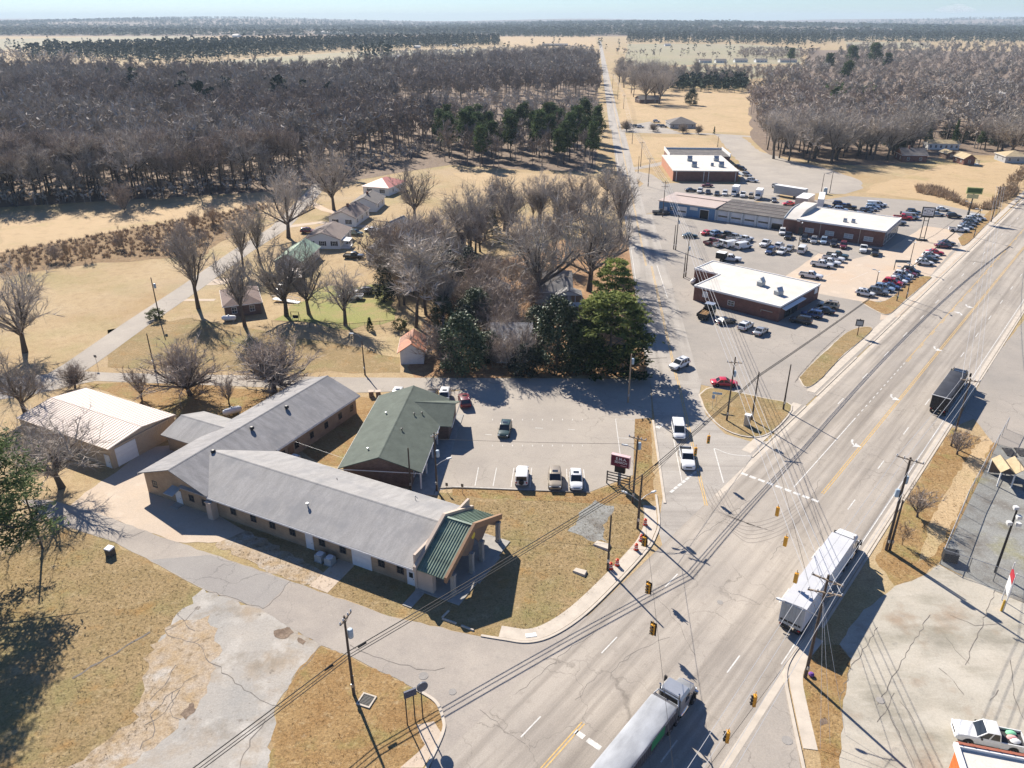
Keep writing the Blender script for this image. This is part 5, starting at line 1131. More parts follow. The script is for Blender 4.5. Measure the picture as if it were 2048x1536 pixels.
# flatbed truck with dark green cab
p = G(1413,634); ft = thing('flatbed_truck', 'dark green cabbed tipper with a load of timber in front of the brick shop', 'truck', (p.x,p.y,0.05), R(90-35))
MB().hexa([(0.6,-1.1,0.6),(2.6,-1.1,0.6),(2.6,1.1,0.6),(0.6,1.1,0.6),(0.7,-1.0,2.7),(2.3,-1.0,2.7),(2.3,1.0,2.7),(0.7,1.0,2.7)]).build('cab', PAINT['darkgreen'], ft); MB().box(0.62,2.38,-1.02,1.02,2.7,2.78).build('cab_roof', PAINT['silver'], ft)
MB().hexa([(2.36,-0.85,2.5),(2.58,-0.95,1.5),(2.58,0.95,1.5),(2.36,0.85,2.5),(2.4,-0.85,2.5),(2.63,-0.95,1.5),(2.63,0.95,1.5),(2.4,0.85,2.5)]).build('windscreen', m_glass, ft); MB().box(0.6,0.66,-0.8,0.8,1.7,2.5).build('rear_window', m_glass, ft)
MB().box(-3.2,0.4,-1.2,1.2,0.9,1.05).box(-3.2,0.4,-1.2,-1.1,1.05,1.6).box(-3.2,0.4,1.1,1.2,1.05,1.6).box(-3.2,-3.1,-1.1,1.1,1.05,1.6).box(0.3,0.4,-1.1,1.1,1.05,2.0).build('tipper_bed', m_trim, ft)
MB().box(-3.2,2.4,-0.45,0.45,0.55,0.9).build('chassis', m_black, ft); wheels(ft, (-2.0,1.7), 1.0, 0.52)
tb = MB(); [tb.tube((-2.9+random.uniform(0,0.5),-0.9+k*0.2,1.12+random.uniform(0,0.2)),(0.2-random.uniform(0,0.4),-0.9+k*0.2+random.uniform(-0.2,0.2),1.15+random.uniform(0,0.35)),0.07) for k in range(10)]
tbo = tb.build('timber_load', simple('raw_timber',(0.45,0.28,0.13),0.8), None); tbo.matrix_world = Matrix.Translation(ft.location) @ Matrix.Rotation(ft.rotation_euler.z,4,'Z'); tag(tbo, 'loose pile of raw timber in the bed of the green cabbed tipper', 'timber')

# ------------------------------------------------------------------ articulated lorries on the highway
m_wsteel = simple('white_trailer_panel', (0.62,0.63,0.65), 0.45, 0.04, 0.5); m_tarp = simple('grey_tarpaulin', (0.33,0.34,0.355), 0.75, 0.3, 0.6, stretch=(0.4,1,1)); m_dark = simple('black_tarpaulin', (0.035,0.036,0.042), 0.6, 0.4, 0.5)
m_corr = simple('corrugated_trailer_side', (0.10,0.10,0.11), 0.55, 0.2, 1); m_chrome = simple('chrome', (0.55,0.56,0.58), 0.15, 0.05, 1, 1.0)
def lorry(name, label, along0, off, kind, L, H_, cabm):
    """along0: rear of the trailer along the highway; heads away from the camera"""
    o = HW(along0, off); t = thing(name, label, 'lorry', (o.x,o.y,0.045), math.pi/2-HWY); W = 1.28
    b = MB()
    if kind == 'white':
        b.box(0,L,-W,W,1.15,H_)
        for k in range(24): b.box(0.3+k*0.62,0.34+k*0.62,-W-0.02,-W,1.2,H_-0.1); b.box(0.3+k*0.62,0.34+k*0.62,W,W+0.02,1.2,H_-0.1)
        b.build('trailer', m_wsteel, t)
        MB().box(-0.02,L,-W-0.02,W+0.02,H_,H_+0.05).build('trailer_roof', simple('dull_white_trailer_roof', (0.50,0.50,0.51), 0.6, 0.08, 0.4), t)
        dmb = MB().box(-0.06,-0.01,-W+0.05,-0.02,1.2,H_-0.1).box(-0.06,-0.01,0.02,W-0.05,1.2,H_-0.1); [dmb.tube((-0.1,y,1.2),(-0.1,y,H_-0.15),0.03) for y in (-0.8,-0.3,0.3,0.8)]; dmb.build('rear_door', m_greymetal, t)
        MB().box(-0.08,-0.06,-1.1,1.1,1.55,1.8).build('number_panel', m_black, t)
    else:
        b.box(0.0,L,-W,W,1.2,H_-0.25)
        for k in range(int(L/0.35)): b.box(0.1+k*0.35,0.2+k*0.35,-W-0.05,-W,1.25,H_-0.3); b.box(0.1+k*0.35,0.2+k*0.35,W,W+0.05,1.25,H_-0.3)
        b.build('trailer', m_corr, t)
        tp = MB(); rs = []
        for i in range(25):
            x = 0.02+(L-0.5)*i/24; sag = 0.03*math.sin(i*0.9)+0.015*math.sin(i*2.7)
            rs.append([(x,-W-0.06,H_-0.45-0.1*abs(math.sin(i*2.3))),(x,-W-0.03,H_-0.10),(x,-W+0.12,H_-0.03+sag),(x,0,H_+sag*0.5),(x,W-0.12,H_-0.03+sag*0.6),(x,W+0.03,H_-0.10),(x,W+0.06,H_-0.45-0.1*abs(math.sin(i*1.7)))])
        k = 7; vs = [q for r_ in rs for q in r_]; tp.add(vs, [(j*k+i,j*k+i+1,(j+1)*k+i+1,(j+1)*k+i) for j in range(24) for i in range(6)])
        tp.build('tarpaulin', m_tarp if kind == 'grey' else m_dark, t, True)
        fr = MB(); pts = [(L-0.05,-W,H_-0.3),(L+0.35,-W+0.25,H_+0.05),(L+0.35,W-0.25,H_+0.05),(L-0.05,W,H_-0.3)]; fr.path(pts, 0.06, 6); fr.box(L-0.05,L+0.05,-W,W,1.3,H_-0.25); fr.build('bulkhead', m_steel if kind == 'grey' else m_black, t)
        if kind == 'grey': MB().box(L*0.62,L*0.80,-W-0.075,-W-0.05,1.7,H_-0.4).build('side_panel', simple('green_panel',(0.02,0.22,0.09),0.5), t)
        if kind == 'black': MB().box(-0.06,0,-W,W,1.2,H_-0.2).build('rear_door', m_black, t); MB().box(-0.12,-0.02,-W-0.2,W+0.2,H_-0.12,H_-0.02).build('rear_bar', m_wtrim, t)
    MB().box(0.3,L-0.2,-0.5,0.5,0.95,1.2).box(0.0,0.12,-1.1,1.1,0.5,0.62).box(0.02,0.1,-0.6,-0.5,0.6,1.2).box(0.02,0.1,0.5,0.6,0.6,1.2).build('trailer_frame', m_black, t)
    for s in (-1,1): MB().box(-0.07,0.0,s*1.0-0.12,s*1.0+0.12,0.95,1.1).build('tail_light', m_tail, t)
    wheels(t, (1.0,2.3), 1.08, 0.52)
    if kind != 'black' or True: wheels(t, (L-0.9,L+0.4), 1.06, 0.52)
    c0 = L+0.75; c = MB(); zc = 3.05 if kind != 'white' else 3.35
    c.rings([[(x,-w2,z0),(x,w2,z0),(x,w2,z1-0.25),(x,w2-0.2,z1),(x,-w2+0.2,z1),(x,-w2,z1-0.25)] for x, w2, z0, z1 in ((c0,1.2,0.9,zc),(c0+0.1,1.22,0.8,zc+0.1),(c0+1.7,1.2,0.8,zc),(c0+2.15,1.1,0.8,2.0),(c0+2.3,1.05,0.8,1.9),(c0+3.6,0.92,0.75,1.62),(c0+3.85,0.8,0.8,1.4))])
    c.build('cab', cabm, t, True)
    if kind == 'white': fmb = MB(); fmb.hexa([(c0-0.1,-1.15,zc-0.1),(c0+1.3,-1.0,zc),(c0+1.3,1.0,zc),(c0-0.1,1.15,zc-0.1),(c0-0.3,-1.1,3.95),(c0+0.35,-0.9,3.9),(c0+0.35,0.9,3.9),(c0-0.3,1.1,3.95)]); fmb.build('wind_deflector', cabm, t)
    MB().hexa([(c0+1.66,-1.0,zc-0.15),(c0+2.12,-1.02,2.1),(c0+2.12,1.02,2.1),(c0+1.66,1.0,zc-0.15),(c0+1.76,-1.0,zc-0.15),(c0+2.2,-1.02,2.1),(c0+2.2,1.02,2.1),(c0+1.76,1.0,zc-0.15)]).build('windscreen', m_glass, t)
    MB().box(c0-0.03,c0,-0.9,0.9,1.4,zc-0.35).box(c0-0.06,c0-0.03,-0.7,-0.15,1.9,2.4).box(c0-0.06,c0-0.03,0.15,0.7,1.9,2.4).build('cab_rear_panel', m_dkframe, t)
    for s in (-1,1):
        MB().box(c0+0.9,c0+1.6,s*1.225-0.02,s*1.225+0.02,1.95,2.6).build('side_window', m_glass, t)
        e = MB(); e.tube((c0-0.15,s*1.0,1.0),(c0-0.15,s*1.0,3.7),0.08); e.tube((c0-0.15,s*1.0,3.7),(c0-0.3,s*1.0,3.9),0.07); e.build('exhaust_stack', m_chrome, t)
        e = MB(); e.box(c0+1.95,c0+2.1,s*1.55-0.14,s*1.55+0.14,1.9,2.6); e.tube((c0+2.0,s*1.1,2.2),(c0+2.0,s*1.5,2.25),0.03); e.build('mirror', m_trim, t)
        MB().lathe([(0,-0.7),(0.3,-0.7),(0.33,-0.65),(0.33,0.65),(0.3,0.7),(0,0.7)], (0,0,0), 16, axis='x').build('fuel_tank', m_chrome, t, True, loc=(c0+0.9,s*1.02,0.72))
        MB().box(c0+3.7,c0+3.86,s*0.85-0.14,s*0.85+0.14,0.95,1.2).build('headlight', m_lens, t)
    wheels(t, (c0+2.9,), 1.08, 0.52)
    MB().box(c0+3.75,c0+3.98,-1.15,1.15,0.45,0.8).build('bumper', m_chrome if kind == 'grey' else m_black, t); MB().box(c0+3.84,c0+3.92,-0.6,0.6,0.85,1.4).build('grille', m_chrome, t)
    MB().box(L-1.6,c0+3.4,-0.45,0.45,0.7,1.0).build('chassis', m_black, t)
    if kind == 'white': MB().box(c0+0.6,c0+1.05,-0.3,0.3,zc+0.06,zc+0.1).build('roof_hatch', m_dkframe, t)
    return t
lorry('semi_truck','white articulated lorry with a long white box trailer on the right lane',66.6,-16.6,'white',15.4,4.05,PAINT['white'])
lorry('semi_truck','silver cabbed lorry with a grey tarpaulin over its corrugated trailer at the bottom edge',35.3,-21.3,'grey',12.7,3.2,PAINT['silver'])
lorry('semi_truck','black lorry with a dark covered trailer far up the right lane',131.6,-16.9,'black',13.0,3.6,PAINT['black'])
# ------------------------------------------------------------------ poles, cables, lamps
m_pole = simple('weathered_pole_wood', (0.085,0.065,0.05), 0.9, 0.25, 1.5, stretch=(6,6,0.4)); m_pole2 = simple('pale_pole_wood', (0.33,0.24,0.16), 0.9, 0.2, 1.5, stretch=(6,6,0.4))
m_arm = simple('crossarm_wood', (0.30,0.24,0.18), 0.9, 0.2); m_insul = simple('porcelain', (0.55,0.54,0.52), 0.3); m_wire = simple('aluminium_cable', (0.55,0.54,0.52), 0.4, 0.05, 1, 0.3); m_cable = simple('black_cable', (0.012,0.012,0.013), 0.7)
m_tank = simple('transformer_grey', (0.36,0.44,0.50), 0.5, 0.08); m_lampw = simple('lamp_head_white', (0.62,0.62,0.6), 0.4)
PT = {}
def pole(key, base, top, label, arms=(), r=0.15, tank=(), lamp=None, mat=None, az=None, h=None, name='utility_pole', cat='utility pole', group=None):
    """arms: (height below top, length, azimuth); tank: heights below top; lamp: (height, length, azimuth)"""
    p = G(*base); H_ = h if h else HT(base[0], base[1], top[1]); mat = mat or m_pole
    t = thing(name, label, cat, (p.x,p.y,0), 0, group)
    MB().tube((0,0,-0.3),(0,0,H_),r,r*0.62,9).build('shaft', mat, t, True)
    for d, L, a in arms:
        v = Vector((math.sin(R(a)),math.cos(R(a)),0)); z = H_-d; o = v.cross(Vector((0,0,1)))*0.14
        b = MB().hexa([(-v*L/2+o*0.5)+Vector((0,0,z-0.07)),(v*L/2+o*0.5)+Vector((0,0,z-0.07)),(v*L/2+o*1.5)+Vector((0,0,z-0.07)),(-v*L/2+o*1.5)+Vector((0,0,z-0.07)),(-v*L/2+o*0.5)+Vector((0,0,z+0.07)),(v*L/2+o*0.5)+Vector((0,0,z+0.07)),(v*L/2+o*1.5)+Vector((0,0,z+0.07)),(-v*L/2+o*1.5)+Vector((0,0,z+0.07))])
        for s in (-1,1): b.tube(v*L*0.3*s+o+Vector((0,0,z-0.05)), Vector((0,0,z-0.75)), 0.025)
        co = b.build('crossarm', m_arm, t)
        for s in (-1,-0.45,0.45,1):
            q = v*L*0.48*s+o+Vector((0,0,z+0.07)); MB().lathe([(0.03,0),(0.09,0.05),(0.05,0.1),(0.09,0.15),(0.04,0.22),(0,0.23)], (q.x,q.y,q.z), 8).build('insulator', m_insul, t)
    for i, d in enumerate(tank):
        MB().lathe([(0,0),(0.24,0.02),(0.27,0.1),(0.27,0.95),(0.2,1.05),(0,1.08)], (0.42*math.cos(i*2.1+0.7),0.42*math.sin(i*2.1+0.7),H_-d-1), 14).build('transformer', m_tank, t, True)
    for lp in (lamp if isinstance(lamp, list) else [lamp] if lamp else []):
        z, L, a = lp; v = Vector((math.sin(R(a)),math.cos(R(a)),0)); pts = [Vector((0,0,z)), v*L*0.5+Vector((0,0,z+0.45)), v*L+Vector((0,0,z+0.6))]
        MB().path(pts, 0.045, 6).build('lamp_arm', m_steel, t); q = pts[-1]
        lb = MB(); lb.rings([[q+v*x+v.cross(Vector((0,0,1)))*y+Vector((0,0,zz)) for y, zz in ((-w_,0),(-w_*0.7,0.12),(w_*0.7,0.12),(w_,0),(w_*0.6,-0.08),(-w_*0.6,-0.08))] for x, w_ in ((-0.15,0.09),(0.1,0.18),(0.5,0.17),(0.7,0.08))]); lb.build('lamp_head', m_lampw, t)
    MB().tube((0.16,0,0),(0.14,0,2.6),0.03).box(-0.12,0.12,-r-0.12,-r,1.3,1.7).build('conduit', m_steel, t)
    PT[key] = (Vector((p.x,p.y,0)), H_); return t
def at(k, d, a=0, off=0.0):
    p, h = PT[k]; return p + Vector((math.sin(R(a))*off, math.cos(R(a))*off, h-d))
def cable(pts, sag, r, m, label, group, name='power_line', cat='power line'):
    mb = MB()
    for (a, b) in zip(pts, pts[1:]):
        n_ = 12; q = [a.lerp(b,i/n_) - Vector((0,0,4*sag*(i/n_)*(1-i/n_)*((b-a).length/50)**1.5)) for i in range(n_+1)]; mb.path(q, r, 4)
    o = mb.build(name, m); return tag(o, label, cat, group)
pole('a',(708,1390),(680,1232),'dark utility pole with a double crossarm on the grass corner at the bottom left', ((0.2,1.9,20),(0.25,1.9,20),), 0.16, (1.9,))
pole('b',(1772,1100),(1808,915),'tall utility pole with a blue grey transformer beside the right kerb', ((0.25,3.0,128),), 0.2, (2.8,4.6))
pole('b2',(1779,1101),(1790,1001),'short dark stub pole leaning on the tall transformer pole', (), 0.17)
pole('c',(1610,1355),(1630,1150),'utility pole with two crossarms and a long lamp arm in front of the white lorry', ((0.5,2.9,128),(2.0,3.1,108)), 0.18, (), (8.0,3.4,-62))
pole('d',(1902,892),(1929,757),'utility pole with one crossarm behind the black lorry', ((0.3,2.6,110),), 0.16)
pole('e',(1503,841),(1515,744),'dark pole without crossarm in the middle of the traffic island', (), 0.15)
pole('f',(1453,842),(1464,714),'utility pole with a white crossarm at the left of the traffic island', ((0.9,2.4,100),), 0.16, (2.6,))
pole('g',(1566,820),(1585,729),'bare dark pole at the right tip of the traffic island', (), 0.15)
pole('h',(1215,1140),(1221,1030),'bare dark pole with a pale cap on the corner lawn', (), 0.15)
pole('i',(1265,1006),(1267,872),'utility pole with a crossarm beside the maroon sign', ((0.3,2.4,118),), 0.17, (1.2,), (8.3,1.4,-70))
pole('j',(1275,1057),(1277,949),'pole with two white lamp arms at the street corner', (), 0.18, (), [(4.2,2.0,-55),(4.4,1.9,60)])
pole('k',(1256,805),(1250,708),'pale wooden pole standing in the clinic car park', (), 0.16, (1.0,), None, m_pole2)
pole('k2',(1245,735),(1248,682),'thin pale pole in the shade of the big cedar', (), 0.12, (), None, m_pole2)
pole('l',(320,640),(305,555),'utility pole beside the lane and a round bush', (), 0.15, (1.5,))
pole('m',(309,737),(299,667),'bare pole on the lawn left of the round bare tree', (), 0.14)
pole('n',(730,750),(721,682),'pole with a small lamp beside the side street', (), 0.14, (), (7.6,1.6,-80))
pole('o',(85,1097),(43,985),'pole with a pale top beneath the left pine', (), 0.15)
pole('p',(874,983),(866,865),'pole with lamps beside the green roofed clinic', ((0.4,1.4,40),), 0.15, (3.0,), (4.2,1.8,60))
pole('p2',(822,985),(808,896),'bare pole rising between the two roofs', (), 0.15)
pole('q',(1351,500),(1359,430),'pole of a close pair beside the forecourt, the taller and farther pair', (), 0.16, (1.6,))
pole('q2',(1347,499),(1351,450),'short stub of the farther pair of poles beside the forecourt', (), 0.15)
pole('r',(1371,554),(1376,474),'taller pole of the nearer pair at the brick shop corner', ((0.5,2.2,100),), 0.16, (2.6,))
pole('r2',(1367,556),(1370,505),'short stub of the nearer pair at the brick shop corner', (), 0.15)
pole('s',(1325,434),(1327,362),'utility pole with crossarms before the blue workshop', ((0.5,2.4,95),(1.8,2.4,95)), 0.15)
pole('t',(1296,373),(1300,315),'utility pole on the verge left of the far brick warehouse', ((0.5,2.4,95),), 0.15)
pole('t2',(1276,346),(1277,312),'slim bare pole on the verge left of the warehouse forecourt', (), 0.13)
pole('u',(1281,334),(1286,283),'utility pole on the straight verge left of the warehouse roof', ((0.5,2.4,95),), 0.15)
pole('v',(1264,288),(1264,255),'utility pole on the field before the grey office', ((0.5,2.2,95),), 0.15)
pole('v2',(1435,294),(1436,272),'pole beside the warehouse rear roof at the gravel lane', (), 0.15)
pole('w',(1247,218),(1248,190),'distant utility pole nearest the grey office along the road', ((0.5,2.2,95),), 0.17, group=None)
pole('w2',(1235,199),(1236,165),'distant utility pole halfway along the straight road', ((0.5,2.2,95),), 0.17)
pole('w3',(1225,177),(1226,148),'farthest utility pole along the straight road', ((0.5,2.2,95),), 0.17)
pole('z1',(1982,444),(1997,371),'utility pole at the far end of the car lot beside the highway', ((0.6,2.4,120),), 0.16)
pole('z2',(2032,366),(2045,327),'utility pole farthest along the highway at the right edge', ((0.6,2.4,120),), 0.16)
pole('y1',(1640,398),(1645,347),'pole left of a pair on the gravel lot behind the trailers', (), 0.14); pole('y2',(1659,386),(1668,343),'pole right of a pair on the gravel lot behind the trailers', (), 0.14)
for i, (b_, t_, lab) in enumerate((((1793,603),(1808,534),'lot lamp pole at the end of the nearer grass strip'),((1812,598),(1827,528),'lot lamp pole beside the far half of the nearer grass strip'),((1817,537),(1829,482),'tall lot lamp pole beside the four parked cars'),((1750,578),(1758,540),'lot lamp pole with twin heads behind the highway row'),((1597,492),(1602,443),'lot lamp pole before the arched roof'),((1947,475),(1962,418),'lot lamp pole beside the upper grass strip'),((1934,431),(1940,403),'slim lot lamp pole behind the green sign'))):
    pole('lot%d'%i, b_, t_, lab, (), 0.11, (), [(HT(b_[0],b_[1],t_[1])-0.7,0.9,310),(HT(b_[0],b_[1],t_[1])-0.7,0.9,200)], m_trim, name='lot_lamp', cat='lamp post')
q = G(1990,1145); fl = thing('floodlight_pole','floodlight pole with white lamps in the gravel yard','lamp post',(q.x,q.y,0))
MB().tube((0,0,0),(0,0,9.0),0.16,0.11,9).build('shaft', m_black, fl)
for dx, dy, dz in ((-0.55,-0.2,7.2),(0.5,-0.3,7.1),(0.1,0.4,8.9),(0.15,-0.45,8.2)): MB().hexa([(dx-0.28,dy-0.2,dz),(dx+0.28,dy-0.2,dz),(dx+0.22,dy+0.25,dz+0.1),(dx-0.22,dy+0.25,dz+0.1),(dx-0.28,dy-0.2,dz+0.4),(dx+0.28,dy-0.2,dz+0.4),(dx+0.22,dy+0.25,dz+0.4),(dx-0.22,dy+0.25,dz+0.4)]).build('lamp_head', m_lampw, fl)
Q2 = HW(20,-12.0)
GP = 'aluminium power lines beside the highway'; GT = 'black telephone cables over the corner'; GN = 'pale power lines crossing the junction'
LH = 'pale power line running along the right side of the highway'
for s in (-1.35,-0.45,0.6,1.35):
    cable([at('z1',0.4,120,s*0.8),at('d',0.1,110,s*0.85),at('b',0.05,128,s),at('c',0.3,128,s),Q2+Vector((s*0.77,-s*0.6,12.3))], 0.45, 0.026, m_wire, LH, GP)
    cable([at('t',0.3,95,s*0.8),at('s',0.3,95,s*0.8),at('q',0.3,95,s*0.7),at('r',0.3,100,s*0.7),at('f',0.7,100,s*0.8),at('c',1.8,108,s*1.0)], 0.3, 0.028, m_wire, 'pale power line crossing the junction from the left shops to the lamp arm pole', GN)
    cable([at('t',0.3,95,s*0.8),at('u',0.3,95,s*0.8),at('v',0.3,95,s*0.8),at('w',0.3,95,s*0.8),at('w2',0.3,95,s*0.8),at('w3',0.3,95,s*0.8)], 0.3, 0.03, m_wire, 'thin power line on the poles along the straight road', 'power lines along the straight road')
A1 = G(300,1600,5.5)
for k, (dz, r_) in enumerate(((0.0,0.05),(0.45,0.035),(0.8,0.04))):
    cable([at('lot5',0.2+dz*0.3),at('e',0.5+dz*0.5),at('j',0.1+dz),at('a',4.4+dz),A1-Vector((0,0,dz))], 0.3, r_, m_cable, 'black telephone cable slung over the corner lawn', GT, 'telephone_cable', 'cable')
for k, (a_, b_, f_) in enumerate((('j','a',0.96),('e','j',0.93),('a','j',0.9))):
    c_ = at('j',0.4).lerp(at('a',4.6),0.965) if k == 0 else at('e',0.7).lerp(at('j',0.3),0.9) if k == 1 else at('a',4.6).lerp(A1,0.12)
    d_ = (at('a',4.6)-at('j',0.4)).normalized() if k != 1 else (at('j',0.3)-at('e',0.7)).normalized()
    o = MB().tube(c_-d_*0.45, c_+d_*0.45, 0.1).build('splice_box', m_cable); tag(o, ('black splice box on the cable just before the bottom left pole','black splice box on the cable above the stop line','black splice box on the cable left of the bottom left pole')[k], 'splice box')
SP = 'signal span wires'
sj, sc_, sf = at('j',1.6), at('c',5.5), at('e',1.8)
E1 = Vector((12.6,38,6.2))
cable([sj,E1], 0.15, 0.02, m_cable, 'signal span wire from the street corner across the left lanes', SP, 'span_wire', 'cable'); cable([at('f',5.5),sj+Vector((0,0,-0.6))], 0.15, 0.02, m_cable, 'signal span wire across the waiting cars', SP, 'span_wire', 'cable')
cable([sf,sc_], 0.15, 0.02, m_cable, 'signal span wire from the island to the lamp arm pole', SP, 'span_wire', 'cable'); cable([sc_,E1+Vector((0.4,0,0))], 0.15, 0.02, m_cable, 'signal span wire leaving the picture at the bottom', SP, 'span_wire', 'cable')
cable([at('p',1.0),at('i',1.2)], 0.35, 0.02, m_cable, 'thin service wire from the clinic pole to the maroon sign pole', None, 'service_wire', 'cable'); cable([H(-1,17,3.0),G(712,925,3.0)], 0.2, 0.015, m_wire, 'thin pale wire between the tan hall and the clinic', None, 'service_wire', 'cable')
for k, (px, py) in enumerate(((1660,1490),(1690,1470),(1640,1500))): g_ = G(px,py); cable([at('c',3.0),Vector((g_.x,g_.y,0.1))], 0.0, 0.014, m_wire, 'guy wire from the lamp arm pole down to the grass', 'guy wires of the lamp arm pole', 'guy_wire', 'cable')
m_sigy = simple('signal_yellow', (0.62,0.30,0.03), 0.5); m_red = simple('red_signal_lens', (0.45,0.02,0.02), 0.2); m_amb = simple('amber_lens', (0.5,0.25,0.02), 0.2); m_grn = simple('green_lens', (0.02,0.25,0.1), 0.2)
def signal(px, py, az, label, plate=False, z=5.4):
    p = G(px, py, z); t = thing('traffic_light', label, 'traffic light', (p.x,p.y,z), R(-az))   # faces local -y turned by az
    MB().box(-0.2,0.2,-0.14,0.14,-0.62,0.62).box(-0.03,0.03,-0.03,0.03,0.62,1.1).build('housing', m_sigy, t)
    if plate: MB().box(-0.36,0.36,0.15,0.17,-0.8,0.8).build('backplate', m_black, t)
    for i, m in enumerate((m_red,m_amb,m_grn)):
        zz = 0.4-i*0.4; MB().lathe([(0,-0.16),(0.13,-0.16),(0.14,-0.14),(0,-0.141)], (0,0,zz), 14, axis='y').build('lens', m, t)
        v = MB(); rs = []
        for y in (-0.14,-0.36): rs.append([(0.15*math.cos(a),y,zz+0.15*math.sin(a)) for a in [R(-30+240*k/10) for k in range(11)]]); 
        v.add(rs[0]+rs[1], [(k,k+1,k+12,k+11) for k in range(10)]); v.build('visor', m_black, t)
    return t
HA = 39.8
signal(1288,1083,HA,'yellow signal over the corner kerb beside the barrels',True); signal(1296,1177,HA,'yellow signal with black backplate over the left lane',True); signal(1305,1259,HA,'yellow signal with black backplate over the second lane',True)
signal(1417,879,6,'yellow signal right of the white pickup and nearest the island'); signal(1391,903,6,'yellow signal hanging in front of the white pickup')
signal(1555,1023,HA+180,'orange signal over the inner lanes beside the skid marks'); signal(1571,1083,HA+180,'orange signal between the skid marks and the white lorry'); signal(1592,1156,HA+180,'orange signal beside the roof of the white lorry')
signal(1509,1401,96,'yellow signal above the right lane before the near grass strip'); signal(1455,1473,96,'yellow signal lowest in the picture beside the silver cab')

# ------------------------------------------------------------------ signs
def text(body, size, m, parent, loc, rot, ext=0.008, name='lettering', sx=1.0):
    cu = bpy.data.curves.new(name, 'FONT'); cu.body = body; cu.size = size; cu.extrude = ext; cu.align_x = 'CENTER'; cu.align_y = 'CENTER'; cu.offset = 0.012*size
    o = bpy.data.objects.new(name, cu); COL.objects.link(o); me = bpy.data.meshes.new_from_object(o.evaluated_get(bpy.context.evaluated_depsgraph_get())); bpy.data.objects.remove(o)
    me.materials.clear(); me.materials.append(m); q = put(name, me, parent, loc); q.rotation_euler = rot; q.scale = (sx,1,1); return q
m_maroon = simple('maroon_sign_panel', (0.13,0.012,0.035), 0.5, 0.08); m_pink = simple('pale_sign_edge', (0.62,0.42,0.42), 0.5); m_letter = simple('white_lettering', (0.7,0.7,0.68), 0.5); m_darklet = simple('dark_lettering', (0.03,0.035,0.05), 0.5)
g_ = G(1238,968); sg = thing('maroon_sign','maroon roadside sign with white lettering above a dark marquee frame','sign',(g_.x,g_.y,0),R(-25))
MB().box(-0.2,0.2,-0.15,0.15,0,3.0).build('post', m_tank, sg); MB().box(-1.3,1.3,-0.25,0.25,3.0,4.7).build('panel', m_maroon, sg); MB().box(-1.36,1.36,-0.3,0.3,4.7,4.8).box(-1.36,-1.3,-0.3,0.3,2.95,4.7).box(1.3,1.36,-0.3,0.3,2.95,4.7).build('panel_edge', m_pink, sg)
text('E.M.A.', 0.62, m_letter, sg, (0.15,-0.26,4.25), (R(90),0,0)); text('SEARCH', 0.5, m_letter, sg, (0.12,-0.26,3.72), (R(90),0,0)); MB().box(0.1,1.0,-0.262,-0.25,3.22,3.3).build('rule_line', m_pink, sg)
MB().box(-0.75,0.75,-0.22,0.22,2.0,2.95).build('marquee', m_black, sg)
mf = MB(); mf.box(-1.75,-1.6,-0.6,-0.45,0,2.1).box(1.6,1.75,-0.6,-0.45,0,2.1).box(-0.08,0.08,-0.6,-0.45,0,1.6)
for z in (0.55,1.0,1.45,1.9): mf.box(-1.6,1.6,-0.57,-0.48,z,z+0.14)
mf.build('marquee_frame', m_dkframe, sg)
g_ = G(1843,481); ds = thing('dealer_sign','tall two legged sign with a white emblem panel in a dark frame','sign',(g_.x,g_.y,0),R(-18))
for x in (-0.6,0.6): MB().box(x-0.1,x+0.1,-0.1,0.1,0.4,8.0).build('leg', m_trim, ds)
MB().box(-0.5,0.5,-0.06,0.06,5.9,6.05).box(-0.5,0.5,-0.06,0.06,0.9,1.05).build('brace', m_trim, ds); MB().box(-1.5,1.5,-0.7,0.7,0,0.4).build('base', m_trim, ds)
MB().box(-1.7,1.7,-0.3,0.3,7.0,10.0).build('sign_box', m_trim, ds); MB().box(-1.45,1.45,-0.33,-0.301,7.6,9.8).build('sign_face', m_wtrim, ds)
def bow(s, y): return [(-1.1*s,y,8.95-0.14*s),(-1.0*s,y,8.95+0.22*s),(-0.42*s,y,8.95+0.22*s),(-0.36*s,y,8.95+0.36*s),(0.42*s,y,8.95+0.36*s),(0.40*s,y,8.95+0.16*s),(1.1*s,y,8.95+0.16*s),(1.0*s,y,8.95-0.22*s),(0.42*s,y,8.95-0.22*s),(0.36*s,y,8.95-0.36*s),(-0.42*s,y,8.95-0.36*s),(-0.40*s,y,8.95-0.14*s)]
MB().extr(bow(1.12,-0.336), (0,-0.01,0)).build('emblem_outline', m_darklet, ds); MB().extr(bow(0.8,-0.348), (0,-0.008,0)).build('emblem', m_wtrim, ds); text('CHEVROLET', 0.42, m_darklet, ds, (0,-0.34,8.0), (R(90),0,0))
g_ = G(1934,440); gs = thing('green_sign','tall single pole sign with a dark green panel over a yellow one','sign',(g_.x,g_.y,0),R(-20))
MB().tube((0,0,0),(0,0,9.5),0.22,0.2,10).build('pole', m_trim, gs); MB().box(-2.3,2.3,-0.25,0.25,8.6,10.6).build('panel', simple('yellow_green_panel',(0.34,0.38,0.14),0.5), gs); MB().box(-2.0,2.0,-0.28,-0.251,9.0,10.3).build('green_band', simple('dark_green_band',(0.045,0.10,0.03),0.5), gs); MB().box(-1.9,1.5,-0.2,0.2,7.1,8.4).build('lower_panel', simple('pale_yellow_panel',(0.55,0.5,0.26),0.5), gs)
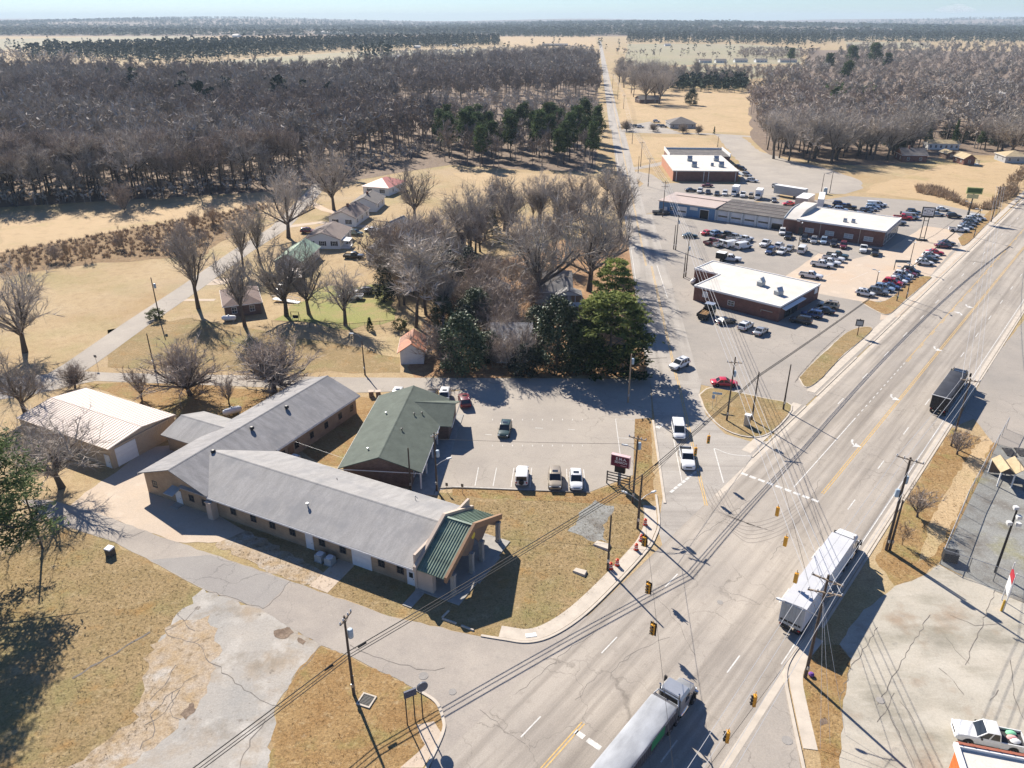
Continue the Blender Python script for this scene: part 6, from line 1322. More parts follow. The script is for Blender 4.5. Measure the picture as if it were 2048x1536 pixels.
g_ = G(1714,672); ps = thing('plaza_sign','small dark framed sign with a pale face on the middle grass island','sign',(g_.x,g_.y,0.15),R(-20)); MB().tube((0,0,0),(0,0,2.2),0.09).build('post', simple('rusty_post',(0.12,0.05,0.03),0.8), ps); MB().box(-0.75,0.75,-0.12,0.12,2.1,3.5).box(-0.1,0.1,-0.1,0.1,3.5,3.7).build('frame', m_dkframe, ps); MB().box(-0.58,0.58,-0.14,-0.121,2.3,3.25).build('face', m_greymetal, ps)
g_ = G(1802,540); hs = thing('lot_sign','low dark horizontal sign on two legs behind the highway row','sign',(g_.x,g_.y,0),R(-10)); MB().box(-1.9,1.9,-0.12,0.12,2.0,2.7).build('panel', simple('slate_panel',(0.12,0.15,0.17),0.5), hs); [MB().box(x-0.08,x+0.08,-0.08,0.08,0,2.0).build('leg', m_trim, hs) for x in (-1.8,1.8)]
b0, b1 = G(815,1450), G(846,1437); bsn = thing('roadside_sign','dark roadside sign on three thin posts seen almost edge on','sign',((b0.x+b1.x)/2,(b0.y+b1.y)/2,0),math.atan2(b1.y-b0.y,b1.x-b0.x)); L2 = (b1-b0).length/2
for x in (-L2,0,L2): MB().tube((x,0,0),(x,0,3.9),0.06).build('post', m_trim, bsn)
MB().box(-L2-0.1,L2*0.4,-0.09,0.09,3.5,4.3).build('panel', simple('navy_panel',(0.05,0.06,0.10),0.5), bsn); MB().lathe([(0,-0.08),(0.55,-0.08),(0.55,0.08),(0,0.08)], (L2+0.15,0,4.1), 14, axis='y').build('round_panel', simple('grey_disc',(0.10,0.11,0.14),0.5), bsn)
g_ = G(2005,1215); rs_ = thing('price_sign','white and red sign panel between slim posts with a yellow guard post','sign',(g_.x,g_.y,0),R(64)); [MB().tube((x,0,0),(x,0,5.4),0.06).build('post', m_wtrim, rs_) for x in (-0.7,1.4)]
MB().box(-0.6,1.3,-0.1,0.1,2.0,3.7).build('panel', m_wtrim, rs_); MB().box(-0.6,1.3,-0.1,0.1,3.7,4.5).build('red_panel', simple('red_sign_panel',(0.38,0.03,0.04),0.5), rs_)
g_ = G(2002,1222); tag(MB().lathe([(0.12,0),(0.12,1.5),(0.06,1.58),(0,1.6)], (g_.x,g_.y,0), 10).build('bollard', simple('yellow_post_paint',(0.60,0.36,0.04),0.6)), 'yellow guard post at the foot of the white and red sign', 'bollard')
def signpost(px, py, h, label, col=None, w_=0.6, hh=0.6):
    g_ = G(px,py); t = thing('street_sign', label, 'sign', (g_.x,g_.y,0), R(-15)); MB().tube((0,0,0),(0,0,h),0.035).build('post', m_steel, t); MB().box(-w_/2,w_/2,-0.02,0.02,h-hh,h).build('panel', col or m_greymetal, t); return t
signpost(1424,817,2.6,'blue grey street sign at the left end of the traffic island',m_tank,0.5,0.7); signpost(1431,815,2.9,'wide blue grey street sign at the left end of the traffic island',m_tank,1.6,0.4); signpost(894,985,1.6,'left one of two small signs before the parked cars',m_dkframe,0.35,0.5); signpost(925,987,1.6,'right one of two small signs before the parked cars',m_dkframe,0.35,0.5); signpost(196,735,2.6,'street sign at the bend of the lane',m_dkframe,0.6,0.5)

# ------------------------------------------------------------------ small things
def propane(px, py, az, label, s=1.0):
    g_ = G(px,py); t = thing('gas_tank', label, 'gas tank', (g_.x,g_.y,0), R(az))
    MB().lathe([(0,-1.6*s),(0.35*s,-1.5*s),(0.55*s,-1.15*s),(0.58*s,0),(0.55*s,1.15*s),(0.35*s,1.5*s),(0,1.6*s)], (0,0,0.85*s), 16, axis='x').build('tank', m_wtrim, t, True); MB().lathe([(0.16*s,0),(0.16*s,0.2*s),(0,0.24*s)], (0,0,1.4*s), 10).build('cap', m_greymetal, t); [MB().box(x-0.08,x+0.08,-0.4*s,0.4*s,0,0.4*s).build('foot', m_concfoot, t) for x in (-0.9*s,0.9*s)]
propane(466,830,35,'white gas tank on the grass behind the grey hall roof'); propane(459,643,5,'white gas tank in the shade before the brown bungalow'); propane(1386,567,60,'white tank at the rear corner of the brick shop',0.9)
for px, lab in ((743,'left one of two brown topped litter bins behind the clinic'),(757,'right one of two brown topped litter bins behind the clinic')):
    g_ = G(px,793); t = thing('litter_bin', lab, 'bin', (g_.x,g_.y,0), R(10)); MB().box(-0.4,0.4,-0.4,0.4,0,1.0).build('body', m_board, t); MB().box(-0.45,0.45,-0.45,0.45,1.0,1.12).build('lid', m_cream, t)
g_ = G(222,1110); t = thing('utility_box','dark utility box with a white lid on the grass beside the drive','utility box',(g_.x,g_.y,0),R(-20)); MB().box(-0.45,0.45,-0.4,0.4,0,1.0).build('body', m_dkframe, t); MB().hexa([(-0.5,-0.45,1.0),(0.5,-0.45,1.0),(0.5,0.45,1.0),(-0.5,0.45,1.0),(-0.45,-0.4,1.12),(0.45,-0.4,1.12),(0.45,0.4,1.2),(-0.45,0.4,1.2)]).build('lid', m_wtrim, t)
g_ = G(733,1402); t = thing('drain_grate','square drain inlet with a pale concrete rim in the bottom left grass','drain',(g_.x,g_.y,0.035),R(-20)); MB().box(-0.75,0.75,-0.75,-0.6,0,0.12).box(-0.75,0.75,0.6,0.75,0,0.12).box(-0.75,-0.6,-0.6,0.6,0,0.12).box(0.6,0.75,-0.6,0.6,0,0.12).build('rim', m_kerb, t); gm = MB().box(-0.6,0.6,-0.6,0.6,0,0.04); [gm.box(-0.6,0.6,-0.55+k*0.15,-0.5+k*0.15,0.04,0.08) for k in range(8)]; gm.build('grate', m_black, t)
g_ = G(1062,1271); t = thing('drain_grate','grey drain grate let into the corner pavement','drain',(g_.x,g_.y,0.055),R(10)); gm = MB().box(-0.6,0.6,-0.3,0.3,0,0.02); [gm.box(-0.58+k*0.12,-0.52+k*0.12,-0.28,0.28,0.02,0.04) for k in range(10)]; gm.build('grate', m_steel, t)
for i, (a_, b_, lab) in enumerate((((884,1236),(898,1222),'pale kerb block pointing out of the porch shade'),((884,1238),(913,1248),'long pale kerb block along the edge of the drive'),((922,1252),(948,1262),'pale kerb block half in the porch shade'))):
    p0, p1 = G(*a_), G(*b_); L_ = (p1-p0).length; tag(MB().hexa([(0,-0.12,0),(L_,-0.12,0),(L_,0.12,0),(0,0.12,0),(0.05,-0.08,0.16),(L_-0.05,-0.08,0.16),(L_-0.05,0.08,0.16),(0.05,0.08,0.16)]).build('kerb_block', m_kerb, loc=(p0.x,p0.y,0.02), rz=math.atan2((p1-p0).y,(p1-p0).x)), lab, 'kerb block')
m_cone = simple('orange_plastic', (0.62,0.06,0.02), 0.5)
for px, py, lab in ((1290,1050,'red and white barrel farthest along the corner kerb'),(1282,1082,'red barrel beneath the corner signal'),(1272,1100,'small red cone beside the corner pavement'),(1234,1131,'red barrel right of the capped pole'),(1221,1138,'red barrel at the foot of the capped pole')):
    g_ = G(px,py); t = thing('traffic_barrel', lab, 'barrel', (g_.x,g_.y,0)); MB().lathe([(0.3,0.0),(0.28,0.1),(0.25,0.12),(0.22,0.9),(0.08,0.95),(0.08,1.05),(0,1.06)], n=12).build('body', m_cone, t); [MB().lathe([(0.256-0.04*z,z),(0.25-0.04*z,z+0.14)], n=12).build('white_band', m_wtrim, t) for z in (0.35,0.65)]; MB().lathe([(0.36,0),(0.36,0.06),(0.3,0.08)], n=12).build('base', m_trim, t)
for px, py, s, lab in ((1204,1092,0.9,'pale tipped slab with a dark vent lying on the corner lawn'),(1160,1145,0.7,'flat concrete slab on the corner lawn'),(1256,1195,0.1,'')):
    if not lab: continue
    g_ = G(px,py); tag(MB().hexa([(-s*1.2,-s*0.6,0),(s*1.2,-s*0.7,0),(s*1.1,s*0.7,0),(-s*1.1,s*0.6,0),(-s*1.1,-s*0.5,0.22),(s*1.1,-s*0.6,0.3),(s,s*0.6,0.3),(-s,s*0.5,0.2)]).build('concrete_slab', m_kerb, loc=(g_.x,g_.y,0.01), rz=R(-30)), lab, 'slab')
g_ = G(1493,852); t = thing('signal_cabinet','pale signal control cabinet with a rusty side on the traffic island','cabinet',(g_.x,g_.y,0.15),R(-30)); MB().box(-0.45,0.45,-0.4,0.4,0,1.9).build('body', m_steel, t); MB().box(-0.5,0.5,-0.45,0.45,1.9,2.0).build('lid', m_wtrim, t); MB().box(0.45,0.47,-0.35,0.35,0.1,1.8).build('door', m_board, t)
g_ = G(1650,388); t = thing('portable_toilet','blue portable toilet on the gravel lot','toilet cabin',(g_.x,g_.y,0),R(-20)); MB().box(-0.6,0.6,-0.6,0.6,0,2.1).build('body', simple('blue_plastic',(0.06,0.27,0.42),0.5), t); MB().hexa([(-0.62,-0.62,2.1),(0.62,-0.62,2.1),(0.62,0.62,2.1),(-0.62,0.62,2.1),(-0.45,-0.45,2.35),(0.45,-0.45,2.35),(0.45,0.45,2.35),(-0.45,0.45,2.35)]).build('roof', m_wtrim, t); MB().box(-0.4,0.4,-0.63,-0.6,0.1,1.9).build('door', m_tank, t)
g_ = G(591,640); t = thing('garden_swing','small garden swing with a dark seat on the lawn','garden swing',(g_.x,g_.y,0),R(-5)); sw2 = MB(); [sw2.tube((x,y,0),(x,0,1.9),0.05) for x in (-0.9,0.9) for y in (-0.6,0.6)]; sw2.tube((-0.95,0,1.9),(0.95,0,1.9),0.05); sw2.build('frame', m_trim, t); MB().box(-0.65,0.65,-0.25,0.25,0.5,0.58).box(-0.65,0.65,0.22,0.3,0.58,1.05).build('seat', m_black, t)
# chain link fence round the yard
m_mesh, nt_, b_ = _new('chain_link'); tr = N(nt_,'ShaderNodeBsdfTransparent'); mx = N(nt_,'ShaderNodeMixShader'); mx.inputs[0].default_value = 0.16; b_.inputs['Base Color'].default_value = (0.4,0.4,0.4,1); nt_.links.new(tr.outputs[0], mx.inputs[1]); nt_.links.new(b_.outputs[0], mx.inputs[2]); nt_.links.new(mx.outputs[0], nt_.nodes['Material Output'].inputs['Surface'])
def fence(pix, h, step, label, m=None, mesh=True):
    pts = [G(*p) for p in pix]; t = thing('chain_link_fence', label, 'fence', pts[0]); o = pts[0]; rail, net, pm_ = MB(), MB(), MB()
    for a, b in zip(pts, pts[1:]):
        n_ = max(1,int((b-a).length/step)); rail.tube(a-o+Vector((0,0,h)), b-o+Vector((0,0,h)), 0.04, n=6); net.face([a-o, b-o, b-o+Vector((0,0,h)), a-o+Vector((0,0,h))])
        for k in range(n_+1): q = a.lerp(b,k/n_)-o; MB().tube(q, q+Vector((0,0,h+0.08)), 0.045, n=6).build('post', m or m_steel, t)
    rail.build('rail', m or m_steel, t)
    if mesh: net.build('wire_mesh', m_mesh, t)
fence([(2012,858),(1975,925),(1932,1005),(1880,1128),(1935,1146),(1986,1163),(2048,1190)], 2.2, 3.2, 'galvanised chain link fence round the gravel yard')
fence([(545,652),(620,655),(700,658),(790,650)], 1.2, 3, 'low dark wire fence along the green lawn', m_trim)
g_ = G(2012,962); t = thing('open_shed','small open shed with a folded weathered roof in the gravel yard','shed',(g_.x,g_.y,0),R(-12))
zz_ = MB()
for k in range(2):
    x0 = -1.9+k*1.9
    for xa in (x0, x0+1.9): zz_.extr([(xa,-1.9,2.3),(x0+0.95,-1.9,3.1),(x0+0.95,-1.9,3.2),(xa,-1.9,2.4)], (0,3.8,0))
zz_.build('roof', m_mossroof, t); [MB().box(x-0.08,x+0.08,y-0.08,y+0.08,0,2.3).build('post', m_wtrim, t) for x in (-1.8,0,1.8) for y in (-1.8,1.8)]; MB().box(-1.8,1.8,1.7,1.78,0.2,2.2).build('rear_panel', m_board, t)
for px, lab in ((2020,'left one of two dark pallets behind the folded roof'),(2044,'right one of two dark pallets behind the folded roof')):
    g_ = G(px-2,905); pb = MB(); [pb.box(-0.7,0.7,-1.2+k*0.4,-0.95+k*0.4,0.15,0.2) for k in range(6)]; [pb.box(x-0.06,x+0.06,-1.2,1.1,0,0.15) for x in (-0.6,0,0.6)]; tag(pb.build('pallet', m_dkframe, loc=(g_.x,g_.y,0.02), rz=R(-12)), lab, 'pallet')
g_ = G(1885,1122); t = thing('dark_bin','dark rectangular bin at the corner of the yard fence','bin',(g_.x+0.9,g_.y+0.2,0),R(-20)); MB().box(-0.8,0.8,-0.6,0.6,0,1.2).build('body', m_black, t); MB().box(-0.84,0.84,-0.64,0.64,1.2,1.28).build('lid', m_trim, t)
g_ = G(1614,1352); tag(MB().lathe([(0.0,0),(0.25,0.05),(0.3,0.25),(0.15,0.4),(0,0.42)], n=9).build('purple_bag', simple('purple_fabric',(0.16,0.06,0.26),0.7), None, True, (g_.x+0.4,g_.y,0.05)), 'purple bag at the foot of the lamp arm pole', 'bag')
# ------------------------------------------------------------------ trees
m_bark = toned('grey_bark', (0.06,0.05,0.042), (0.19,0.16,0.135))
m_twig = toned('bare_twigs', (0.245,0.215,0.18), (0.58,0.505,0.43))
m_twigr = toned('reddish_bare_twigs', (0.205,0.165,0.135), (0.46,0.385,0.32))
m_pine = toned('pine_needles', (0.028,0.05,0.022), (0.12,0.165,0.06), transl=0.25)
m_pined = toned('distant_pine_needles', (0.018,0.032,0.02), (0.065,0.085,0.045))
m_magn = toned('glossy_evergreen_leaves', (0.028,0.045,0.02), (0.14,0.17,0.08), rough=0.55, spec=0.3)
m_cedar = toned('yellow_green_cedar', (0.022,0.042,0.014), (0.235,0.265,0.07), transl=0.25)
m_holly = toned('dark_holly_leaves', (0.012,0.02,0.014), (0.06,0.08,0.05), rough=0.55, spec=0.3)
m_dead = toned('dry_brush', (0.25,0.175,0.11), (0.52,0.39,0.26))
m_bush = toned('green_bush', (0.05,0.065,0.02), (0.16,0.17,0.06))
class TB:
    """twigs, limbs and leaves gathered as plain arrays, with a tone for each point"""
    def __init__(s): s.v = []; s.f = []; s.t = []
    def tube(s, a, b, r0, r1, n, tone):
        d = b-a; x = np.cross(d, (0.3,0.9,0.2)); x /= np.linalg.norm(x)+1e-9; y = np.cross(d,x); y /= np.linalg.norm(y)+1e-9
        o = len(s.v); an = [2*math.pi*i/n for i in range(n)]
        for i in an: s.v.append(a+(x*math.cos(i)+y*math.sin(i))*r0)
        for i in an: s.v.append(b+(x*math.cos(i)+y*math.sin(i))*r1)
        s.t += [tone]*(2*n); s.f += [(o+i,o+(i+1)%n,o+n+(i+1)%n,o+n+i) for i in range(n)]
    def spike(s, a, b, w, tone):
        d = b-a; x = np.cross(d, rng.normal(size=3)); x *= w/2/(np.linalg.norm(x)+1e-9); o = len(s.v)
        s.v += [a-x, a+x, b]; s.t += [tone]*3; s.f.append((o,o+1,o+2))
    def leaf(s, c, n, w, l, tone):
        u = np.cross(n, rng.normal(size=3)); u /= np.linalg.norm(u)+1e-9; v = np.cross(n,u); v /= np.linalg.norm(v)+1e-9; o = len(s.v)
        s.v += [c-u*w/2, c+v*l/2, c+u*w/2, c-v*l/2]; s.t += [tone]*4; s.f.append((o,o+1,o+2,o+3))
    def mesh(s, name, m): return arrmesh(name, np.array(s.v), s.f, np.array(s.t), m)
def arrmesh(name, V, F, T, m):
    me = bpy.data.meshes.new(name); nv = len(V); me.vertices.add(nv); me.vertices.foreach_set('co', np.asarray(V,dtype=np.float32).ravel())
    ls = np.array([len(f) for f in F], dtype=np.int32) if not isinstance(F, np.ndarray) else np.full(len(F), F.shape[1], dtype=np.int32)
    fl = np.concatenate([np.asarray(f,dtype=np.int32) for f in F]) if not isinstance(F, np.ndarray) else F.astype(np.int32).ravel()
    me.loops.add(len(fl)); me.loops.foreach_set('vertex_index', fl); me.polygons.add(len(ls))
    st = np.concatenate([[0],np.cumsum(ls)[:-1]]).astype(np.int32); me.polygons.foreach_set('loop_start', st)
    try: me.polygons.foreach_set('loop_total', ls)
    except Exception: pass
    at_ = me.attributes.new('tone', 'FLOAT', 'POINT'); at_.data.foreach_set('value', np.asarray(T,dtype=np.float32))
    me.materials.append(m); me.update(calc_edges=True); me.validate(); return me
def unit(v): return v/(np.linalg.norm(v)+1e-9)
def bend(d, ang):
    p = np.cross(d, rng.normal(size=3)); p = unit(p); return unit(d*math.cos(ang)+p*math.sin(ang))
def bare(seed, H=1.0, trunk=0.28, n1=6, a1=(20,55), l1=0.5, n2=5, n3=5, n4=4, tr=0.022, up=0.25, tw=0.006, curve=0.12):
    """leafless tree of unit height: trunk mesh (trunk and limbs) and crown mesh (branches and twigs)"""
    global rng
    keep = rng; rng = np.random.default_rng(seed); A, B = TB(), TB()
    top = np.array([rng.normal()*0.02, rng.normal()*0.02, trunk*H]); A.tube(np.zeros(3)-np.array([0,0,0.02]), top*0.5, tr*1.35, tr, 8, 0.3); A.tube(top*0.5, top, tr, tr*0.85, 8, 0.35)
    def grow(p, d, L, r, lev):
        seg = 3 if lev < 3 else 2; pts = [p]
        for i in range(seg):
            d = unit(bend(d, rng.uniform(0,curve*2))+np.array([0,0,up*0.35])); q = p+d*L/seg; r1 = r*(1-0.5/seg) if lev < 3 else r*0.7
            (A if lev <= 1 else B).tube(p, q, r, r1, 6 if lev == 1 else 4 if lev == 2 else 3, rng.uniform(0.1,0.8)); p = q; r = r1; pts.append(p)
        n = {1:n2,2:n3,3:n4}[lev]
        for k in range(n):
            t = (k+0.6)/n if lev < 3 else rng.uniform(0.1,1); i = min(int(t*seg),seg-1); s = pts[i]+(pts[i+1]-pts[i])*(t*seg-i)
            nd = unit(bend(d, R(rng.uniform(18,58)))+np.array([0,0,up]))
            if lev < 3: grow(s, nd, L*rng.uniform(0.45,0.72), max(r*0.75,0.0012), lev+1)
            else:
                for j in range(3): e = s+unit(nd+rng.normal(size=3)*0.35)*L*rng.uniform(0.5,1.0); B.spike(s, e, tw*rng.uniform(0.6,1.3), rng.uniform(0,1))
    for k in range(n1):
        an = 2*math.pi*(k+rng.uniform(-0.3,0.3))/n1; a = R(rng.uniform(*a1)); d = np.array([math.sin(a)*math.cos(an),math.sin(a)*math.sin(an),math.cos(a)])
        grow(top*(rng.uniform(0.75,1.0) if k else 1.0), d, (H-trunk*H)*l1*rng.uniform(0.85,1.15), tr*0.62, 1)
    if l1 < 0.65: grow(top, np.array([0.05,0,1.0]), (H-trunk*H)*0.55, tr*0.75, 1)
    z = max(max(v[2] for v in A.v), np.percentile([v[2] for v in B.v],99.5)); 
    for o in (A,B): o.v = [v/z for v in o.v]
    rng = keep; return A, B
def foliage(seed, fn, n, lw, ll, ncl=90, clr=0.12, flat=0.0, tilt=None):
    """leaf clumps spread through a crown; fn(k) gives a clump centre and tone"""
    global rng
    keep = rng; rng = np.random.default_rng(seed); B = TB()
    for k in range(ncl):
        c, tone, r = fn(k)
        for j in range(n//ncl):
            o = rng.normal(size=3)*r*0.55; o[2] *= (1-flat); nn2 = unit(rng.normal(size=3)+np.array([0,0,0.6+2*flat])); B.leaf(c+o, nn2, lw*rng.uniform(0.6,1.3), ll*rng.uniform(0.6,1.3), min(1,max(0,tone+rng.normal()*0.18)))
    rng = keep; return B
def stem(h, r, limbs=0, r0=0.35, spread=0.2, seed=1, z0=0.4, z1=0.95):
    g = np.random.default_rng(seed); A = TB(); p = np.array([0,0,-0.02])
    for i in range(5): q = np.array([g.normal()*0.006,g.normal()*0.006,h*(i+1)/5]); A.tube(p,q,r*(1-0.17*i),r*(1-0.17*(i+1)),8,0.4); p = q
    for k in range(limbs):
        z = z0+(z1-z0)*k/max(1,limbs-1); a = g.uniform(0,6.28); L = spread*g.uniform(0.7,1.1)*(1.15-z); s = np.array([0,0,z*h]); A.tube(s, s+np.array([math.cos(a)*L,math.sin(a)*L,0.05]), r*0.3, r*0.08, 4, 0.4)
    return A
g2 = np.random.default_rng(5)
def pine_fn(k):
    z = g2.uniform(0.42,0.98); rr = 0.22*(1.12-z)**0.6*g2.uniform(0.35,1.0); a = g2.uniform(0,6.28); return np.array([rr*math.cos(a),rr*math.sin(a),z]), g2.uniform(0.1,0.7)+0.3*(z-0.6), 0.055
def dome_fn(k):   # broad evergreen, leafy to the ground
    a = g2.uniform(0,6.28); z = g2.uniform(0.06,0.97); env = 0.40*math.sin(math.pi*min(1,(z+0.12)*0.88))**0.7*(1.05-0.35*z); rr = env*math.sqrt(g2.uniform(0.25,1.0)); return np.array([rr*math.cos(a),rr*math.sin(a),z]), g2.uniform(0.05,0.8), 0.075
def cone_fn(k):
    a = g2.uniform(0,6.28); z = g2.uniform(0.05,0.98); rr = 0.24*(1.02-z)*math.sqrt(g2.uniform(0.3,1)); return np.array([rr*math.cos(a),rr*math.sin(a),z]), g2.uniform(0.1,0.7), 0.05
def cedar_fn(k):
    lay = int(g2.integers(0,9)); z = 0.14+0.84*lay/8; a = g2.uniform(0,6.28); rr = 0.46*min(1,(1.06-z)*2.2)**0.5*math.sqrt(g2.uniform(0.1,1)); return np.array([rr*math.cos(a),rr*math.sin(a),z-0.12*rr+g2.normal()*0.01]), (0.05+0.95*z**1.6)*g2.uniform(0.5,1.15), 0.075  # tone climbs with height, a sunlit top painted into the boughs
def round_fn(k):
    v = g2.normal(size=3); v = v/np.linalg.norm(v)*0.42*g2.uniform(0.6,1)**0.5; return np.array([v[0],v[1],0.5+v[2]]), g2.uniform(0.1,0.8), 0.1
def bigpine_fn(k):   # tall pine with open tufts
    z = g2.uniform(0.30,0.98); rr = 0.30*(1.15-z)**0.5*g2.uniform(0.3,1.0); a = g2.uniform(0,6.28); return np.array([rr*math.cos(a),rr*math.sin(a),z]), g2.uniform(0.2,0.95), 0.04
TREES = {}
def reg(k, A, B, ma, mb): TREES[k] = (A.mesh(k+'_trunk', ma), B.mesh(k+'_crown', mb))
for i in range(3): reg('oak%d'%i, *bare(10+i, trunk=0.24, n1=6, a1=(22,62), l1=0.62, n2=6, n3=5, n4=5, tr=0.026, up=0.16, tw=0.0042), m_bark, m_twig)
for i in range(2): reg('tall%d'%i, *bare(20+i, trunk=0.30, n1=5, a1=(8,32), l1=0.6, n2=6, n3=5, n4=4, tr=0.02, up=0.32, tw=0.0045), m_bark, m_twig)
for i in range(2): reg('dome%d'%i, *bare(30+i, trunk=0.17, n1=24, a1=(5,86), l1=0.62, n2=6, n3=4, n4=3, tr=0.034, up=0.10, tw=0.006, curve=0.05), m_bark, m_twigr)
for i in range(5): reg('wood%d'%i, *bare(40+i, trunk=0.36+0.05*i, n1=5+i%2, a1=(10,50+5*i), l1=0.52+0.04*i, n2=6, n3=4, n4=5, tr=0.012, up=0.14+0.03*i, tw=0.007, curve=0.16), m_bark, m_twigr if i > 2 else m_twig)
for i in range(2): reg('myrtle%d'%i, *bare(50+i, trunk=0.16, n1=7, a1=(10,42), l1=0.7, n2=5, n3=4, n4=3, tr=0.03, up=0.3, tw=0.012, curve=0.08), m_bark, m_twigr)
for i in range(2): reg('sapling%d'%i, *bare(60+i, trunk=0.2, n1=5, a1=(4,22), l1=0.8, n2=4, n3=3, n4=3, tr=0.012, up=0.4, tw=0.014), m_bark, m_dead)
for i in range(2): reg('thicket%d'%i, *bare(70+i, trunk=0.1, n1=11, a1=(5,50), l1=0.8, n2=5, n3=4, n4=3, tr=0.012, up=0.25, tw=0.012), m_bark, m_twigr)
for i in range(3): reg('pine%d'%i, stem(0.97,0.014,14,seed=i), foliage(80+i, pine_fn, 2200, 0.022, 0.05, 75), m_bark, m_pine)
reg('bigpine', stem(0.97,0.02,26,spread=0.34,seed=9,z0=0.3), foliage(86, bigpine_fn, 18000, 0.0055, 0.026, 170), m_bark, m_pine)
for i in range(2): reg('magnolia%d'%i, stem(0.8,0.022,8,seed=3), foliage(90+i, dome_fn, 7000, 0.026, 0.042, 160), m_bark, m_magn)
reg('holly', stem(0.8,0.02,6,seed=4), foliage(95, dome_fn, 5200, 0.026, 0.04, 130), m_bark, m_holly)
reg('cedar', stem(0.95,0.022,18,spread=0.6,seed=5,z0=0.1), foliage(97, cedar_fn, 9000, 0.026, 0.06, 240, flat=0.82), m_bark, m_cedar)
reg('conifer', stem(0.9,0.016,6,seed=6), foliage(98, cone_fn, 2600, 0.03, 0.05, 90), m_bark, m_pine)
reg('bush', stem(0.5,0.03,4,seed=7), foliage(99, round_fn, 1300, 0.05, 0.09, 60), m_bark, m_bush)
NM = {'oak':('bare_tree','bare tree'),'tall':('bare_tree','bare tree'),'dome':('bare_tree','bare tree'),'wood':('bare_tree','bare tree'),'myrtle':('bare_shrub_tree','small tree'),'sapling':('sapling','sapling'),'thicket':('bare_thicket','shrub'),'pine':('pine_tree','pine'),'bigpine':('pine_tree','pine'),'magnolia':('evergreen_tree','evergreen'),'holly':('evergreen_tree','evergreen'),'cedar':('cedar_tree','cedar'),'conifer':('conifer_tree','conifer'),'bush':('bush','bush')}
def tree(k, x, y, h, label, group=None, wd=None, rz=None):
    """h metres tall, wd its width factor"""
    base = k.rstrip('0123456789'); wd = h*(wd or 1.0)
    t = thing(NM[base][0], label, NM[base][1], (x,y,0), random.uniform(0,6.28) if rz is None else rz, group); t.scale = (wd,wd,h)
    put('trunk', TREES[k][0], t); put('crown', TREES[k][1], t); return t
def ptree(k, px, py, top, label, group=None, wd=None):
    p = G(px, py); return tree(k, p.x, p.y, HT(px, py, top), label, group, wd)
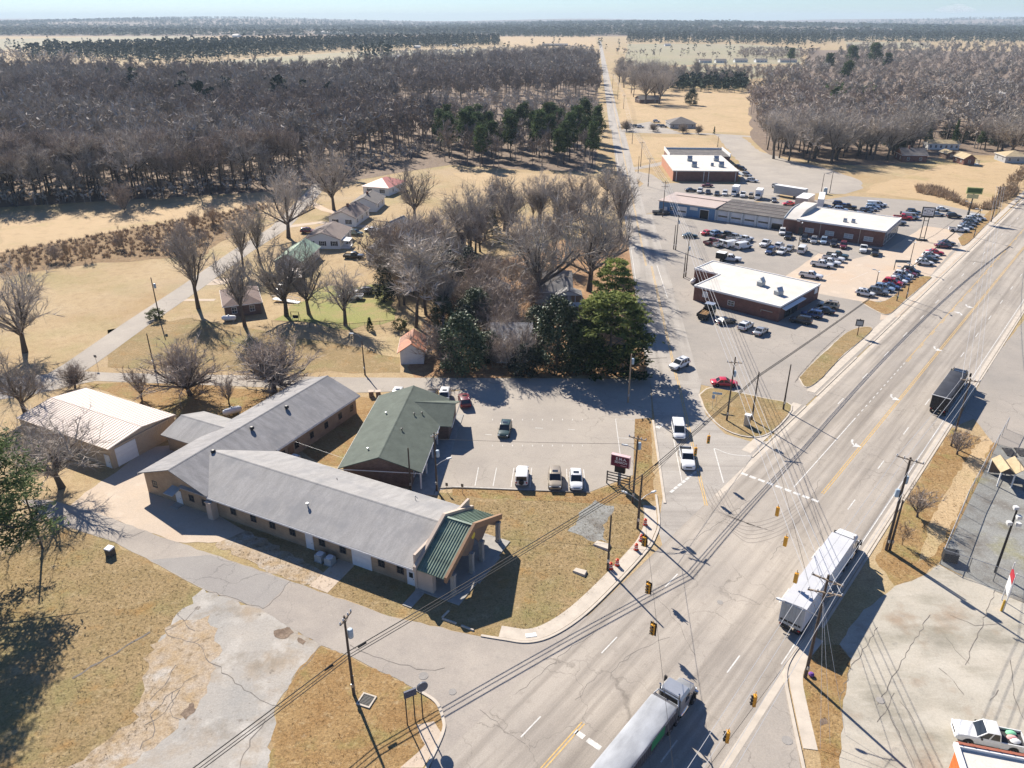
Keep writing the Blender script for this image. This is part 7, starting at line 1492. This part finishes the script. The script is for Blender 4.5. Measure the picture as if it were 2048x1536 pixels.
LIST = [
 ('oak0',50,705,528,'big spreading bare tree at the left edge beyond the lane',1.0),('oak1',52,828,700,'dark bare tree at the left edge just behind the metal shed',1.1),('dome0',150,775,728,'small bare tree beside the side street above the metal shed roof',1.1),
 ('tall0',397,617,445,'tall bare tree at the right of the lane with a broad fan of limbs',1.0),('tall1',487,545,420,'slender bare tree left of a pair beside the lane bend',1.0),('tall0',522,530,412,'slender bare tree right of a pair beside the lane bend',0.9),('oak2',577,476,332,'large round bare tree left of the porch house',1.0),('oak0',668,420,295,'large bare tree beside the third white house up the lane',1.0),
 ('tall1',490,652,505,'bare tree in front of the brown bungalow wall',1.15),('oak1',573,632,478,'bare tree between the bungalow ramp and the garden swing',1.0),('oak2',618,628,490,'bare tree on the green lawn before the pale green roof',0.95),('tall0',691,651,540,'wide low forking bare tree on the lawn before the white pickup',1.5),
 ('dome0',381,790,686,'mushroom shaped bare tree nearest the metal shed, left of a pair',1.15),('dome1',549,783,678,'mushroom shaped bare tree behind the grey hall roof, right of a pair',1.25),('myrtle0',283,797,735,'small thin bare tree between the shed roof and the round tree',1.1),('myrtle1',458,808,750,'small thin bare tree beside the gas tank',0.8),
 ('oak0',124,975,842,'dark bare tree casting a branching shadow on the shed apron',1.55),
 ('oak1',1075,604,405,'huge multi trunked bare tree beside the columned porch',1.05),('oak2',1178,582,395,'huge bare tree behind the cedar beside the road',1.1),('tall1',1240,478,338,'tall bare tree hanging over the straight road',1.2),('oak0',940,500,365,'thick trunked lopped bare tree beyond the holly',0.9),('oak1',1080,440,338,'bare tree at the edge of the pale clearing',1.0),('tall0',990,425,345,'thin bare tree left of the clearing tree',0.9),('oak2',1135,470,372,'grey bare tree between the clearing and the huge road tree',1.0),
 ('tall0',888,650,545,'small bare tree on the bare ground left of the cottage',1.1),('myrtle0',935,625,560,'low forked bare tree left of the pale outbuilding',1.3),('wood0',832,655,468,'tall dense bare tree over the rusty roofed shed',1.25),('wood1',852,630,470,'tall grey bare tree just right of the dense one over the shed',1.2),('wood2',808,610,480,'tall bare tree behind the wire fence of the lawn',1.3),('thicket0',790,560,440,'tall mass of grey brush right of the parked pickups',1.2),('thicket1',835,545,430,'tall brown brush behind the grey mass',1.2),('oak0',880,520,420,'spreading bare tree over the dark roofed house',1.0),
 ('oak2',830,440,330,'spreading bare tree at the corner of the pine wood',1.05),('oak1',1040,520,420,'bare tree with pale twigs above the huge multi trunked one',1.1),('tall1',1105,530,410,'bare tree with pale limbs between the two huge ones',1.1),('oak0',1210,545,420,'bare tree between the road and the huge tree behind the cedar',0.9),
 ('thicket0',1010,660,590,'reddish bush tree over the cottage roof',1.3),('thicket0',1022,742,655,'grey brown thicket right before the cottage windows',1.0),('thicket1',1050,735,650,'pale reddish bush before the cottage door',0.9),('thicket1',965,655,595,'brown bush tree left of the cottage roof',1.2),
 ('magnolia0',1115,738,596,'large glossy magnolia between cottage and cedar',0.95),('cedar',1218,742,586,'wide yellow green cedar with layered boughs at the road corner',1.05),('magnolia1',925,742,630,'dark glossy evergreen left of the cottage beside the side street',1.1),('magnolia0',968,722,668,'low dark evergreen before the cottage windows',1.2),('conifer',985,470,415,'yellow tinged conifer right of the lopped tree',1.4),('holly',885,580,488,'dark holly tree with silvery leaves in the wood',1.05),('holly',938,570,495,'dark holly tree right of the silvery one',0.9),('holly',770,600,530,'narrow dark evergreen beside the black suv on the lawn',0.9),('magnolia1',1168,742,640,'dark evergreen between the large magnolia and the yellow green cedar',1.0),('holly',1050,748,690,'low dark evergreen before the cottage door',1.5),('cedar',1225,640,520,'dark cedar behind the yellow green one',0.75),
 ('bush',312,640,617,'round dry bush at the foot of the lane pole',1.6),('conifer',740,660,635,'small dark bush left of a pair on the fence line',1.3),('bush',800,660,636,'round green bush on the fence line above the shed',1.3),
 ('thicket0',250,425,358,'dense dark rounded thicket tree at the edge of the field',0.9),
 ('bigpine',-14,1160,870,'large pine at the left edge casting a broad shadow',1.75),
 ('myrtle0',1834,1034,975,'vase shaped bare shrub tree beside the transformer pole',1.3),('myrtle1',1914,909,858,'vase shaped bare shrub tree behind the black lorry',1.2),('sapling0',1804,1090,1042,'thin bare sapling with a white tag on the right verge',1.3),
 ('dome0',1253,262,240,'small round street tree at the mouth of the far lane',1.2),('dome1',1306,263,246,'small bare tree before the office car park',1.1),('dome0',1366,266,247,'small bare tree before the office wall',1.3),('dome1',1397,268,250,'small tan tree right of the grey office',0.9),('conifer',1428,268,253,'small dark tree alone on the tan field',0.8),
 ('magnolia1',1382,210,178,'big dark evergreen alone on the tan field',1.2),('conifer',1905,298,240,'tall narrow dark cypress behind the long white house',0.6),
 ('oak0',1292,208,128,'big bare tree left of the dark bungalow',0.95),('oak1',1318,208,132,'big bare tree right of the dark bungalow',0.95),('wood0',1390,165,118,'lone bare tree before the pale field',1.3),
 ('wood1',1215,420,330,'bare tree at the road edge before the pine wood',1.1),
]
for k, px, py, top, lab, wd in LIST: ptree(k, px, py, top, lab, None, wd)
def inside(x, y, poly):
    c = False; n = len(poly); j = n-1
    for i in range(n):
        xi, yi = poly[i]; xj, yj = poly[j]
        if (yi > y) != (yj > y) and x < (xj-xi)*(y-yi)/(yj-yi)+xi: c = not c
        j = i
    return c
def scatter(pix, step, grow=0.0, seed=1, world=None):
    """points with an uneven but even-handed spacing inside an outline"""
    g = np.random.default_rng(seed); poly = world or [(G(*p).x,G(*p).y) for p in pix]; xs = [p[0] for p in poly]; ys = [p[1] for p in poly]; out = []; y = min(ys)
    while y < max(ys):
        st = step*(1+grow*(y-min(ys))/100); x = min(xs)+g.uniform(0,st)
        while x < max(xs):
            a, b = x+g.uniform(-0.6,0.6)*st, y+g.uniform(-0.6,0.6)*st
            if inside(a,b,poly) and abs(a) < 0.74*b+45: out.append((a,b))
            x += st
        y += st
    return out
def lowbare(seed, tall=0.4, nb=12, nt=16, w_=0.03):
    global rng
    keep = rng; rng = np.random.default_rng(seed); B = TB(); B.tube(np.zeros(3), np.array([0,0,0.75]), 0.012, 0.006, 4, 0.3)
    for k in range(nb):
        z = rng.uniform(tall,0.8); a = rng.uniform(0,6.28); s = np.array([0,0,z*0.85]); e = s+np.array([math.cos(a)*0.2,math.sin(a)*0.2,0.2*rng.uniform(0.4,1.2)]); B.spike(s, e, 0.014, 0.35)
        for j in range(nt): q = s+(e-s)*rng.uniform(0.2,1.0); B.spike(q, q+unit(rng.normal(size=3)+np.array([0,0,0.9]))*rng.uniform(0.07,0.17), w_*rng.uniform(0.5,1.3), rng.uniform(0,1))
    rng = keep; V = np.array(B.v); V[:,2] /= V[:,2].max(); return V, [np.array(f) for f in B.f], np.array(B.t)
def lowgreen(seed, n=46, z0=0.35):
    global rng
    keep = rng; rng = np.random.default_rng(seed); B = TB(); B.tube(np.zeros(3), np.array([0,0,0.7]), 0.012, 0.006, 4, 0.4)
    for k in range(n): z = rng.uniform(z0,0.98); rr = 0.2*(1.15-z)**0.6*rng.uniform(0.3,1); a = rng.uniform(0,6.28); B.leaf(np.array([rr*math.cos(a),rr*math.sin(a),z]), unit(rng.normal(size=3)+np.array([0,0,0.5])), 0.13, 0.2, rng.uniform(0,1))
    rng = keep; V = np.array(B.v); return V, [np.array(f) for f in B.f], np.array(B.t)
def tri(P):
    V, F, T = P; o = []
    for f in F: o.append(f[:3]); 
    for f in F:
        if len(f) == 4: o.append(f[[0,2,3]])
    return V, np.array(o), T
LOWB = [tri(lowbare(i)) for i in range(5)]; LOWG = [tri(lowgreen(i)) for i in range(3)]; TINY = [tri(lowbare(20+i, 0.25, 5, 5, 0.11)) for i in range(4)]; TINYG = [tri(lowgreen(30+i, 18, 0.06)) for i in range(3)]
def shrublet(seed, n=22):
    global rng
    keep = rng; rng = np.random.default_rng(seed); B = TB()
    for k in range(n): a = rng.uniform(0,6.28); r_ = rng.uniform(0,0.3); s = np.array([math.cos(a)*r_,math.sin(a)*r_,0]); B.spike(s, s+unit(np.array([rng.normal()*0.45,rng.normal()*0.45,1.0]))*rng.uniform(0.45,1.0), 0.10*rng.uniform(0.5,1.2), rng.uniform(0,1))
    rng = keep; return np.array(B.v), np.array(B.f), np.array(B.t)
SHRUB = [shrublet(i) for i in range(5)]; TUFT = [shrublet(40+i, 9) for i in range(4)]
def mass(name, pts, protos, h, wd, m, label, cat, seed=1, hj=0.22, dz=None):
    """a far wood that reads as one mass: one object"""
    g = np.random.default_rng(seed); VV, FF, TT = [], [], []; o = 0
    for x, y in pts:
        V, F, T = protos[int(g.integers(len(protos)))]; hh = h*(1+g.normal()*hj*0.6); ww = wd*hh*g.uniform(0.8,1.25); a = g.uniform(0,6.28); c, s = math.cos(a), math.sin(a)
        P = np.empty_like(V); P[:,0] = (V[:,0]*c-V[:,1]*s)*ww+x; P[:,1] = (V[:,0]*s+V[:,1]*c)*ww+y; P[:,2] = V[:,2]*hh+(dz(x,y) if dz else 0)
        VV.append(P); FF.append(F+o); TT.append(np.clip(T*0.55+g.uniform(0,0.45),0,1)); o += len(V)
    if not VV: return None
    ob = put(name, arrmesh(name, np.concatenate(VV), np.concatenate(FF), np.concatenate(TT), m)); stuff(ob); return tag(ob, label, cat)
def wood(pix, n_ind, kinds, hs, label, group, mlabel, step, grow, mat, seed, protos=None, wd=1.0, mwd=0.9, mass_h=None):
    pts = sorted(scatter(pix, step, grow, seed), key=lambda p: p[0]**2*0.15+p[1]**2)
    for x, y in pts[:n_ind]: tree(random.choice(kinds), x, y, random.uniform(*hs), label, group, wd*random.uniform(0.85,1.2))
    if mlabel and len(pts) > n_ind:
        rest = pts[n_ind:]
        if protos: mass('wood_mass', rest, protos, mass_h or sum(hs)/2, mwd, mat, mlabel, 'wood', seed)
        else:   # greyer and redder stands
            f_ = lambda p: math.sin(p[0]/47.0+1.7*math.sin(p[1]/63.0))+math.sin(p[1]/39.0+p[0]/90.0)+random.uniform(-0.8,0.8)
            for nm_, sel, mt in (('grey',[p for p in rest if f_(p) > 0.1],m_twig),('reddish',[p for p in rest if f_(p) <= 0.1],m_twigr)): mass('wood_mass', sel, LOWB, mass_h or sum(hs)/2, mwd, mt, mlabel.replace('bare', nm_+' bare'), 'wood', seed)
    return len(pts)
LW = [(-330,424),(-150,421),(0,416),(120,411),(250,398),(330,398),(420,388),(500,382),(600,372),(640,366),(690,350),(720,345),(690,330),(780,318),(840,305),(900,262),(700,240),(820,215),(1195,200),(1198,172),(1198,125),(1100,118),(1010,128),(830,140),(740,148),(600,160),(480,158),(330,165),(160,152),(-200,160),(-500,190)]
n_lw = wood(LW, 118, ['wood0','wood1','wood2','wood3','wood4','wood2'], (15,24), 'tall grey bare tree at the front of the dense left hand wood', 'bare trees of the left hand wood', 'deep mass of bare wood behind the left fields', 6.6, 0.16, m_twig, 3, mwd=0.95, mass_h=21)
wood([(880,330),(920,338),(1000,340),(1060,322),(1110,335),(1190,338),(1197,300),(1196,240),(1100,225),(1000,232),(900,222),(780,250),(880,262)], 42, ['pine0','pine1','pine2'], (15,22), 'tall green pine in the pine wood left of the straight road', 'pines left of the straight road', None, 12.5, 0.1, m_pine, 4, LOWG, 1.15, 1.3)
wood([(780,270),(900,335),(1190,338),(1196,230),(900,222)], 0, [], (16,17), '', '', 'thin bare trees among the left hand pines', 11, 0.1, m_twig, 34)
wood([(300,260),(700,240),(720,215),(500,200),(400,195),(150,170),(40,172),(200,180)], 0, [], (20,22), '', '', 'scattered dark pines standing in the left hand wood', 30, 0.2, m_pined, 6, LOWG, 1, 1.2)
mass('understorey', scatter([(0,418),(250,402),(420,392),(610,376),(700,352),(850,315),(900,300),(880,285),(600,335),(300,370),(0,385)], 4.5, 0, 5), TINY, 4.5, 1.5, m_twig, 'tangled grey undergrowth along the edge of the left wood', 'undergrowth', 5)
RW = [(1525,318),(1560,322),(1610,326),(1640,331),(1700,322),(1740,328),(1790,318),(1850,292),(1925,296),(1990,312),(2080,316),(2400,300),(2500,180),(2300,98),(1880,97),(1700,99),(1640,128),(1600,150),(1560,162),(1500,190),(1500,235),(1530,270)]
wood(RW, 58, ['tall0','tall1','wood0','wood1','oak0'], (16,22), 'bare tree in the right hand wood behind the fields', 'bare trees of the right hand wood', 'deep mass of bare wood on the right', 8.0, 0.25, m_twigr, 7, wd=1.15, mwd=1.1, mass_h=17)
wood([(1735,325),(1800,300),(1900,290),(2050,300),(2060,270),(1900,262),(1760,290)], 14, ['holly','conifer','magnolia0'], (6,9), 'dark evergreen understorey tree beneath the right hand wood', 'dark evergreens under the right hand wood', None, 14, 0, m_holly, 8, wd=1.4)
for px, py, top, lab in ((1700,140,90,'rounded pine crown rising above the right wood, left of a group'),(1655,150,105,'dark pine left of the rounded crown over the right wood'),(1690,175,120,'dark pine beneath the rounded crown'),(1745,140,84,'tallest pine in the group above the right wood'),(1580,130,95,'lone round pine before the far farmhouses'),(1770,150,105,'dark pine right of the tallest pine of the right wood'),(1960,300,262,'broad dark evergreen at the right edge of the fields')): ptree('pine1', px, py, top, lab, None, 1.6)
mass('pine_clump', scatter([(1640,215),(1745,218),(1750,196),(1650,192)], 6, 0, 9), LOWG, 11, 1.5, m_pine, 'green evergreen clump in the middle of the right hand wood', 'evergreen clump', 9)
wood([(1262,205),(1275,210),(1330,204),(1335,188),(1340,170),(1320,150),(1270,130),(1225,128),(1228,150),(1240,180)], 26, ['wood0','oak1','tall0'], (17,22), 'bare tree of the grove right of the straight road', 'grove right of the straight road', None, 20, 0.1, m_twigr, 10, wd=1.3)
wood([(1335,182),(1480,186),(1500,178),(1490,160),(1420,162),(1340,165)], 0, [], (9,10), '', '', 'dark hedge wood beyond the tan field', 7, 0, m_pined, 11, LOWG, 1, 1.3)
wood([(1340,170),(1500,176),(1600,160),(1600,150),(1350,150)], 0, [], (13,14), '', '', 'thin bare trees above the hedge wood', 12, 0, m_twigr, 12)
wood([(1030,478),(1120,470),(1200,470),(1260,470),(1250,430),(1150,420),(1000,440),(900,470),(800,530),(760,560),(820,600),(900,560),(980,520)], 44, ['tall0','oak2','tall1','wood0'], (11,17), 'slim bare tree in the grove between houses and straight road', 'bare trees between the houses and the straight road', None, 9.5, 0, m_twig, 13, wd=1.05)
wood([(860,650),(1000,640),(1080,650),(1290,640),(1290,700),(1000,735),(870,730)], 26, ['thicket0','thicket1','magnolia1','holly','thicket1'], (4.5,8.5), 'undergrowth bush among the trees of the corner grove', 'undergrowth of the corner grove', None, 6.5, 0, m_twig, 14, wd=1.2)
wood([(765,600),(830,640),(900,640),(910,560),(900,470),(800,425),(770,480)], 22, ['thicket0','thicket1','sapling0'], (7,12), 'tall bare brush among the trees behind the rusty roofed shed', 'tall brush behind the rusty roofed shed', None, 6.5, 0, m_twig, 33, wd=1.1)
wood([(930,640),(1070,640),(1090,560),(1000,540),(920,560)], 14, ['thicket0','thicket1'], (6,10), 'bare brush around the pale outbuilding', 'brush around the pale outbuilding', None, 6.5, 0, m_twig, 38, wd=1.2)
# brush in the left field
wood([(0,545),(60,535),(200,500),(360,470),(440,430),(430,470),(380,510),(200,520),(60,545)], 60, ['sapling0','sapling1','thicket0','sapling0'], (3.0,7.0), 'dry brown sapling in the brush strip of the left field', 'saplings of the brush strip', None, 6.5, 0, m_dead, 15, wd=0.9)
mass('dry_brush', scatter([(0,548),(60,540),(200,518),(380,512),(420,480),(545,412),(520,408),(440,424),(200,468),(0,503)], 1.9, 0, 16), SHRUB, 1.2, 1.5, m_dead, 'low dry brown brush filling a strip of the left field', 'brush', 16)
wood([(370,455),(550,408),(560,420),(400,480)], 9, ['bush','conifer'], (3,4.5), 'small green bush at the far side of the brush strip', 'green bushes of the brush strip', None, 13, 0, m_bush, 17)
mass('ditch_brush', scatter([(1830,372),(1870,375),(1905,388),(1930,408),(1960,415),(1990,400),(2030,370),(2040,385),(1985,420),(1940,418),(1890,398),(1835,385)], 1.6, 0, 18), SHRUB, 2.4, 1.2, m_dead, 'brown brush along the ditch behind the car lot', 'brush', 18)
mass('verge_scrub', scatter([(1990,405),(2048,345),(2048,370),(2000,415)], 3, 0, 19), LOWB, 6, 1.0, m_dead, 'leafless scrub beside the far highway kerb', 'scrub', 19)
mass('leafy_scrub', scatter([(880,740),(1290,742),(1290,700),(1000,715),(880,722)], 2.2, 0, 20), SHRUB, 1.3, 1.4, m_dead, 'dry scrub under the magnolias along the side street', 'scrub', 20)
m_tuft = toned('dry_grass_tufts', (0.24,0.17,0.08), (0.46,0.35,0.20)); m_tuftr = toned('rusty_grass_tufts', (0.22,0.13,0.055), (0.42,0.29,0.15))
for pix, st, mt, lab, sd in (([(0,1115),(120,1060),(215,1095),(405,1185),(335,1250),(295,1330),(340,1400),(315,1440),(200,1540),(-200,1540),(-250,1200)], 0.42, m_tuft, 'dry tufted grass left of the broken concrete', 41),
        ([(905,1000),(1180,1000),(1290,1010),(1300,1060),(1225,1150),(1155,1210),(1095,1258),(1020,1268),(1060,1180),(1010,1100)], 0.42, m_tuft, 'dry tufted grass on the corner lawn', 42),
        ([(650,1305),(830,1385),(865,1405),(878,1440),(840,1540),(545,1540),(560,1430),(600,1350)], 0.42, m_tuftr, 'rusty tufted grass in the bottom left corner plot', 43),
        ([(905,978),(1180,988),(1262,958),(1270,840),(1295,842),(1308,1000),(1250,1008),(905,990)], 0.35, m_tuftr, 'rusty tufts along the car park kerb', 44),
        ([(1600,1335),(1630,1295),(1690,1300),(1680,1400),(1674,1540),(1650,1540),(1612,1400)], 0.36, m_tuftr, 'rusty tufts on the near right verge', 45),
        ([(1905,860),(1960,876),(1925,1010),(1872,1120),(1800,1160),(1760,1120),(1790,1050)], 0.45, m_tuftr, 'rusty tufts on the verge beside the yard fence', 46),
        ([(290,775),(560,788),(700,800),(650,925),(540,875),(430,845)], 0.7, m_tuftr, 'rusty tufts behind the grey hall roof', 47),
        ([(430,1090),(860,1180),(860,1215),(780,1230),(570,1155)], 0.45, m_tuftr, 'rusty tufts between hall and drive', 48)):
    mass('grass_tufts', scatter(pix, st, 0, sd), TUFT, 0.14, 2.4, mt, lab, 'grass', sd, 0.5)
# far woods and horizon
mass('far_wood', scatter([(30,116),(130,120),(330,126),(520,113),(700,101),(1000,90),(1000,82),(700,85),(400,92),(230,99),(110,104),(70,109)], 17, 0, 21), TINYG, 20, 1.35, m_pined, 'long dark blue wood behind the pale far field', 'wood', 21)
mass('far_wood', scatter([(-200,142),(0,132),(160,138),(200,128),(0,108),(-200,112)], 24, 0, 22), TINY, 16, 1.3, m_twig, 'scattered hazy trees at the far left', 'wood', 22)
mass('far_wood', scatter([(1255,86),(1480,88),(1570,92),(1700,84),(1860,85),(2300,88),(2300,70),(1700,68),(1255,70)], 26, 0.02, 23), TINYG, 20, 1.5, m_pined, 'wide dark far wood on the right below the horizon', 'wood', 23)
mass('far_wood', scatter([(1000,74),(1180,76),(1180,66),(1000,66)], 30, 0, 24), TINYG, 18, 1.6, m_pined, 'dark far wood at the end of the straight road', 'wood', 24)
mass('far_grove', scatter([(680,122),(1000,128),(1180,120),(1190,104),(1050,106),(880,112),(760,116)], 19, 0, 25), TINY, 15, 1.4, m_twig, 'loose far grove around the farmhouses', 'grove', 25)
mass('far_grove', scatter([(1470,118),(1610,122),(1640,104),(1480,100)], 14, 0, 35), TINY, 9, 1.8, m_twigr, 'low brown thicket before the far right field', 'grove', 35)
mass('far_grove', scatter([(320,150),(1190,150),(1190,118),(1000,114),(800,122),(600,140)], 34, 0, 36), LOWB, 15, 1.2, m_twig, 'thin scattered trees along the near edge of the far fields', 'grove', 36)
mass('far_grove', scatter([(-200,110),(2300,110),(2300,84),(-200,84)], 120, 0, 37), TINYG, 14, 1.6, m_pined, 'single dark trees dotted over the far fields', 'grove', 37)
mass('far_grove', scatter([(720,128),(790,128),(790,118),(720,118)], 22, 0, 26), TINYG, 22, 1.3, m_pined, 'dark firs beside the far white farmhouse', 'grove', 26)
mass('far_grove', scatter([(1230,118),(1420,122),(1600,126),(1600,118),(1420,114),(1230,108)], 40, 0, 27), TINY, 13, 1.5, m_twigr, 'hazy trees among the far row of houses', 'grove', 27)
mass('hedge', scatter([(330,136),(540,138),(540,133),(330,131)], 15, 0, 28), TINYG, 9, 1.3, m_pined, 'hedge of young trees before the far barn', 'hedge', 28)
def hill(x, y): return 6+20*math.sin(x/1700.0+0.6)*math.sin(y/2100.0)+16*math.sin(x/730.0)+max(0,(y-5000)/210.0)
gf = np.random.default_rng(31); far = []
while len(far) < 15000:
    y = 3300*math.exp(gf.uniform(0,1.15)); x = gf.uniform(-0.85,0.85)*y
    if math.sin(x/410.0+1.3*math.sin(y/520.0))+math.sin(y/370.0) > -1.35: far.append((x,y))
mass('horizon_forest', far, TINYG, 22, 3.2, m_pined, 'hazy forest rolling away to the horizon', 'forest', 31, dz=lambda x, y: max(0,hill(x,y))*min(1,(y-3200)/3000.0))
HB = MB(); nx, ny = 60, 26; vs = []
for j in range(ny):
    y = 3200+(13500-3200)*j/(ny-1)
    for i in range(nx): x = -11500+23000*i/(nx-1); vs.append((x,y,max(0,hill(x,y))*min(1,(y-3200)/3000.0)+0.1))
HB.add(vs, [(j*nx+i,j*nx+i+1,(j+1)*nx+i+1,(j+1)*nx+i) for j in range(ny-1) for i in range(nx-1)]); structure(HB.build('hills', m_wood, None, True))

cv = bpy.data.materials.new('cloud_vapour'); cv.use_nodes = True; nt = cv.node_tree; nt.nodes.clear(); ho = nt.nodes.new('ShaderNodeOutputMaterial'); pv = nt.nodes.new('ShaderNodeVolumePrincipled')
pv.inputs['Color'].default_value = (1,0.97,0.97,1); pv.inputs['Density'].default_value = 0.0011; nt.links.new(pv.outputs[0], ho.inputs['Volume'])
cm_ = MB()
for dx, dz, rx, rz_ in ((0,0,420,90),(-230,-15,260,60),(260,-20,260,55),(60,70,200,60),(-120,50,160,50)): cm_.lathe([(0,-rz_)]+[(math.cos(R(t))*rx,math.sin(R(t))*rz_) for t in range(-75,90,15)]+[(0,rz_)], (11300+dx,21500,285+dz), 20)
structure(cm_.build('cloud', cv))
# ------------------------------------------------------------------ haze in the air
mh_ = bpy.data.materials.new('haze_air'); mh_.use_nodes = True; nt = mh_.node_tree; nt.nodes.clear(); ho = nt.nodes.new('ShaderNodeOutputMaterial'); pv = nt.nodes.new('ShaderNodeVolumePrincipled')
pv.inputs['Color'].default_value = (0.72,0.87,1.0,1); pv.inputs['Density'].default_value = 0.00008; pv.inputs['Anisotropy'].default_value = 0.0
nt.links.new(pv.outputs[0], ho.inputs['Volume'])
stuff(MB().box(-14500,14500,-400,16500,-1.5,150).build('haze', mh_))
